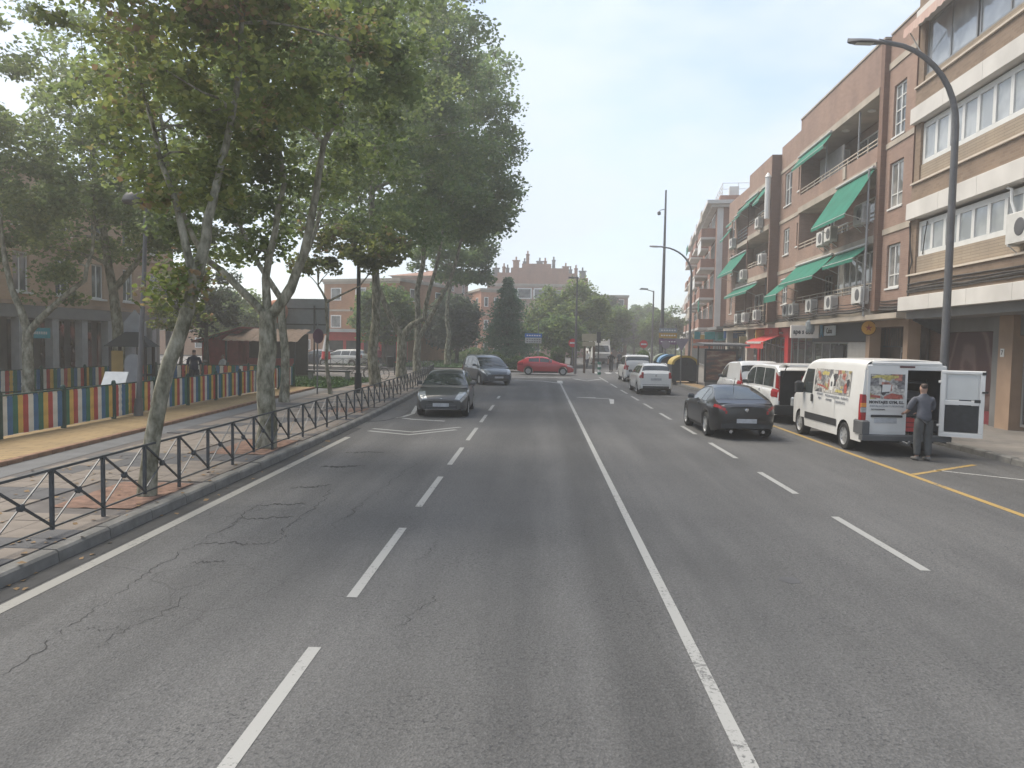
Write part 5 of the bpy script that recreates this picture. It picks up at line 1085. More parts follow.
def tree(label, base, limbs, crown, m, seed, leaf=.17, n=12000, bark=None, group='plane trees on the left pavement', name='plane_tree', clump=.85, detail=1, nclump=None, branches=26, flare=1.22, dens=1.):
    """limbs: list of (points, r0, r1); crown: list of ellipsoids (cx,cy,cz,rx,ry,rz,weight) in world space"""
    bx, by, bz = base; rg = np.random.default_rng(seed); r = random.Random(seed)
    root = thing(name, label, 'tree', base, 0, group); rel = lambda p: (p[0]-bx, p[1]-by, p[2]-bz)
    tips = []
    for i, (P, r0, r1) in enumerate(limbs):
        Q = wob([Vector(rel(p)) for p in P], .05, seed+i); k = len(Q); rad = [lerp(r0, r1, (j/(k-1))**.8) for j in range(k)]
        if i == 0: rad[0] *= flare; Q[0] = Q[0] - Vector((0, 0, .12))
        g = MB(); g.tube(Q, rad, 10 if r0 > .12 else 7); g.build('trunk' if i == 0 else 'limb', bark or bark_plane, root, smooth=60); tips.append((Q, rad))
    C = []; tot = sum(c[6] for c in crown); cl = []
    nc = nclump or max(12, int(n/150))
    for c in crown:
        for _ in range(max(3, int(nc*c[6]/tot))):
            v = rg.normal(size=3); v /= np.linalg.norm(v); q = rg.uniform(.25, 1)**.45
            cl.append(np.array([c[0]-bx, c[1]-by, c[2]-bz]) + v*np.array(c[3:6])*q)
    per = max(8, int(n/len(cl)))
    for c in cl:
        rr = clump*rg.uniform(.6, 1.25); k = int(per*rg.uniform(.5, 1.5)); p = rg.normal(size=(k, 3)); p /= np.linalg.norm(p, axis=1)[:, None]
        p *= (rg.uniform(0, 1, k)**.55)[:, None]; p[:, 2] *= .62; p[:, 2] -= .18*(p[:, 0]**2 + p[:, 1]**2); C.append(c + p*rr)
    C = np.concatenate(C); o = link('crown', leaf_mesh('crown', C, leaf, m, seed, detail=detail), root); stuff(o)
    g = MB(); cl_s = sorted(cl, key=lambda c: r.random())
    for c in cl_s[:branches]:                       # boughs running out into the crown
        c = Vector(c); best = None
        for Q, rad in tips:
            for q, ra in zip(Q[len(Q)//3:], rad[len(Q)//3:]):
                d = (q - c).length + (3 if q.z > c.z + .3 else 0)
                if best is None or d < best[0]: best = (d, q, ra)
        _, q, ra = best; mid = (q + c)/2 + Vector((r.uniform(-.3, .3), r.uniform(-.3, .3), r.uniform(-.1, .5)))*min(1, (q-c).length*.3)
        g.tube([q, (q+mid)/2 + Vector((0, 0, .05)), mid, c], [min(ra*.6, .09), min(ra*.45, .06), min(ra*.3, .035), .012], 5)
    stuff(g.build('branches', bark or bark_plane, root, smooth=60)); return root
# the two near planes by the railing
tree('leaning plane tree nearest the camera, thin trunk and browning sparse leaves', (-5.77, 10.9, .13),
     [([(-5.77, 10.9, .13), (-5.67, 10.9, .96), (-5.52, 10.9, 1.7), (-5.27, 10.95, 2.51), (-5.02, 10.95, 3.38)], .125, .095), ([(-5.02, 10.95, 3.38), (-4.85, 10.9, 3.9), (-4.76, 10.9, 4.4), (-4.61, 11, 5.2), (-4.4, 11, 6.3), (-4.3, 11.2, 7.8)], .095, .03),
      ([(-5.04, 10.95, 3.3), (-5.2, 10.9, 4.02), (-5.35, 10.9, 4.6), (-5.75, 11.2, 5.5), (-6.2, 11.5, 7)], .07, .025)],
     [(-4.6, 11.2, 6.4, 1.5, 1.6, 1.5, 1), (-5.8, 11.6, 7.4, 2.1, 1.9, 1.7, 1), (-5.3, 11.0, 5.0, .9, .8, .6, .22), (-5.35, 11, 3.2, .35, .3, .35, .05), (-3.9, 11.6, 7.6, 1.6, 1.6, 1.4, .5)], leaf_dry, 11, leaf=.09, n=17000, clump=.52, detail=2, branches=50)
tree('forked plane tree with pale mottled trunk, second from the camera by the railing', (-5.86, 16, .13),
     [([(-5.86, 16, .13), (-5.84, 16, 1.16), (-5.79, 16, 2.23), (-5.79, 16, 3.03)], .20, .175), ([(-5.79, 16, 2.9), (-6.4, 16, 3.52), (-7.08, 16, 4.1), (-7.47, 15.8, 4.9), (-7.78, 15.7, 6), (-8.0, 15.6, 7.6)], .10, .03),
      ([(-5.82, 16.05, 2.95), (-5.88, 16.1, 3.75), (-5.71, 16.2, 4.76), (-5.54, 16.3, 5.81), (-5.75, 16.5, 7.1), (-5.9, 16.7, 9)], .105, .03), ([(-5.74, 16, 2.95), (-5.30, 15.95, 3.5), (-5.0, 15.9, 4.25), (-4.73, 15.8, 5.4), (-4.56, 15.8, 6.5), (-4.06, 15.8, 7.7), (-3.8, 15.9, 9.4)], .125, .035)],
     [(-7.4, 16, 7.2, 2.3, 2.2, 1.9, 1), (-5.2, 16.6, 8.2, 2.6, 2.2, 2.6, 1.3), (-4.0, 16, 9.0, 1.6, 2.4, 2.2, .6), (-7.0, 16.8, 4.9, 1.5, 1.2, .8, .3)], leaf_plane, 23, leaf=.11, n=25000, clump=.64, detail=2, branches=50)
# the tall planes along the kerb further on
tree('tall plane tree with a straight bare trunk, third along the railing', (-8.17, 37.7, .13),
     [([(-8.17, 37.7, .13), (-8.19, 37.7, 3.45), (-8.27, 37.7, 6.42), (-8.45, 37.7, 9.85), (-8.2, 37.7, 14.2), (-8.2, 37.7, 18)], .27, .08)],
     [(-8.0, 37.5, 16.5, 5.2, 5, 4.5, 1.3), (-8.2, 37.5, 11.0, 6.0, 5.5, 3.6, 1.3), (-8.6, 36.0, 8.0, 4.4, 4, 1.6, .35), (-5.3, 37.5, 18.5, 2.9, 3.5, 3.4, .5)], leaf_deep, 31, leaf=.2, n=31000, clump=1.15, branches=40)
tree('plane tree whose trunk forks low into two, fourth along the railing', (-8.4, 46, .13),
     [([(-8.37, 46, .13), (-8.4, 46, 1.5), (-8.4, 46, 2.8)], .33, .29), ([(-8.4, 46, 2.6), (-9.46, 46, 4.6), (-10.27, 46, 7.2), (-11, 46, 10.9)], .24, .07), ([(-8.4, 46, 2.65), (-7.8, 46, 3.4), (-7.06, 46, 3.8), (-6.72, 46, 5.6), (-6.14, 46, 8), (-5.4, 46, 11.5)], .24, .06)],
     [(-9.5, 46, 13.5, 5, 5, 4.2, 1), (-5.0, 45.5, 15.0, 3.6, 4, 4.2, .9), (-4.5, 45, 11.2, 3.0, 4, 2.6, .75), (-8.5, 44.5, 18.5, 5.5, 4, 3, .8)], leaf_deep, 43, leaf=.22, n=29000, clump=1.15, branches=36)
tree('tall plane tree with a long side limb reaching over the road, fifth along the railing', (-8.36, 52, .13),
     [([(-8.36, 52, .13), (-8.38, 52, 2.5), (-8.49, 52, 5.9), (-8.05, 52, 9.3), (-7.7, 52, 12.7), (-7.6, 52, 16)], .30, .07), ([(-8.38, 52, 2.5), (-6.9, 52, 5.25), (-5.9, 52, 7.6), (-5.06, 52, 10.7), (-4, 52, 13)], .2, .05)],
     [(-7.6, 52, 16.5, 5, 5, 4.2, 1), (-4.9, 51.5, 12.6, 3.6, 4, 3.0, .75), (-4.4, 51, 11.0, 2.6, 3.5, 1.7, .4), (-8.5, 53, 10.5, 4.5, 4, 2.2, .5), (-5.8, 52, 20, 3.8, 4, 3, .55)], leaf_deep, 57, leaf=.235, n=28000, clump=1.25, branches=36)
# planes in and behind the playground
tree('plane tree forked in a wide Y inside the playground at far left', (-17.25, 25, .2),
     [([(-17.27, 25, .2), (-17.25, 25, 1.5), (-17.23, 25, 2.6)], .19, .17), ([(-17.23, 25, 2.5), (-17.76, 25, 3.93), (-18.07, 25, 5.6), (-18.1, 25, 7.5)], .15, .04), ([(-17.23, 25, 2.5), (-16.29, 25, 3.45), (-15.25, 25, 4.3), (-15.0, 25, 5.2), (-14.9, 25, 7)], .13, .035)],
     [(-17.5, 25, 7.9, 3.8, 3.5, 2.3, 1), (-15.2, 24.5, 6.4, 2.3, 2.4, 1.0, .4), (-18.6, 24.5, 10.6, 3.2, 3, 1.6, .45), (-17, 25.2, 4.3, 2.2, 1.5, .6, .16), (-19.5, 25.5, 6.0, 2.6, 2, 1.1, .4), (-20, 25.5, 7.8, 3, 2, 1.6, .6), (-15.5, 24, 7.4, 2, 2, 1.4, .45), (-17, 25, 11.8, 4.4, 3, 2.4, .9)], leaf_plane, 61, leaf=.155, n=25000, clump=.75, branches=34)
tree('tall plane tree behind the play house in the playground', (-16.85, 30, .2),
     [([(-16.83, 30, .2), (-16.97, 30, 2.7), (-17.16, 30, 4.3), (-17.46, 30, 6.3), (-17.8, 30, 8.7), (-18, 30, 11)], .27, .07), ([(-17.1, 30, 4.3), (-15.5, 30, 6.5), (-14.2, 30, 9)], .14, .04)],
     [(-16.5, 30, 11.2, 4.6, 4, 3.0, 1.1), (-14.5, 30, 7.8, 3.6, 3, 1.9, .7), (-17.8, 30, 7.0, 3.6, 3, 1.7, .6), (-20.5, 31, 8.2, 2.6, 3, 1.8, .4)], leaf_plane, 73, leaf=.17, n=22000, clump=.85, branches=34)
tree('plane tree behind the forked one, its trunk hidden, beside the ochre footway', (-9.4, 27.6, .13),
     [([(-9.4, 27.6, .13), (-9.35, 27.6, 2), (-9.5, 27.6, 4)], .17, .13), ([(-9.5, 27.6, 3.9), (-8.2, 27.6, 6.5), (-7.4, 27.6, 10)], .12, .04), ([(-9.5, 27.6, 3.9), (-11, 27.6, 6.5), (-11.8, 27.6, 9.5)], .12, .04)],
     [(-9.5, 27.5, 10.8, 5.2, 4, 3.6, 1.4), (-12.3, 27.5, 7.4, 2.6, 3, 1.6, .5), (-7.0, 27.5, 7.7, 2.4, 3, 1.5, .4), (-5.6, 27.5, 12.6, 2.8, 3, 3.0, .6)], leaf_plane, 83, leaf=.165, n=17000, clump=.9, branches=36)
tree('young plane with a thin bare stem beside the round sign on the left pavement', (-8.78, 31.7, .13), [([(-8.78, 31.7, .13), (-8.92, 31.7, 2.84), (-9.01, 31.7, 4.1), (-9.35, 31.7, 4.7)], .085, .04), ([(-9.0, 31.7, 4), (-7.6, 31.7, 4.7), (-6.9, 31.7, 5.6)], .05, .02)],
     [(-9.2, 31.7, 6.2, 2.3, 2, 1.1, 1), (-7.2, 31.7, 6.2, 1.6, 1.6, .9, .5)], leaf_dry, 91, leaf=.2, n=4200, clump=.6, branches=14)
tree('slim young tree with yellowing leaves by the parked motorbike', (-17.6, 36.5, .2), [([(-17.6, 36.5, .2), (-17.4, 36.5, 2.2), (-17.6, 36.5, 3.6)], .1, .05)], [(-17.4, 36.5, 3.9, 1.6, 1.5, 1.2, 1)], leaf_dry, 97, leaf=.17, n=2600, clump=.5, branches=10, bark=bark_dark)
tree('dark evergreen tree beside the orange building', (-19.6, 44, .13), [([(-19.6, 44, .13), (-19.6, 44, 3)], .2, .1)], [(-19.6, 44, 4.6, 2.2, 2.2, 2.0, 1)], leaf_dark, 101, leaf=.2, n=7000, clump=.8, branches=12, bark=bark_dark, name='evergreen_tree', group='trees across the junction')
far_g = 'trees across the junction'
def far_tree(label, x, y, zc, rx, rz, m, seed, n=5000,  leaf=.32, clump=1.0, name='broadleaf_tree', trunk=None, extra=()):
    z0 = .13; h = zc - rz*.5
    return tree(label, (x, y, z0), [([(x, y, z0), (x+.1, y, h*.5), (x, y, h)], .22, .12)], [(x, y, zc, rx, rx, rz, 1), *extra], m, seed, leaf=leaf, n=int(n*1.6), clump=clump*1.15, bark=bark_dark if trunk is None else trunk, group=far_g, name=name, branches=10)
def conifer(label, x, y, h, r, seed, n=9000, m=None):
    root = thing('conifer', label, 'tree', (x, y, .14), 0, far_g); rg = np.random.default_rng(seed)
    g = MB(); g.tube([(0, 0, 0), (0, 0, h*.95)], [.2, .03], 7); g.build('trunk', bark_dark, root, smooth=60); C = []; bb = MB()
    tiers = int(h*2.2)
    for t in range(tiers):
        z = .5 + (h-.6)*t/tiers; rr = r*(1 - (z/h)**1.5)*rg.uniform(.8, 1.1) + .1; nb = 7
        for k in range(nb):
            a = rg.uniform(0, 6.28); k_ = int(n/tiers/nb); u = rg.uniform(.15, 1, k_); ln = rr*rg.uniform(.7, 1.1)
            C.append(np.stack([np.cos(a)*ln*u + rg.normal(0, .16*rr+.05, k_), np.sin(a)*ln*u + rg.normal(0, .16*rr+.05, k_), z + .12*u*ln - .25*u*u*ln + rg.normal(0, .13, k_)], 1))
            if k < 2: bb.bar((0, 0, z), (math.cos(a)*ln*.8, math.sin(a)*ln*.8, z-.05), .03, 4)
    stuff(bb.build('branches', bark_dark, root)); o = link('crown', leaf_mesh('crown', np.concatenate(C), .2, m or leaf_conifer, seed, .2), root); stuff(o); return root
conifer('tall blue green conifer standing before the brick building', -3.0, 70, 8.4, 2.9, 5, 20000)
far_tree('dark purple leaved tree left of the conifer', -8.3, 75, 4.4, 2.2, 2.7, leaf_dark, 111, 7000)
far_tree('second dark tree behind the lawn with the bare plane trunk before it', -9.6, 80, 4.0, 2.6, 2.4, leaf_dark, 112, 6000)
tree('tall plane tree standing on the far lawn', (-8.5, 70, .14), [([(-8.5, 70, .14), (-8.4, 70, 3), (-8.6, 70, 6), (-8.3, 70, 9)], .3, .1)], [(-8.3, 70, 11, 4, 4, 3.4, 1), (-6.6, 69, 9, 2.5, 3, 1.9, .4)], leaf_deep, 113, leaf=.32, n=11000, clump=1.2, group=far_g, branches=20)
far_tree('large light green tree behind the no entry sign', 3.6, 84, 5.6, 4.6, 3.5, leaf_light, 114, 11000, clump=1.1, extra=((1.2, 84, 3.6, 3.0, 3, 1.9, .4),))
far_tree('round dark green tree in front of the brick building', 2.3, 77, 3.3, 2.3, 1.9, leaf_deep, 115, 5000)
far_tree('mid green tree right of the large light green one', 8.2, 98, 4.8, 3.2, 2.9, leaf_deep, 116, 6500)
far_tree('blue green tree with spiky top further along the far street', 8.4, 112, 6.4, 3.6, 3.6, leaf_dark, 117, 7000)
far_tree('tree closing the far end of the street behind the truck', 11.8, 128, 5.6, 4.6, 3.2, leaf_dark, 118, 7000, leaf=.4)
far_tree('low tree at the far end of the street beside the lamp', 16.2, 132, 4.8, 4.2, 3.0, leaf_deep, 119, 6500, leaf=.4)
far_tree('tree standing in front of the far terracotta block', 18.2, 112, 4.9, 3.2, 3.0, leaf_deep, 120, 6500, leaf=.36)
far_tree('tree far behind the junction left of the terracotta block', 20.5, 150, 6.0, 5, 4.2, leaf_deep, 121, 6000, leaf=.45)
far_tree('light tree behind the kiosk at left', -24.5, 62, 3.5, 3.2, 2.4, leaf_light, 122, 6500)
far_tree('tree between the billboard and the red shop', -13.6, 66, 4.6, 2.8, 2.6, leaf_deep, 123, 6500)
far_tree('tree in front of the second brick building', -12.6, 84, 5.4, 3.2, 2.9, leaf_deep, 124, 6500)
rw_ = np.random.default_rng(404); nW = 14000; ax = rw_.uniform(-120, 120, nW); hw = 4.6 + 1.6*np.sin(ax*.21) + 1.1*np.sin(ax*.57+1)
stuff(link('far_wood', leaf_mesh('far_wood', np.stack([ax, 168 + 5*rw_.uniform(-1, 1, nW), hw*rw_.uniform(0, 1, nW)**.8], 1), 1.1, leaf_deep, 9)))
def topiary(label, x, y, h, r, seed):
    t = thing('topiary', label, 'shrub', (x, y, .02), 0, 'clipped shrubs'); rg = np.random.default_rng(seed); N_ = 2600
    a = rg.uniform(0, 6.283, N_); z = rg.uniform(0.15, h, N_); rr = r*np.where(z > h - r, np.sqrt(np.maximum(0, 1 - ((z-h+r)/r)**2)), 1)*rg.uniform(.8, 1.02, N_)
    o = link('foliage', leaf_mesh('foliage', np.stack([rr*np.cos(a), rr*np.sin(a), z], 1), .11, leaf_hedge, seed), t); stuff(o); g = MB(); g.bar((0, 0, 0), (0, 0, h*.7), .09, 6); g.bar((0, 0, .1), (0, 0, h*.72), r*.72, 10); g.build('stem', bark_dark, t)
topiary('clipped cylinder shrub left of the no entry sign', 1.55, 66, 2.1, .62, 7); topiary('clipped shrub under the right no entry sign', 9.0, 66.5, 1.9, .6, 8)
def hedge(label, x0, x1, y, h, dp, seed, n=7000):
    t = thing('hedge', label, 'hedge', ((x0+x1)/2, y, .14)); rg = np.random.default_rng(seed); w_ = (x1-x0)/2
    P = rg.uniform(-1, 1, (n, 3)); ph = .75 + .25*np.sin(P[:, 0]*7 + seed) * np.sin(P[:, 0]*3.1); C = np.stack([P[:, 0]*w_, P[:, 1]*dp/2, (P[:, 2]*.5+.5)*h*ph], 1)
    o = link('foliage', leaf_mesh('foliage', C, .17, leaf_hedge if seed % 2 else leaf_deep, seed), t); stuff(o); g = MB(); [g.bar((-w_ + (i+.5)*2*w_/6, 0, 0), (-w_ + (i+.5)*2*w_/6, 0, h*.7), .05, 5) for i in range(6)]; g.build('stems', bark_dark, t)
hedge('loose green hedge behind the red hatchback', -4.8, 1.0, 64.6, 1.5, 1.6, 3); hedge('dark hedge behind the far lawn', -16, -5.6, 92, 1.6, 1.6, 4, 6000); hedge('light green shrub bed left of the conifer', -6.6, -4.2, 69, 1.5, 1.5, 5, 3000)

# ------------------------------------------------------------------ buildings on the left and across the junction
lb = thing('orange_building', 'orange brick building with grey stone ground floor behind the playground', 'building', (-24.4, 50, .13))
bo = MB(); ops = []                        # local: x = 0 facade facing +x, y runs back towards the camera (negative)
for fl in range(2):
    for k in range(9): y_ = -28 + 3.1*k; ops.append((y_, y_+1.15, 4.3 + 3.1*fl, 6.2 + 3.1*fl))
m0 = MB()
wall_open(m0, 0, -30, -.2, 3.9, 10.4, ops, -.16); m0.quad((-.2, -30, 3.9), (-.2, -.2, 3.9), (-.2, -.2, 10.3), (-.2, -30, 10.3)); m0.box(-14, -.01, -.2, -.15, 3.9, 10.3); m0.box(-14, 0, -30, -.2, 10.3, 10.4); m0.build('wall', brick_mat('brick_pale_orange', (.50, .34, .23), (.46, .31, .20), (.44, .33, .24)), lb)
def win_l(par, x, y0, y1, z0, z1):
    f = MB(); f.box(x-.06, x, y0, y0+.08, z0, z1); f.box(x-.06, x, y1-.08, y1, z0, z1); f.box(x-.06, x, y0+.08, y1-.08, z0, z0+.08); f.box(x-.06, x, y0+.08, y1-.08, z1-.08, z1); f.box(x-.05, x-.006, (y0+y1)/2-.04, (y0+y1)/2+.04, z0+.08, z1-.08); f.box(x, x+.26, y0-.08, y1+.08, z0-.1, z0-.003)
    o = f.build('window', frame_w, par); p = MB(); p.quad((x-.03, y0, z0), (x-.03, y1, z0), (x-.03, y1, z1), (x-.03, y0, z1)); p.build('pane', pane_m, o, recalc=False)
for a, b, c, d in ops: win_l(lb, -.1, a+.01, b-.01, c+.01, d-.01)
for z in (3.7, 6.85, 9.95): g = MB(); g.box(-.1, .12, -30, -.18, z, z+.18); g.build('cornice', tan_stone, lb)
for k in range(13): g = MB(); g.box(-.35, .05, -30+2.45*k, -29.5+2.45*k, 0, 3.68); g.build('column', mat('column_grey', (.36, .36, .36), .7, var=.15), lb)
g = MB(); g.box(-.3, .1, -30, -.2, 3.1, 3.69); g.build('lintel', grey_stone, lb)
for k in range(12): q = MB(); q.quad((-.9, -29.5+2.45*k, .3), (-.9, -27.6+2.45*k, .3), (-.9, -27.6+2.45*k, 3), (-.9, -29.5+2.45*k, 3)); q.build('shop_window', shop_glass, lb, recalc=False)
g = MB(); g.box(-2, -.95, -30, -.2, 0, 3.6); g.build('shop_back', grey_stone, lb)
sg = tag(link('shop_sign', None, None, (-24.2, 35.9, 2.5)), 'small turquoise shop sign on the orange building at far left', 'sign'); g = MB(); g.box(-.06, .06, -.75, .75, -.25, .25); g.build('sign_panel', mat('turquoise', (.02, .28, .34), .5, var=.1), sg)
g = MB(); [g.box(.061, .066, -.5 + .13*k, -.42 + .13*k, -.06, .07) for k in range(8)]; stuff(g.build('lettering', frame_w, sg))
def block(name, label, loc, rz, w_, d, h, m, fl, nw, roof='flat', wz=1.3, band=True, group=None, off=.0):
    """far building whose front faces -y; real storeys with framed windows"""
    b = thing(name, label, 'building', loc, rz, group)
    g = MB(); g.box(-w_/2, w_/2, 0, d, 0, h); g.build('wall', m, b)
    fh = (h - off)/fl
    for i in range(fl):
        z = off + fh*i
        if band: q = MB(); q.box(-w_/2-.06, w_/2+.06, -.08, -.002, z+fh-.2, z+fh-.02); q.build('band', cream_band, b)
        for k in range(nw):
            x = -w_/2 + w_*(k+.5)/nw; ww = w_/nw*.42
            f = MB(); f.box(x-ww/2, x-ww/2+.1, -.06, -.001, z+.9, z+.9+wz); f.box(x+ww/2-.1, x+ww/2, -.06, -.001, z+.9, z+.9+wz); f.box(x-ww/2+.1, x+ww/2-.1, -.06, -.001, z+.9, z+1.0); f.box(x-ww/2+.1, x+ww/2-.1, -.06, -.001, z+.8+wz, z+.9+wz); o = f.build('window', frame_w, b)
            p = MB(); p.quad((x-ww/2, -.02, z+.9), (x+ww/2, -.02, z+.9), (x+ww/2, -.02, z+.9+wz), (x-ww/2, -.02, z+.9+wz)); p.build('pane', pane_m, o, recalc=False)
            sx = -1 if False else 1
        for k in range(max(1, int(d/5))):
            y = d*(k+.5)/max(1, int(d/5))
            for sx in (-1, 1):
                x = sx*w_/2; f = MB(); f.box(x, x+sx*.05, y-.7, y+.7, z+.9, z+.9+wz); o = f.build('window', frame_w, b)
                p = MB(); p.quad((x+sx*.055, y-.6, z+1), (x+sx*.055, y+.6, z+1), (x+sx*.055, y+.6, z+.8+wz), (x+sx*.055, y-.6, z+.8+wz)); p.build('pane', pane_m, o, recalc=False)
    if roof == 'hip':
        g = MB(); e = .5; rz_ = min(w_, d)*.16
        g.add([(-w_/2-e, -e, h), (w_/2+e, -e, h), (w_/2+e, d+e, h), (-w_/2-e, d+e, h), (-w_/2+d*.4, d/2, h+rz_), (w_/2-d*.4, d/2, h+rz_)], [(0, 1, 5, 4), (1, 2, 5), (2, 3, 4, 5), (3, 0, 4), (3, 2, 1, 0)]); g.build('roof', mat('roof_tile', (.28, .14, .09), .85, var=.3), b)
    else: g = MB(); g.box(-w_/2-.2, w_/2+.2, -.2, d+.2, h+.002, h+.3); g.build('roof', cream_band, b)
    return b
block('brick_block', 'orange brick block beside the billboard with the red shop below', (-18.3, 77, .1), -.35, 9, 11, 8.2, brick_orange, 2, 3, off=2.6)
block('brick_block', 'pinkish brick block with pitched roof seen between the plane trunks', (-17.0, 106, .1), -.15, 8, 12, 11.3, brick_pink, 4, 3, 'hip')
block('brick_block', 'long low orange block far behind the kiosk', (-38, 95, .1), .1, 26, 10, 6.4, brick_orange, 2, 8)
block('brick_block', 'salmon brick wing with tall narrow piers left of the central building', (-6.7, 103, .1), .3, 2.8, 10, 9.2, mat('salmon', (.45, .23, .15), .85, var=.15), 3, 2)
rw = tag(link('red_shop', None, None, (-16.9, 72, .1)), 'red fronted shop beyond the billboard and the far railing', 'shop')
g = MB(); g.box(-3.6, 3.6, 0, 4, 0, 3.0); g.build('wall', redp, rw); g = MB(); g.box(-3.7, 3.7, -.9, 4, 3.003, 3.3); g.build('canopy', white_band, rw)
for k in range(4): q = MB(); q.quad((-3.3+1.7*k, -.03, .3), (-1.9+1.7*k, -.03, .3), (-1.9+1.7*k, -.03, 2.2), (-3.3+1.7*k, -.03, 2.2)); q.build('shop_window', shop_glass, rw, recalc=False)
brick_warm = brick_mat('brick_warm', (.42, .24, .17), (.37, .20, .14), (.34, .24, .18))
cb = block('central_block', 'pinkish brick apartment building with stepped roof and many chimneys across the junction', (-.6, 125, .1), 0, 16.5, 12, 11.6, brick_warm, 4, 5)
for (x0, x1, h0, h1) in ((-8.25, 8.25, 11.9, 13.0), (-6.6, 6.4, 13.0, 13.7), (-4.4, 4.2, 13.7, 14.5), (-2.6, 2.2, 14.5, 15.2)): g = MB(); g.box(x0, x1, .3, 10, h0+.003, h1); g.build('roof_step', brick_warm, cb)
for i, (x, h) in enumerate(((-6.9, 14.9), (-5.6, 15.1), (-5.0, 14.9), (-3.6, 16.2), (-2.2, 16.0), (-1.7, 17.2), (.3, 16.1), (1.2, 16.1), (2.6, 16.3), (4.6, 15.3), (5.4, 14.8), (6.3, 15.0), (7.4, 14.6))):
    g = MB(); wd = .25 if i % 3 else .5; g.box(x-wd, x+wd, 1, 2, 12.5, h-.5); g.box(x-wd*1.25, x+wd*1.25, .9, 2.1, h-.497, h-.38); g.bar((x, 1.5, h-.38), (x, 1.5, h+.2), .13, 8); g.build('chimney', brick_warm if i % 2 else grey_stone, cb)
for k in range(3): g = MB(); g.box(-6+2.7*k, -3.6+2.7*k, -.1, -.03, 9.4, 11.2); o = g.build('glazed_gallery', frame_w, cb); q = MB(); q.quad((-5.8+2.7*k, -.11, 9.6), (-3.8+2.7*k, -.11, 9.6), (-3.8+2.7*k, -.11, 11), (-5.8+2.7*k, -.11, 11)); q.build('pane', pane_m, o, recalc=False)
block('brick_block', 'brick block partly hidden right of the large light green tree', (10.5, 132, .1), 0, 9, 10, 10.4, brick_pink, 4, 4)

# red kiosk, billboard, play house, small furniture on the left
kk = thing('kiosk', 'dark red kiosk with a tiled roof and open front', 'kiosk', (-18.6, 46.5, .13))
dred = mat('kiosk_red', (.34, .055, .055), .7, var=.2)
g = MB(); g.extr([(-2.4, 0), (-.1, 0), (-.1, 2.75), (-2.4, 2.05)], 1, 0, 3.4); g.build('side_wall', dred, kk)
g = MB(); g.extr([(-2.9, 1.95), (.2, 2.88), (.2, 2.98), (-2.9, 2.05)], 1, -.4, 3.8); g.build('roof', mat('kiosk_roof', (.24, .06, .05), .8, var=.3), kk)
g = MB(); P = []
for i in range(25): x = -.6 + 4.6*i/24; P.append([(x, -1.3, 2.12 + .03*math.sin(i*2.6)), (x, -.2, 2.5 + .03*math.sin(i*2.6)), (x, 1.5, 2.9 + .03*math.sin(i*2.6))])
g.grid(P); g.build('tiled_roof', mat('tile_brown', (.13, .09, .065), .9, var=.4, scale=8), kk, smooth=30)
g = MB(); [g.bar((x, -1.1, 0), (x, -1.1, 2.1), .06, 6) for x in (-.4, 1.7, 3.8)]; g.build('post', dark_metal, kk); g = MB(); g.box(0, 3.8, 1.5, 1.6, 0, 2.6); g.build('back_wall', mat('kiosk_dark', (.05, .055, .05), .8, var=.3), kk); g = MB(); g.box(.2, 3.2, .6, .9, 0, 1.05); g.build('counter', dred, kk)
gb = thing('globe_sign', 'round terracotta ball on a pole behind the kiosk', 'sign', (-17.2, 49, .13)); g = MB(); g.lathe([(.02, 3.3)] + [(.75*math.sin(a*math.pi/10), 4.05 - .75*math.cos(a*math.pi/10)) for a in range(1, 10)] + [(.02, 4.8)], (0, 0, 0), 2, 16); g.build('ball', mat('terracotta', (.36, .14, .08), .8, var=.2), gb, smooth=60); g = MB(); g.bar((0, 0, 0), (0, 0, 3.35), .06, 8); g.build('pole', dark_metal, gb)
bb_ = thing('billboard', 'large billboard seen from its dark grey back on steel legs', 'billboard', (-15.75, 50, .13), -.05)
g = MB(); g.box(-1.75, 1.75, 0, .12, 2.65, 4.95); g.build('panel', mat('billboard_back', (.17, .19, .19), .8, var=.12), bb_)
for x in (-1.15, .8): g = MB(); g.bar((x, -.08, 0), (x, -.08, 4.5), .06, 4); g.build('leg', dark_metal, bb_)
for z in (3.25, 4.3): g = MB(); g.box(-1.7, 1.7, -.06, -.001, z-.04, z+.04); g.build('brace', dark_metal, bb_)
ph = thing('play_house', 'dark wooden play house with a small pitched roof and arched pale panel', 'play house', (-15.3, 28, .2), .2)
dw = mat('play_wood', (.06, .05, .045), .8, var=.3)
for x in (-.6, .6):
    for y in (-.5, .5): g = MB(); g.box(x-.05, x+.05, y-.05, y+.05, 0, 2.0); g.build('post', dw, ph)
g = MB(); g.add([(-.8, -.7, 1.85), (.8, -.7, 1.85), (.8, .7, 1.85), (-.8, .7, 1.85), (-.25, 0, 2.4), (.25, 0, 2.4)], [(0, 1, 5, 4), (1, 2, 5), (2, 3, 4, 5), (3, 0, 4), (3, 2, 1, 0)]); g.build('roof', mat('play_roof', (.03, .035, .04), .8, var=.2), ph)
g = MB(); q = [(-.1, .5)] + [(.5, .5)] + [(.2 + .3*math.cos(a*math.pi/8), 1.3 + .3*math.sin(a*math.pi/8)) for a in range(9)]; g.extr(q, 1, -.58, -.551); g.build('arched_panel', mat('panel_grey', (.30, .30, .31), .6, var=.15), ph)
g = MB(); g.box(-.55, -.15, -.57, -.551, .9, 1.7); g.build('window_panel', mat('play_yellow', (.35, .23, .08), .7, var=.2), ph); g = MB(); g.box(-.55, .55, -.5, .5, .75, .82); g.build('deck', dw, ph)
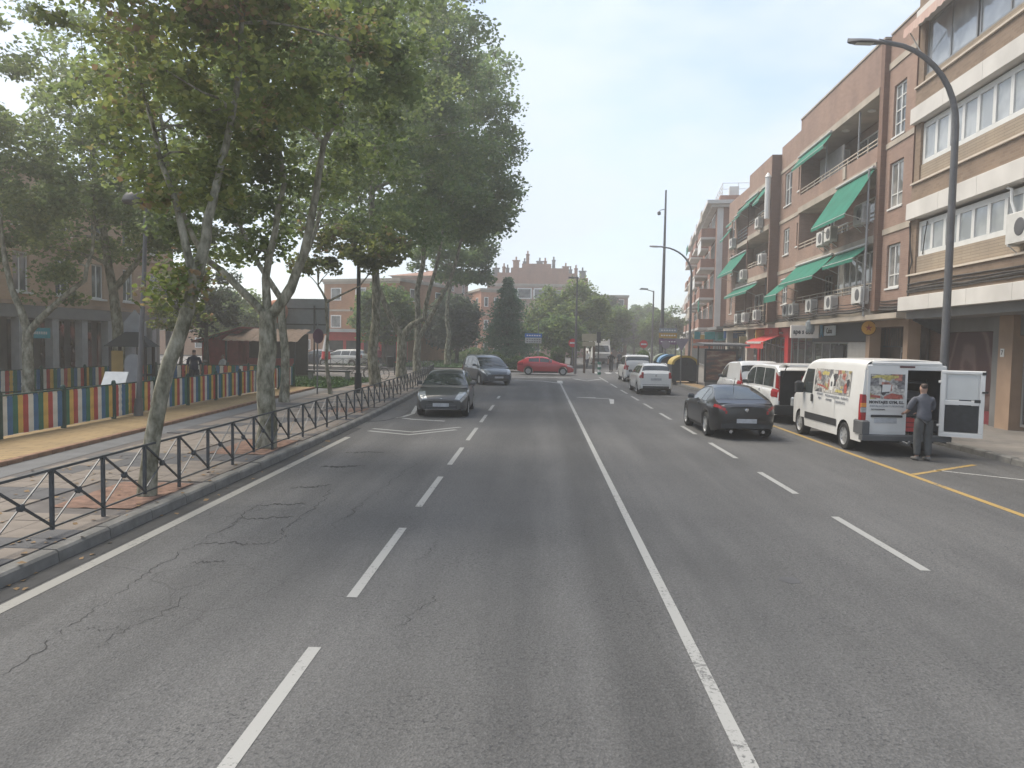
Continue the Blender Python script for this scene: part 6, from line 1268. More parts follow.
tw = MB(); tw.extr([(-.4, 2.2), (.4, 2.2), (.4, 2.75), (.0, 3.25), (-.4, 2.75)], 1, .3, .34); tw.build('gable_panel', MATS['panel_grey'], ph)
ip = thing('information_panel', 'slanted white information panel by the play fence', 'sign', (-12.0, 21, .2), .1)
g = MB(); g.add([(-.32, -.12, .86), (.32, -.12, .86), (.32, .16, 1.24), (-.32, .16, 1.24), (-.32, -.10, .84), (.32, -.10, .84), (.32, .18, 1.22), (-.32, .18, 1.22)], [(0, 1, 2, 3), (7, 6, 5, 4), (0, 4, 5, 1), (1, 5, 6, 2), (2, 6, 7, 3), (3, 7, 4, 0)]); g.build('panel', mat('panel_white', (.62, .62, .60), .4, var=.1, scale=9), ip)
for x in (-.2, .2): g = MB(); g.bar((x, .06, 0), (x, .06, 1.04), .03, 6); g.build('leg', dark_metal, ip)
ll = thing('street_lamp', 'dark park lamp with a domed lantern by the play fence', 'street lamp', (-11.32, 21, .2), 0, 'street lamps')
g = MB(); g.tube([(0, 0, 0), (.02, 0, .5)], [.13, .11], 10); g.tube([(.02, 0, .5), (.2, 0, 4), (.28, 0, 6.1)], [.075, .06, .05], 10); g.build('pole', lamp_metal, ll, smooth=50)
g = MB(); g.lathe([(.05, 6.32), (.22, 6.26), (.34, 6.12), (.37, 6.0), (.33, 5.94), (.1, 5.93)], (.0, 0, 0), 2, 18); g.bar((.28, 0, 6.08), (.0, 0, 6.1), .04, 6); g.build('lantern', mat('lantern_dark', (.06, .06, .062), .5, var=.2), ll, smooth=40)
l2 = thing('street_lamp', 'dark straight lamp post between the railing and the round sign', 'street lamp', (-7.85, 32.6, .13), 0, 'street lamps'); g = MB(); g.bar((0, 0, 0), (0, 0, .9), .15, 10); g.tube([(0, 0, .9), (0, 0, 5.6)], [.1, .08], 10); g.build('pole', dark_metal, l2, smooth=50)
g = MB(); g.lathe([(.06, 5.6), (.3, 5.75), (.34, 5.9), (.2, 6.1), (.05, 6.15)], (0, 0, 0), 2, 14); g.build('lantern', MATS['lantern_dark'], l2, smooth=40)
rs = thing('road_sign', 'round sign seen from its dull purple back on a pole by the lawn', 'sign', (-9.28, 31.4, .13), R(62)); g = MB(); g.bar((0, 0, 0), (0, 0, 3.0), .03, 8); g.build('pole', grey_metal, rs); g = MB(); g.lathe([(.3, -.05), (.31, -.045), (.31, -.035), (.02, -.03)], (0, 0, 2.45), 1, 20); g.lathe([(.3, -.05), (.31, -.045), (.31, -.035), (.02, -.03)], (0, 0, 2.0), 1, 20) if False else None; g.build('disc', mat('sign_back', (.13, .07, .10), .5, var=.15), rs)
bench = thing('bench', 'dark bench on the lawn near the round sign', 'bench', (-11.6, 41.5, .2), .1)
g = MB(); g.box(-1.2, 1.2, -.22, .22, .44, .52); g.build('seat', dark_metal, bench)
for x in (-1.0, 1.0): g = MB(); g.box(x-.1, x+.1, -.2, .2, 0, .438); g.build('leg', grey_stone, bench)
def bicycle(label, loc, rz, c):
    b = thing('bicycle', label, 'bicycle', loc, rz, 'parked bicycles'); 
    for x in (-.52, .52):
        g = MB(); P = [(x + .33*math.cos(a*math.pi/10), 0, .34 + .33*math.sin(a*math.pi/10)) for a in range(21)]; g.tube(P, .022, 5, False); [g.bar((x, 0, .34), (x + .32*math.cos(a*.7), 0, .34 + .32*math.sin(a*.7)), .005, 3) for a in range(9)]; g.build('wheel', black_m, b)
    g = MB(); [g.bar(p, q, .02, 5) for p, q in (((-.52, 0, .34), (-.1, 0, .36)), ((-.1, 0, .36), (-.22, 0, .85)), ((-.22, 0, .82), (.38, 0, .85)), ((-.1, 0, .36), (.38, 0, .8)), ((.36, 0, .95), (.52, 0, .34)), ((-.52, 0, .34), (-.22, 0, .8)))]; g.build('frame', c, b)
    g = MB(); g.bar((.36, -.28, 1.0), (.36, .28, 1.0), .016, 5); g.build('handlebar', black_plastic, b); g = MB(); g.cbox(-.36, -.12, -.07, .07, .86, .92, .02); g.build('saddle', black_plastic, b)
bicycle('dark bicycle parked behind the bench', (-10.4, 43.8, .13), .2, dark_metal); bicycle('grey bicycle parked beside the dark one behind the bench', (-9.6, 44.3, .13), -.25, grey_metal)
mb_ = thing('motorbike', 'dark motorbike parked behind the playground', 'motorbike', (-17.9, 39, .13), 1.1)
for x in (-.62, .62): g = MB(); g.lathe([(.18, -.06), (.3, -.055), (.3, .055), (.18, .06)], (x, 0, .3), 1, 16); g.build('wheel', black_m, mb_)
g = MB(); g.extr([(-.75, .62), (-.2, .45), (.25, .42), (.5, .75), (.42, .95), (.2, .85), (-.1, .78), (-.6, .80)], 1, -.14, .14); g.build('body', charcoal, mb_); g = MB(); g.cbox(-.62, .05, -.13, .13, .80, .88, .03); g.build('seat', black_plastic, mb_); g = MB(); g.bar((.42, -.33, 1.05), (.42, .33, 1.05), .02, 6); g.bar((.4, 0, .9), (.62, 0, .3), .035, 6); g.build('handlebar', grey_metal, mb_)
bin_ = thing('litter_bin', 'dark litter bin on a post by the forked tree', 'bin', (-9.9, 50, .13)); g = MB(); g.lathe([(.2, .5), (.24, .52), (.26, 1.2), (.24, 1.24), (.1, 1.25)], (0, 0, 0), 2, 12); g.build('bucket', dark_metal, bin_); g = MB(); g.bar((.3, 0, 0), (.3, 0, 1.5), .035, 6); g.build('post', dark_metal, bin_)
fl = thing('parasol', 'closed red and white parasol by the far railing', 'parasol', (-15.9, 56, .02)); g = MB(); g.lathe([(.32, .9), (.36, 1.0), (.3, 1.5)], (0, 0, 0), 2, 10); g.build('lower_cloth', redp, fl); g = MB(); g.lathe([(.3, 1.502), (.22, 2.0), (.06, 2.7)], (0, 0, 0), 2, 10); g.build('upper_cloth', frame_w, fl); g = MB(); g.bar((0, 0, 0), (0, 0, .95), .03, 6); g.build('pole', grey_metal, fl)
vehicle('estate_car', 'white car parked beyond the far railing by the red shop', 'car', (-17.6, 67, 0), 1.35, dict(WAGON), whitec)
vehicle('hatchback', 'dark blue car parked beyond the billboard', 'car', (-20.0, 67.5, 0), 1.45, dict(HATCH), paint('blue', (.02, .03, .06)))
vehicle('estate_car', 'white car parked behind the motorbike at left', 'car', (-22.8, 57, 0), 1.3, dict(WAGON), whitec)

# ------------------------------------------------------------------ people
skin_m = mat('skin', (.33, .20, .15), .55, var=.08); hair_m = mat('hair', (.07, .05, .04), .7, var=.2, scale=20)
tmp_scene = bpy.data.scenes.new('tmp')
def DG():
    with bpy.context.temp_override(scene=tmp_scene, view_layer=tmp_scene.view_layers[0]):
        d = bpy.context.evaluated_depsgraph_get(); d.update(); return d
def skin_mesh(name, V, E, m, sub=2):
    """V: (x,y,z,rx,ry) joints, E: bones; grown with a Skin modifier into one continuous surface"""
    me = bpy.data.meshes.new(name + '_cage'); me.from_pydata([v[:3] for v in V], E, []); ob = bpy.data.objects.new('tmp', me); tmp_scene.collection.objects.link(ob)
    sk = ob.modifiers.new('skin', 'SKIN'); sk.branch_smoothing = .6; sk.use_smooth_shade = True
    for i, v in enumerate(V): d = me.skin_vertices[0].data[i]; d.radius = (v[3], v[4]); d.use_root = (i == 0)
    s_ = ob.modifiers.new('sub', 'SUBSURF'); s_.levels = s_.render_levels = sub
    dg = DG(); out = bpy.data.meshes.new_from_object(ob.evaluated_get(dg)); out.materials.clear(); out.materials.append(m); out.shade_smooth()
    bpy.data.objects.remove(ob); return out
def person(label, loc, rz, shirt, trousers, pose='stand', shoes=None, hair=True, h=1.75, group=None, sleeves=True):
    root = thing('person', label, 'person', loc, rz, group); s = h/1.75; root.scale = (s, s, s)
    st = {'stand': (.0, .0), 'walk': (.22, -.2), 'sit': None, 'reach': (.03, -.02)}[pose]
    hip = {}; V = [(0, 0, .96, .135, .10)]; E = []
    def add(p, par): V.append(p); E.append((par, len(V)-1)); return len(V)-1
    zo = 0
    sp1 = add((0, .005, 1.10, .125, .095), 0); sp2 = add((0, .0 if pose != 'reach' else .03, 1.28, .15, .105), sp1); ch = add((0, .0 if pose != 'reach' else .05, 1.42, .12, .085), sp2)
    cy = V[ch][1]; nk = add((0, cy+.015, 1.50, .055, .055), ch); hb = add((0, cy+.03, 1.585, .068, .085), nk); ht = add((0, cy+.035, 1.68, .072, .09), hb); add((0, cy+.02, 1.74, .045, .055), ht); add((0, cy+.125, 1.605, .012, .012), hb)
    add((.08, cy+.02, 1.61, .008, .014), hb); add((-.08, cy+.02, 1.61, .008, .014), hb)
    legs, arms = [], []
    for i, sd in enumerate((-1, 1)):
        if pose == 'sit':
            J = [(sd*.10, .0, .93, .095, .095), (sd*.13, .22, .92, .082, .082), (sd*.14, .44, .90, .062, .062), (sd*.14, .47, .62, .056, .056), (sd*.14, .45, .5, .038, .042)]
        else:
            f = st[i]; J = [(sd*.095, .0, .88, .095, .098), (sd*.105, f*.35, .68, .078, .082), (sd*.11, f*.62 + .02, .49, .058, .062), (sd*.112, f*.8, .30, .053, .058), (sd*.115, f*1.0 - .02, .10, .036, .042)]
        p = 0; ids = []
        for j in J: p = add(j, p); ids.append(p)
        an = J[-1]; p2 = add((an[0], an[1]+.09, an[2]-.055, .038, .03), p); add((an[0]+sd*.01, an[1]+.17, an[2]-.065, .032, .022), p2); legs.append(J)
        if pose == 'reach': A = [(sd*.185, cy, 1.40, .046, .048), (sd*.245, cy+.05, 1.27, .048, .048), (sd*.27 if sd < 0 else sd*.24, cy+.10, 1.13, .041, .042), (sd*.25 if sd < 0 else sd*.18, cy+.25, 1.06, .036, .036), (sd*.22 if sd < 0 else sd*.12, cy+.38, 1.04, .028, .025)]
        elif pose == 'sit': A = [(sd*.185, 0, 1.40, .047, .047), (sd*.23, .05, 1.26, .045, .045), (sd*.235, .10, 1.12, .038, .038), (sd*.2, .24, 1.06, .032, .032), (sd*.15, .34, 1.05, .025, .023)]
        else: f = -st[i]*.6; A = [(sd*.185, 0, 1.40, .047, .047), (sd*.225, f*.4, 1.27, .045, .045), (sd*.24, f*.7, 1.12, .038, .038), (sd*.245, f*1.0+.03, .98, .032, .032), (sd*.24, f*1.2+.06, .86, .024, .024)]
        p = ch
        for j in A: p = add(j, p)
        w3, w4 = Vector(A[-2][:3]), Vector(A[-1][:3]); d = (w4-w3).normalized(); side = Vector((1, 0, 0)) - d*d.x; side.normalize(); curl = d.cross(side); curl *= -1 if curl.z > 0 else 1
        pm_ = w4 + d*.055; pid = add((*pm_, .034, .018), p)
        for k, ln in enumerate((.068, .078, .072, .056)):
            o = pm_ + side*(.021 - .014*k)*sd + d*.03; a_ = add((*o, .0095, .009), pid); b_ = add((*(o + d*ln*.5 + curl*.012), .0085, .0085), a_); add((*(o + d*ln*.85 + curl*.035), .007, .007), b_)
        o = w4 + d*.03 - side*.032*sd*-1; t_ = add((*(o), .011, .010), p); add((*(o + d*.04 + curl*.02 + side*.012*sd), .0085, .0085), t_); arms.append(A)
    bm_ = skin_mesh('body', V, E, skin_m); bm_.materials.append(shirt); bm_.materials.append(trousers)
    for p in bm_.polygons:
        c = p.center
        if c.z < .92 and (c.z > .13 or pose == 'sit'): p.material_index = 2 if abs(c.x) < .2 and (c.y < .2 or pose in ('sit', 'walk')) else 0
        elif c.z < 1.475 and abs(c.x) < .225 and c.y < .17 and c.z > .9: p.material_index = 1
    body = link('body', bm_, root)
    # shirt and trousers follow the same joints a little larger
    g_ = .018; SV = [(0, 0, .85, .20, .15), (0, .005, 1.08, .15+g_, .11+g_), (*V[sp2][:3], .155+g_, .11+g_), (*V[ch][:3], .15+g_, .10+g_), (0, cy+.005, 1.47, .115, .085), (0, cy+.014, 1.52, .072, .072)]; SE = [(0, 1), (1, 2), (2, 3), (3, 4), (4, 5)]
    for A in arms:
        p = 3; k_ = 3 if not sleeves else 5
        for j in A[:3] if sleeves == 'short' or sleeves is True else A[:4]: SV.append((*j[:3], j[3]+.028, j[4]+.028)); SE.append((p, len(SV)-1)); p = len(SV)-1
    link('shirt', skin_mesh('shirt', SV, SE, shirt), root)
    TV = [(0, 0, .99, .135+.012, .10+.014)]; TE = []
    for J in legs:
        p = 0
        for j in J: TV.append((j[0], j[1], j[2] + (.01 if j is J[-1] else 0), j[3]+.03, j[4]+.03)); TE.append((p, len(TV)-1)); p = len(TV)-1
    link('trousers', skin_mesh('trousers', TV, TE, trousers), root)
    for J in legs:
        a = J[-1]; me = skin_mesh('shoe', [(a[0], a[1]-.05, a[2]-.035, .06, .055), (a[0], a[1]+.08, a[2]-.05, .062, .046), (a[0]+.01*(1 if a[0] > 0 else -1), a[1]+.2, a[2]-.06, .052, .036)], [(0, 1), (1, 2)], shoes or black_plastic); link('shoe', me, root)
    if hair: link('hair', skin_mesh('hair', [(0, cy-.012, 1.61, .066, .06), (0, cy+.0, 1.68, .078, .09), (0, cy+.008, 1.742, .06, .066)], [(0, 1), (1, 2)], hair_m), root)
    return root
cl = lambda n, c: mat('cloth_' + n, c, .9, var=.25, scale=7, bump=.2)
person('man in grey t-shirt and grey trousers standing with his back turned at the open van', (8.6, 17.2, .0), .05, cl('grey', (.10, .105, .125)), cl('work', (.075, .078, .08)), 'reach', mat('shoe_grey', (.16, .15, .14), .8, var=.2), h=1.74)
person('pedestrian in dark clothes walking towards the crossing by the white truck', (6.25, 66.5, .0), 2.9, cl('black', (.02, .02, .022)), cl('dark', (.03, .03, .035)), 'walk')
person('seated person in a white shirt at the kiosk terrace', (-18.6, 44.0, -.32), 2.6, cl('white', (.6, .6, .6)), cl('navy', (.03, .035, .06)), 'sit')
person('pedestrian in a red top by the red shop', (-12.9, 60.5, .13), .6, cl('red', (.45, .03, .03)), cl('dark', (.03, .03, .035)), 'walk')
person('pedestrian in a grey coat beyond the truck bollard', (7.5, 72, .02), .3, cl('grey', (.10, .105, .125)), cl('dark', (.03, .03, .035)), 'walk')
person('pedestrian in a pale top at the far pavement behind the beige sign', (4.6, 74, .0), -.6, cl('white', (.6, .6, .6)), cl('navy', (.03, .035, .06)), 'walk')
person('person in a dark jacket standing by the playground tower', (-14.1, 30.5, .2), .4, cl('navy', (.03, .035, .06)), cl('dark', (.03, .03, .035)), 'stand')
bpy.data.scenes.remove(tmp_scene)
ch_ = thing('chair', 'terrace chair under the seated person at the kiosk', 'chair', (-18.6, 44.0, .13), 2.6)
g = MB(); g.box(-.22, .22, -.2, .22, .40, .44); g.build('seat', dark_metal, ch_); g = MB(); g.box(-.22, .22, -.24, -.2, .45, .85); g.build('backrest', dark_metal, ch_)
for x in (-.2, .2):
    for y in (-.18, .2): g = MB(); g.bar((x, y, 0), (x, y, .4), .018, 5); g.build('leg', dark_metal, ch_)
for i, (x, y) in enumerate(((-20.2, 43.6), (-16.9, 43.8))):
    tb = thing('terrace_table', ('dark terrace table left of the seated person', 'dark terrace table right of the seated person')[i], 'table', (x, y, .13), 0, 'kiosk terrace tables'); g = MB(); g.lathe([(.4, .70), (.42, .71), (.42, .74)], (0, 0, 0), 2, 14); g.build('tabletop', dark_metal, tb); g = MB(); g.bar((0, 0, 0), (0, 0, .70), .035, 6); g.build('pedestal', dark_metal, tb)

# ------------------------------------------------------------------ street furniture on the right
def curved_lamp(label, base, h, reach, rz=0):
    t = thing('street_lamp', label, 'street lamp', base, rz, 'street lamps'); g = MB(); g.lathe([(.17, 0), (.17, .06), (.14, .08), (.13, 1.0), (.11, 1.1)], (0, 0, 0), 2, 12); zc = h - 2.3
    P = [(0, 0, 1.0), (0, 0, 3), (0, 0, zc - .6)] + [(-reach*.80*(1 - math.cos(a*math.pi/20)), 0, zc + 2.15*math.sin(a*math.pi/20)) for a in range(0, 10)] + [(-reach*.72, 0, h - .12), (-reach*.82, 0, h - .08)]
    P = P[:12] + [(-reach*.80, 0, h - .13)]
    g.tube(P, [.11, .10, .09] + [.085 - .003*i for i in range(len(P)-3)], 10); g.build('pole', lamp_metal, t, smooth=60)
    q = MB(); x0 = -reach*.74; q.grid([[(x0 - .95*u, wv*w_, h - .14 + .07*math.sin(math.pi*min(1, u*1.3)*.7)*(1 - wv*wv) + .02*u - .05*(wv*wv)) for wv in (-1, -.6, 0, .6, 1)] for u, w_ in ((0, .06), (.15, .12), (.4, .17), (.7, .16), (.92, .10), (1, .03))]); q.grid([[(x0 - .95*u, wv*w_, h - .19 + .02*u - .02*(1-wv*wv)) for wv in (-1, 0, 1)] for u, w_ in ((0, .06), (.15, .12), (.4, .17), (.7, .16), (.92, .10), (1, .03))])
    hd = q.build('lamp_head', lamp_metal, t, smooth=60); e = MB(); e.quad((x0-.3, -.1, h-.215), (x0-.75, -.1, h-.205), (x0-.75, .1, h-.205), (x0-.3, .1, h-.215)); e.build('lens', mat('lamp_lens', (.5, .5, .48), .3, var=.1), hd); return t
curved_lamp('tall curved street lamp behind the open van door', (10.75, 20.6, .13), 10.5, 2.6)
curved_lamp('tall curved street lamp by the recycling containers', (11.7, 60, .13), 10.1, 3.2)
l3 = thing('street_lamp', 'straight street lamp with a short arm far down the right side', 'street lamp', (13.2, 90, .13), 0, 'street lamps'); g = MB(); g.tube([(0, 0, 0), (0, 0, 8.6)], [.13, .08], 8); g.bar((0, 0, 8.5), (-.9, 0, 8.75), .05, 6); g.build('pole', lamp_metal, l3); g = MB(); g.extr([(-1.7, 8.72), (-1.5, 8.9), (-.7, 8.86), (-.7, 8.7)], 1, -.22, .22); g.build('lamp_head', lamp_metal, l3)
tp = thing('mast', 'very tall thin grey mast behind the recycling containers', 'mast', (9.85, 62, .13)); g = MB(); g.tube([(0, 0, 0), (0, 0, 7), (0, 0, 14.7)], [.16, .13, .07], 8); g.build('pole', lamp_metal, tp); g = MB(); g.bar((0, 0, 13.2), (-.45, 0, 13.1), .03, 5); g.lathe([(.02, 12.7), (.14, 12.75), (.14, 12.95), (.03, 13.05)], (-.5, 0, 0), 2, 10); g.build('camera', lamp_metal, tp)
tp = thing('street_lamp', 'slim tall lamp post beside the left no entry sign', 'street lamp', (2.85, 60.6, .02), 0, 'street lamps'); g = MB(); g.tube([(0, 0, 0), (0, 0, 7.6)], [.11, .06], 8); g.build('pole', lamp_metal, tp); g = MB(); g.cbox(-.7, .1, -.12, .12, 7.55, 7.68, .03); g.build('lamp_head', lamp_metal, tp)
# recycling containers
cont_dark = mat('container_dark', (.05, .055, .06), .6, var=.2)
def container(label, loc, rz, lid):
    t = thing('recycling_container', label, 'container', loc, rz, 'recycling containers')
    b = MB(); b.extr([(-.78, .12), (.78, .12), (.82, 1.15)] + [(.82*math.cos(a*math.pi/12), 1.15 + .55*math.sin(a*math.pi/12)) for a in range(1, 12)] + [(-.82, 1.15)], 1, -.72, .72); o = b.build('body', cont_dark, t)
    b = MB(); P = []
    for a in range(0, 13): c_, s_ = math.cos(a*math.pi/12), math.sin(a*math.pi/12); P.append([(.84*c_, -.80, 1.13 + .57*s_), (.84*c_, .80, 1.13 + .57*s_), (.70*c_, .80, 1.13 + .44*s_), (.70*c_, -.80, 1.13 + .44*s_)])
    b.grid(P, True); b.build('lid', lid, t, smooth=30)
    b = MB(); b.lathe([(.16, -.745), (.17, -.73), (.17, -.72)], (0, 0, 1.2), 1, 14); b.build('hatch', black_plastic, t)
    for x in (-.6, .6): b = MB(); b.cbox(x-.1, x+.1, -.6, .6, 0, .119, .01); b.build('foot', black_plastic, t)
container('dark recycling container with a yellow arched lid', (8.95, 47.7, .14), .0, mat('lid_yellow', (.50, .36, .08), .5, var=.15))
container('dark recycling container with a pale blue arched lid', (8.95, 52.5, .13), -.05, mat('lid_blue', (.12, .26, .42), .5, var=.15))
container('dark recycling container with a grey green arched lid', (9.3, 56.8, .13), -.1, mat('lid_green', (.22, .26, .18), .5, var=.15))
# bus shelter
bs = thing('bus_shelter', 'dark bus shelter with an advertising case at its near end', 'bus shelter', (10.3, 44.0, .13), -.06)
for x, y in ((-.9, -2.0), (.9, -2.0), (-.9, 2.0), (.9, 2.0), (.9, 0)): g = MB(); g.box(x-.045, x+.045, y-.045, y+.045, 0, 2.3); g.build('post', grey_metal, bs)
g = MB(); g.extr([(-2.4, 2.32), (2.3, 2.32), (2.3, 2.42), (0, 2.52), (-2.4, 2.42)], 0, -1.25, 1.2); g.build('roof', mat('shelter_roof', (.13, .13, .135), .6, var=.2), bs)
g = MB(); g.box(-1.15, .62, -2.2, -2.05, .35, 2.15); ad = g.build('advert_case', dark_metal, bs); g = MB(); g.quad((-1.05, -2.206, .45), (.52, -2.206, .45), (.52, -2.206, 2.05), (-1.05, -2.206, 2.05))
m, t, n, l, b = nodes('advert_print'); tc = n.new('ShaderNodeTexCoord'); z = n.new('ShaderNodeTexNoise'); z.inputs['Scale'].default_value = 2.4; z.inputs['Detail'].default_value = 4; mp = n.new('ShaderNodeMapping'); mp.inputs['Scale'].default_value = (.7, 1, 2.2); l.new(tc.outputs['Object'], mp.inputs[0]); l.new(mp.outputs[0], z.inputs[0]); r_ = n.new('ShaderNodeValToRGB'); e = r_.color_ramp.elements; e[0].position = .36; e[0].color = (.05, .045, .04, 1); e[1].position = .66; e[1].color = (.26, .21, .15, 1); x = e.new(.52); x.color = (.14, .06, .045, 1); l.new(z.outputs[0], r_.inputs[0]); l.new(r_.outputs[0], b.inputs['Base Color']); b.inputs['Roughness'].default_value = .15
g.build('poster', m, ad, recalc=False); g = MB(); g.box(-1.1, .57, -2.18, -2.07, 0, .349); g.build('case_plinth', grey_metal, bs)
for y0, y1 in ((-1.95, -.05), (.05, 1.95)): g = MB(); g.box(.88, .90, y0, y1, .3, 2.2); g.build('back_pane', glass_mat('shelter_glass', (.05, .06, .06), .05, .6), bs)
g = MB(); g.box(.4, .85, -1.6, 1.6, .42, .48); g.build('bench_seat', grey_metal, bs)
# signs
def sign(label, loc, rz=0, name='road_sign', group=None): return thing(name, label, 'sign', loc, rz, group)
def disc(par, z, r, m, y=-.05, name='disc', k=24, x=0):
    g = MB(); g.lathe([(r*.02, y-.012), (r, y-.012), (r, y+.0), (r*.02, y+.002)], (x, 0, z), 1, k); return g.build(name, m, par)
sred = mat('sign_red', (.55, .02, .03), .4, var=.06); sblue = mat('sign_blue', (.02, .14, .45), .4, var=.08); swhite = mat('sign_white', (.70, .70, .70), .4, var=.05)
for lab, x, y in (('no entry sign on a pole left of the beige direction board', 2.75, 64, ), ('no entry sign on a pole above the right clipped shrub', 9.35, 69)):
    t = sign(lab, (x, y, .02)); g = MB(); g.bar((0, 0, 0), (0, 0, 2.75), .04, 8); g.build('pole', grey_metal, t); d = disc(t, 2.45, .36, sred); g = MB(); g.box(-.25, .25, -.068, -.063, 2.38, 2.52); g.build('white_bar', swhite, d)
t = sign('blue over white direction board before the conifer', (-.5, 62.3, .14)); g = MB(); g.bar((.35, 0, 0), (.35, 0, 3.9), .05, 8); g.build('pole', grey_metal, t); q = MB(); q.box(-.75, .65, -.09, -.05, 2.72, 3.05); p1 = q.build('blue_board', sblue, t); q = MB(); q.box(-.72, .62, -.09, -.05, 2.25, 2.70); p2 = q.build('white_board', mat('board_grey', (.42, .45, .44), .5, var=.15), t)
g = MB(); [g.box(-.6 + .2*k, -.47 + .2*k, -.095, -.091, 2.83, 2.93) for k in range(6)]; stuff(g.build('lettering', swhite, p1)); g = MB(); [g.box(-.6 + .2*k, -.47 + .2*k, -.095, -.091, z, z+.08) for k in range(6) for z in (2.33, 2.52)]; stuff(g.build('lettering', grey_metal, p2))
t = sign('beige two part direction board on two brown posts', (4.05, 63, .0)); brn = mat('post_brown', (.10, .055, .035), .7, var=.2); bge = mat('board_beige', (.40, .36, .25), .6, var=.1)
for x in (-.35, .42): g = MB(); g.box(x-.09, x+.09, -.05, .05, 0, 2.2); g.build('post', brn, t)
q = MB(); q.box(-.6, .6, -.1, -.06, 2.65, 3.25); q.build('upper_board', bge, t); q = MB(); q.box(-.55, .5, -.1, -.06, 2.22, 2.6); q.build('lower_board', bge, t); g = MB(); g.box(-.4, -.3, -.06, .05, 2.2, 3.2); g.box(.3, .4, -.06, .05, 2.2, 3.2); g.build('board_frame', brn, t)
t = sign('stack of grey, orange and purple direction boards on two poles', (10.0, 60, .13))
for x in (-.62, .62): g = MB(); g.bar((x, 0, 0), (x, 0, 3.9), .05, 6); g.build('pole', grey_metal, t)
for z0, z1, m_, nm in ((3.3, 3.62, mat('board_blue_grey', (.24, .29, .33), .5, var=.1), 'grey_board'), (2.86, 3.26, mat('board_orange', (.46, .28, .06), .5, var=.1), 'orange_board'), (2.36, 2.80, mat('board_purple', (.20, .11, .20), .5, var=.1), 'purple_board')):
    q = MB(); q.box(-.7, .7, -.1, -.06, z0, z1); o = q.build(nm, m_, t); g = MB(); [g.box(-.55 + .2*k, -.42 + .2*k, -.105, -.101, (z0+z1)/2 - .05, (z0+z1)/2 + .05) for k in range(6)]; stuff(g.build('lettering', swhite, o))
t = sign('yield sign seen from its grey back on a pole before the yellow lidded container', (8.35, 45.2, .13)); g = MB(); g.bar((0, 0, 0), (0, 0, 2.75), .04, 8); g.build('pole', grey_metal, t); g = MB(); g.extr([(-.45, 2.72), (.45, 2.72), (0, 1.98)], 1, -.05, -.04); g.build('triangle', mat('sign_back_grey', (.30, .26, .30), .45, .2, var=.1), t)
t = sign('small round sign on a thin pole left of the yield sign', (9.2, 56, .13)); g = MB(); g.bar((0, 0, 0), (0, 0, 2.6), .035, 8); g.build('pole', grey_metal, t); disc(t, 2.35, .3, MATS['sign_back_grey'])
bo_ = thing('bollard', 'green and white striped traffic bollard at the junction', 'bollard', (4.75, 60.4, 0))
for k in range(5): g = MB(); g.lathe([(.14, .2*k), (.14, .2*k+.199)], (0, 0, 0), 2, 12); g.build('band', (mat('bollard_green', (.02, .14, .09), .5, var=.1), swhite)[k % 2], bo_)
# traffic light post and the white truck
tl_ = thing('traffic_light', 'dark traffic light post behind the striped bollard', 'traffic light', (4.9, 63.8, .02)); g = MB(); g.bar((0, 0, 0), (0, 0, 3.4), .06, 8); g.build('pole', dark_metal, tl_); g = MB(); g.cbox(-.16, .16, -.2, .1, 2.5, 3.4, .03); g.build('signal_head', black_plastic, tl_)
tk = thing('box_truck', 'white box truck coming down the far street', 'truck', (7.05, 90, .0), .06)
g = MB(); g.cbox(-1.2, 1.2, 0, 5, .7, 2.95, .05); g.build('cargo_box', white_pl, tk); g = MB(); g.extr([(-1.75, .45), (0, .45), (0, 2.3), (-1.1, 2.3), (-1.6, 1.45), (-1.75, 1.3)], 0, -1.05, 1.05); g.build('cab', white_pl, tk)
g = MB(); g.add([(-.95, -1.60, 1.48), (.95, -1.60, 1.48), (.85, -1.16, 2.22), (-.85, -1.16, 2.22)], [(0, 1, 2, 3)]); g.build('windshield', car_glass, tk); g = MB(); g.cbox(-1.08, 1.08, -1.85, -1.6, .35, .75, .03); g.build('bumper', MATS['bumper_grey'], tk)
for x in (-.8, .8): g = MB(); g.cbox(x-.15, x+.15, -1.79, -1.7, .85, 1.05, .02); g.build('headlight', lamp_clear, tk)
for x in (-1.3, 1.3): g = MB(); g.cbox(x-.12, x+.12, -1.2, -1.1, 1.5, 2.0, .02); g.build('mirror', black_plastic, tk)
add_wheels(tk, .42, .26, 1.9, (-.9, 3.6), 'nine')

# shop signs over the right pavement
def fpt(d, s, z): return (B2O[0] + d*math.cos(FA) + s*math.sin(FA), B2O[1] - d*math.sin(FA) + s*math.cos(FA), z)
ws_ = sign('white projecting shop sign with heavy black letters', fpt(-.5, 10.0, 3.25), -.04, 'shop_sign'); g = MB(); g.cbox(-.66, .66, -.09, .09, -.32, .30, .01); g.build('sign_box', mat('sign_warm_white', (.80, .74, .68), .5, var=.08), ws_); text('ape s oba', .33, ink, ws_, (-.08, -.098, -.02), up, bold=.012, sx=.75)
g = MB(); g.lathe([(.02, .62), (.2, .45), (.24, .12), (.2, -.05)], (.25, .0, 0), 2, 12); g.build('grey_cover', mat('cover_grey', (.22, .25, .27), .7, var=.3), ws_)
os_ = sign('round orange projecting sign with a red star', fpt(.25, 4.0, 3.32), -.04, 'shop_sign'); disc(os_, 0, .28, mat('sign_orange', (.75, .40, .05), .5, var=.12), -.05); disc(os_, 0, .31, mat('sign_rim', (.06, .03, .02), .5), -.03, 'rim')
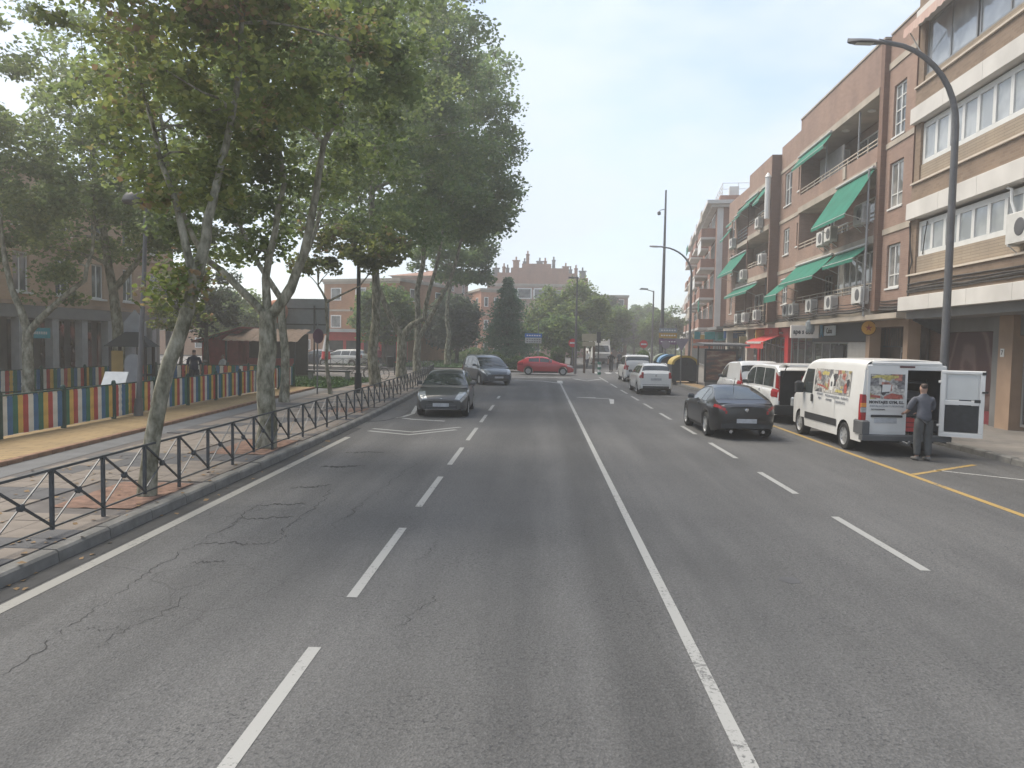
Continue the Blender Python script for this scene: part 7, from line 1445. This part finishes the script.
st_ = MB(); st_.add([(math.sin(a*math.pi/5)*(.17 if a % 2 == 0 else .06), -.070, math.cos(a*math.pi/5)*(.17 if a % 2 == 0 else .06)) for a in range(10)], [tuple(range(10))]); st_.build('red_star', mat('star_red', (.42, .06, .03), .5, var=.1), os_)
cs_ = sign('blue and white shop sign on the dark fascia', fpt(.58, 9.6, 3.3), -FA, 'shop_sign'); g = MB(); g.cbox(-.03, .03, -.75, .75, -.24, .24, .01); g.build('sign_box', mat('sign_pale', (.60, .68, .74), .5, var=.1), cs_); text('Caixa', .36, mat('letter_dark', (.03, .05, .08), .5), cs_, (-.04, 0, -.02), pl, bold=.006)
g = MB(); g.extr([(1.0, -.3), (1.1, .3), (1.25, .35), (1.4, .3), (1.3, .0), (1.38, -.3), (1.22, -.05)], 0, -.03, .03); g.build('blue_figure', mat('figure_blue', (.03, .22, .40), .5, var=.1), cs_)
ys_ = sign('yellow projecting shop sign with a green mark beside the red shop', fpt(.3, 22.0, 3.1), -.04, 'shop_sign'); g = MB(); g.cbox(-.30, .30, -.06, .06, -.45, .45, .01); g.build('sign_box', mat('sign_yellow', (.55, .46, .12), .5, var=.15, scale=6), ys_); disc(ys_, -.12, .13, mat('mark_green', (.10, .22, .04), .5), -.06)
bs_ = sign('small beige projecting shop sign left of the yellow one', fpt(-.1, 24.4, 2.9), -.04, 'shop_sign'); g = MB(); g.cbox(-.38, .38, -.06, .06, -.22, .22, .01); g.build('sign_box', mat('sign_beige', (.42, .37, .22), .5, var=.2, scale=7), bs_)
rs_ = sign('red shop sign board with pale letters above the red awning', fpt(.5, 20.0, 3.4), -FA, 'shop_sign'); g = MB(); g.cbox(-.03, .03, -1.6, 1.6, -.3, .3, .01); g.build('sign_box', sred, rs_); text('DIA', .42, mat('letter_pink', (.60, .40, .38), .5), rs_, (-.04, 0, 0), pl)
gs_ = sign('teal green pharmacy sign hanging over the pavement', (13.6, 61.5, 2.6), 0, 'shop_sign'); 
for k, (x, w2, c) in enumerate(((-1.0, .45, (.02, .22, .26)), (.0, .8, (.02, .25, .25)), (1.1, .9, (.02, .20, .16)))): g = MB(); g.cbox(x-w2/2, x+w2/2, -.05, .05, .35, .95, .01); g.build('teal_board', mat('teal_%s' % 'abc'[k], c, .5, var=.2, scale=5), gs_)
g = MB(); g.bar((-1.2, 0, .98), (1.6, 0, .98), .03, 5); g.bar((1.5, 0, .98), (1.5, 0, -2.45), .04, 6); g.build('bracket', grey_metal, gs_)
bl_ = sign('blue shop sign with a white stripe right of the teal pharmacy sign', (15.0, 58.9, 3.45), -.04, 'shop_sign'); g = MB(); g.cbox(-.9, .9, -.05, .05, -.4, .35, .01); o = g.build('sign_box', mat('sign_royal', (.06, .14, .35), .5, var=.15), bl_); g = MB(); g.box(-.7, .6, -.058, -.052, .0, .1); g.build('stripe', swhite, o)
yo_ = sign('yellow and red shop banner under the pinkish block', (14.4, 67.5, 2.9), -.1, 'shop_sign'); g = MB(); g.cbox(-.9, .9, -.05, .05, .1, .5, .01); g.build('yellow_board', mat('sign_amber', (.50, .33, .08), .5, var=.2, scale=5), yo_); g = MB(); g.cbox(-.9, .9, -.05, .05, -.7, .09, .01); g.build('red_board', mat('sign_coral', (.45, .13, .08), .5, var=.4, scale=5), yo_)
# fallen leaves on the left pavement and along the gutter
lf = np.random.default_rng(77); nL = 520; px_ = lf.uniform(-8.6, -4.9, nL); py_ = 6 + 34*lf.uniform(0, 1, nL)**1.4; C = np.stack([px_, py_, np.where(px_ > -5.2, .012, .158)], 1)
stuff(link('fallen_leaves', leaf_mesh('fallen_leaves', C, .075, mat('leaf_litter', (.19, .12, .055), .8, var=.4, scale=3), 5, up=6.)))

# ------------------------------------------------------------------ summer haze
hz = MB(); hz.box(-240, 240, -240, 240, -1.1, 27); ho = stuff(hz.build('haze', None or bpy.data.materials.new('haze')))
hm = bpy.data.materials['haze']; hm.use_nodes = True; hn = hm.node_tree; hn.nodes.clear(); out = hn.nodes.new('ShaderNodeOutputMaterial'); pv = hn.nodes.new('ShaderNodeVolumePrincipled')
pv.inputs['Color'].default_value = (1.0, .985, .96, 1); pv.inputs['Density'].default_value = .0027; pv.inputs['Anisotropy'].default_value = .55; hn.links.new(pv.outputs[0], out.inputs['Volume'])
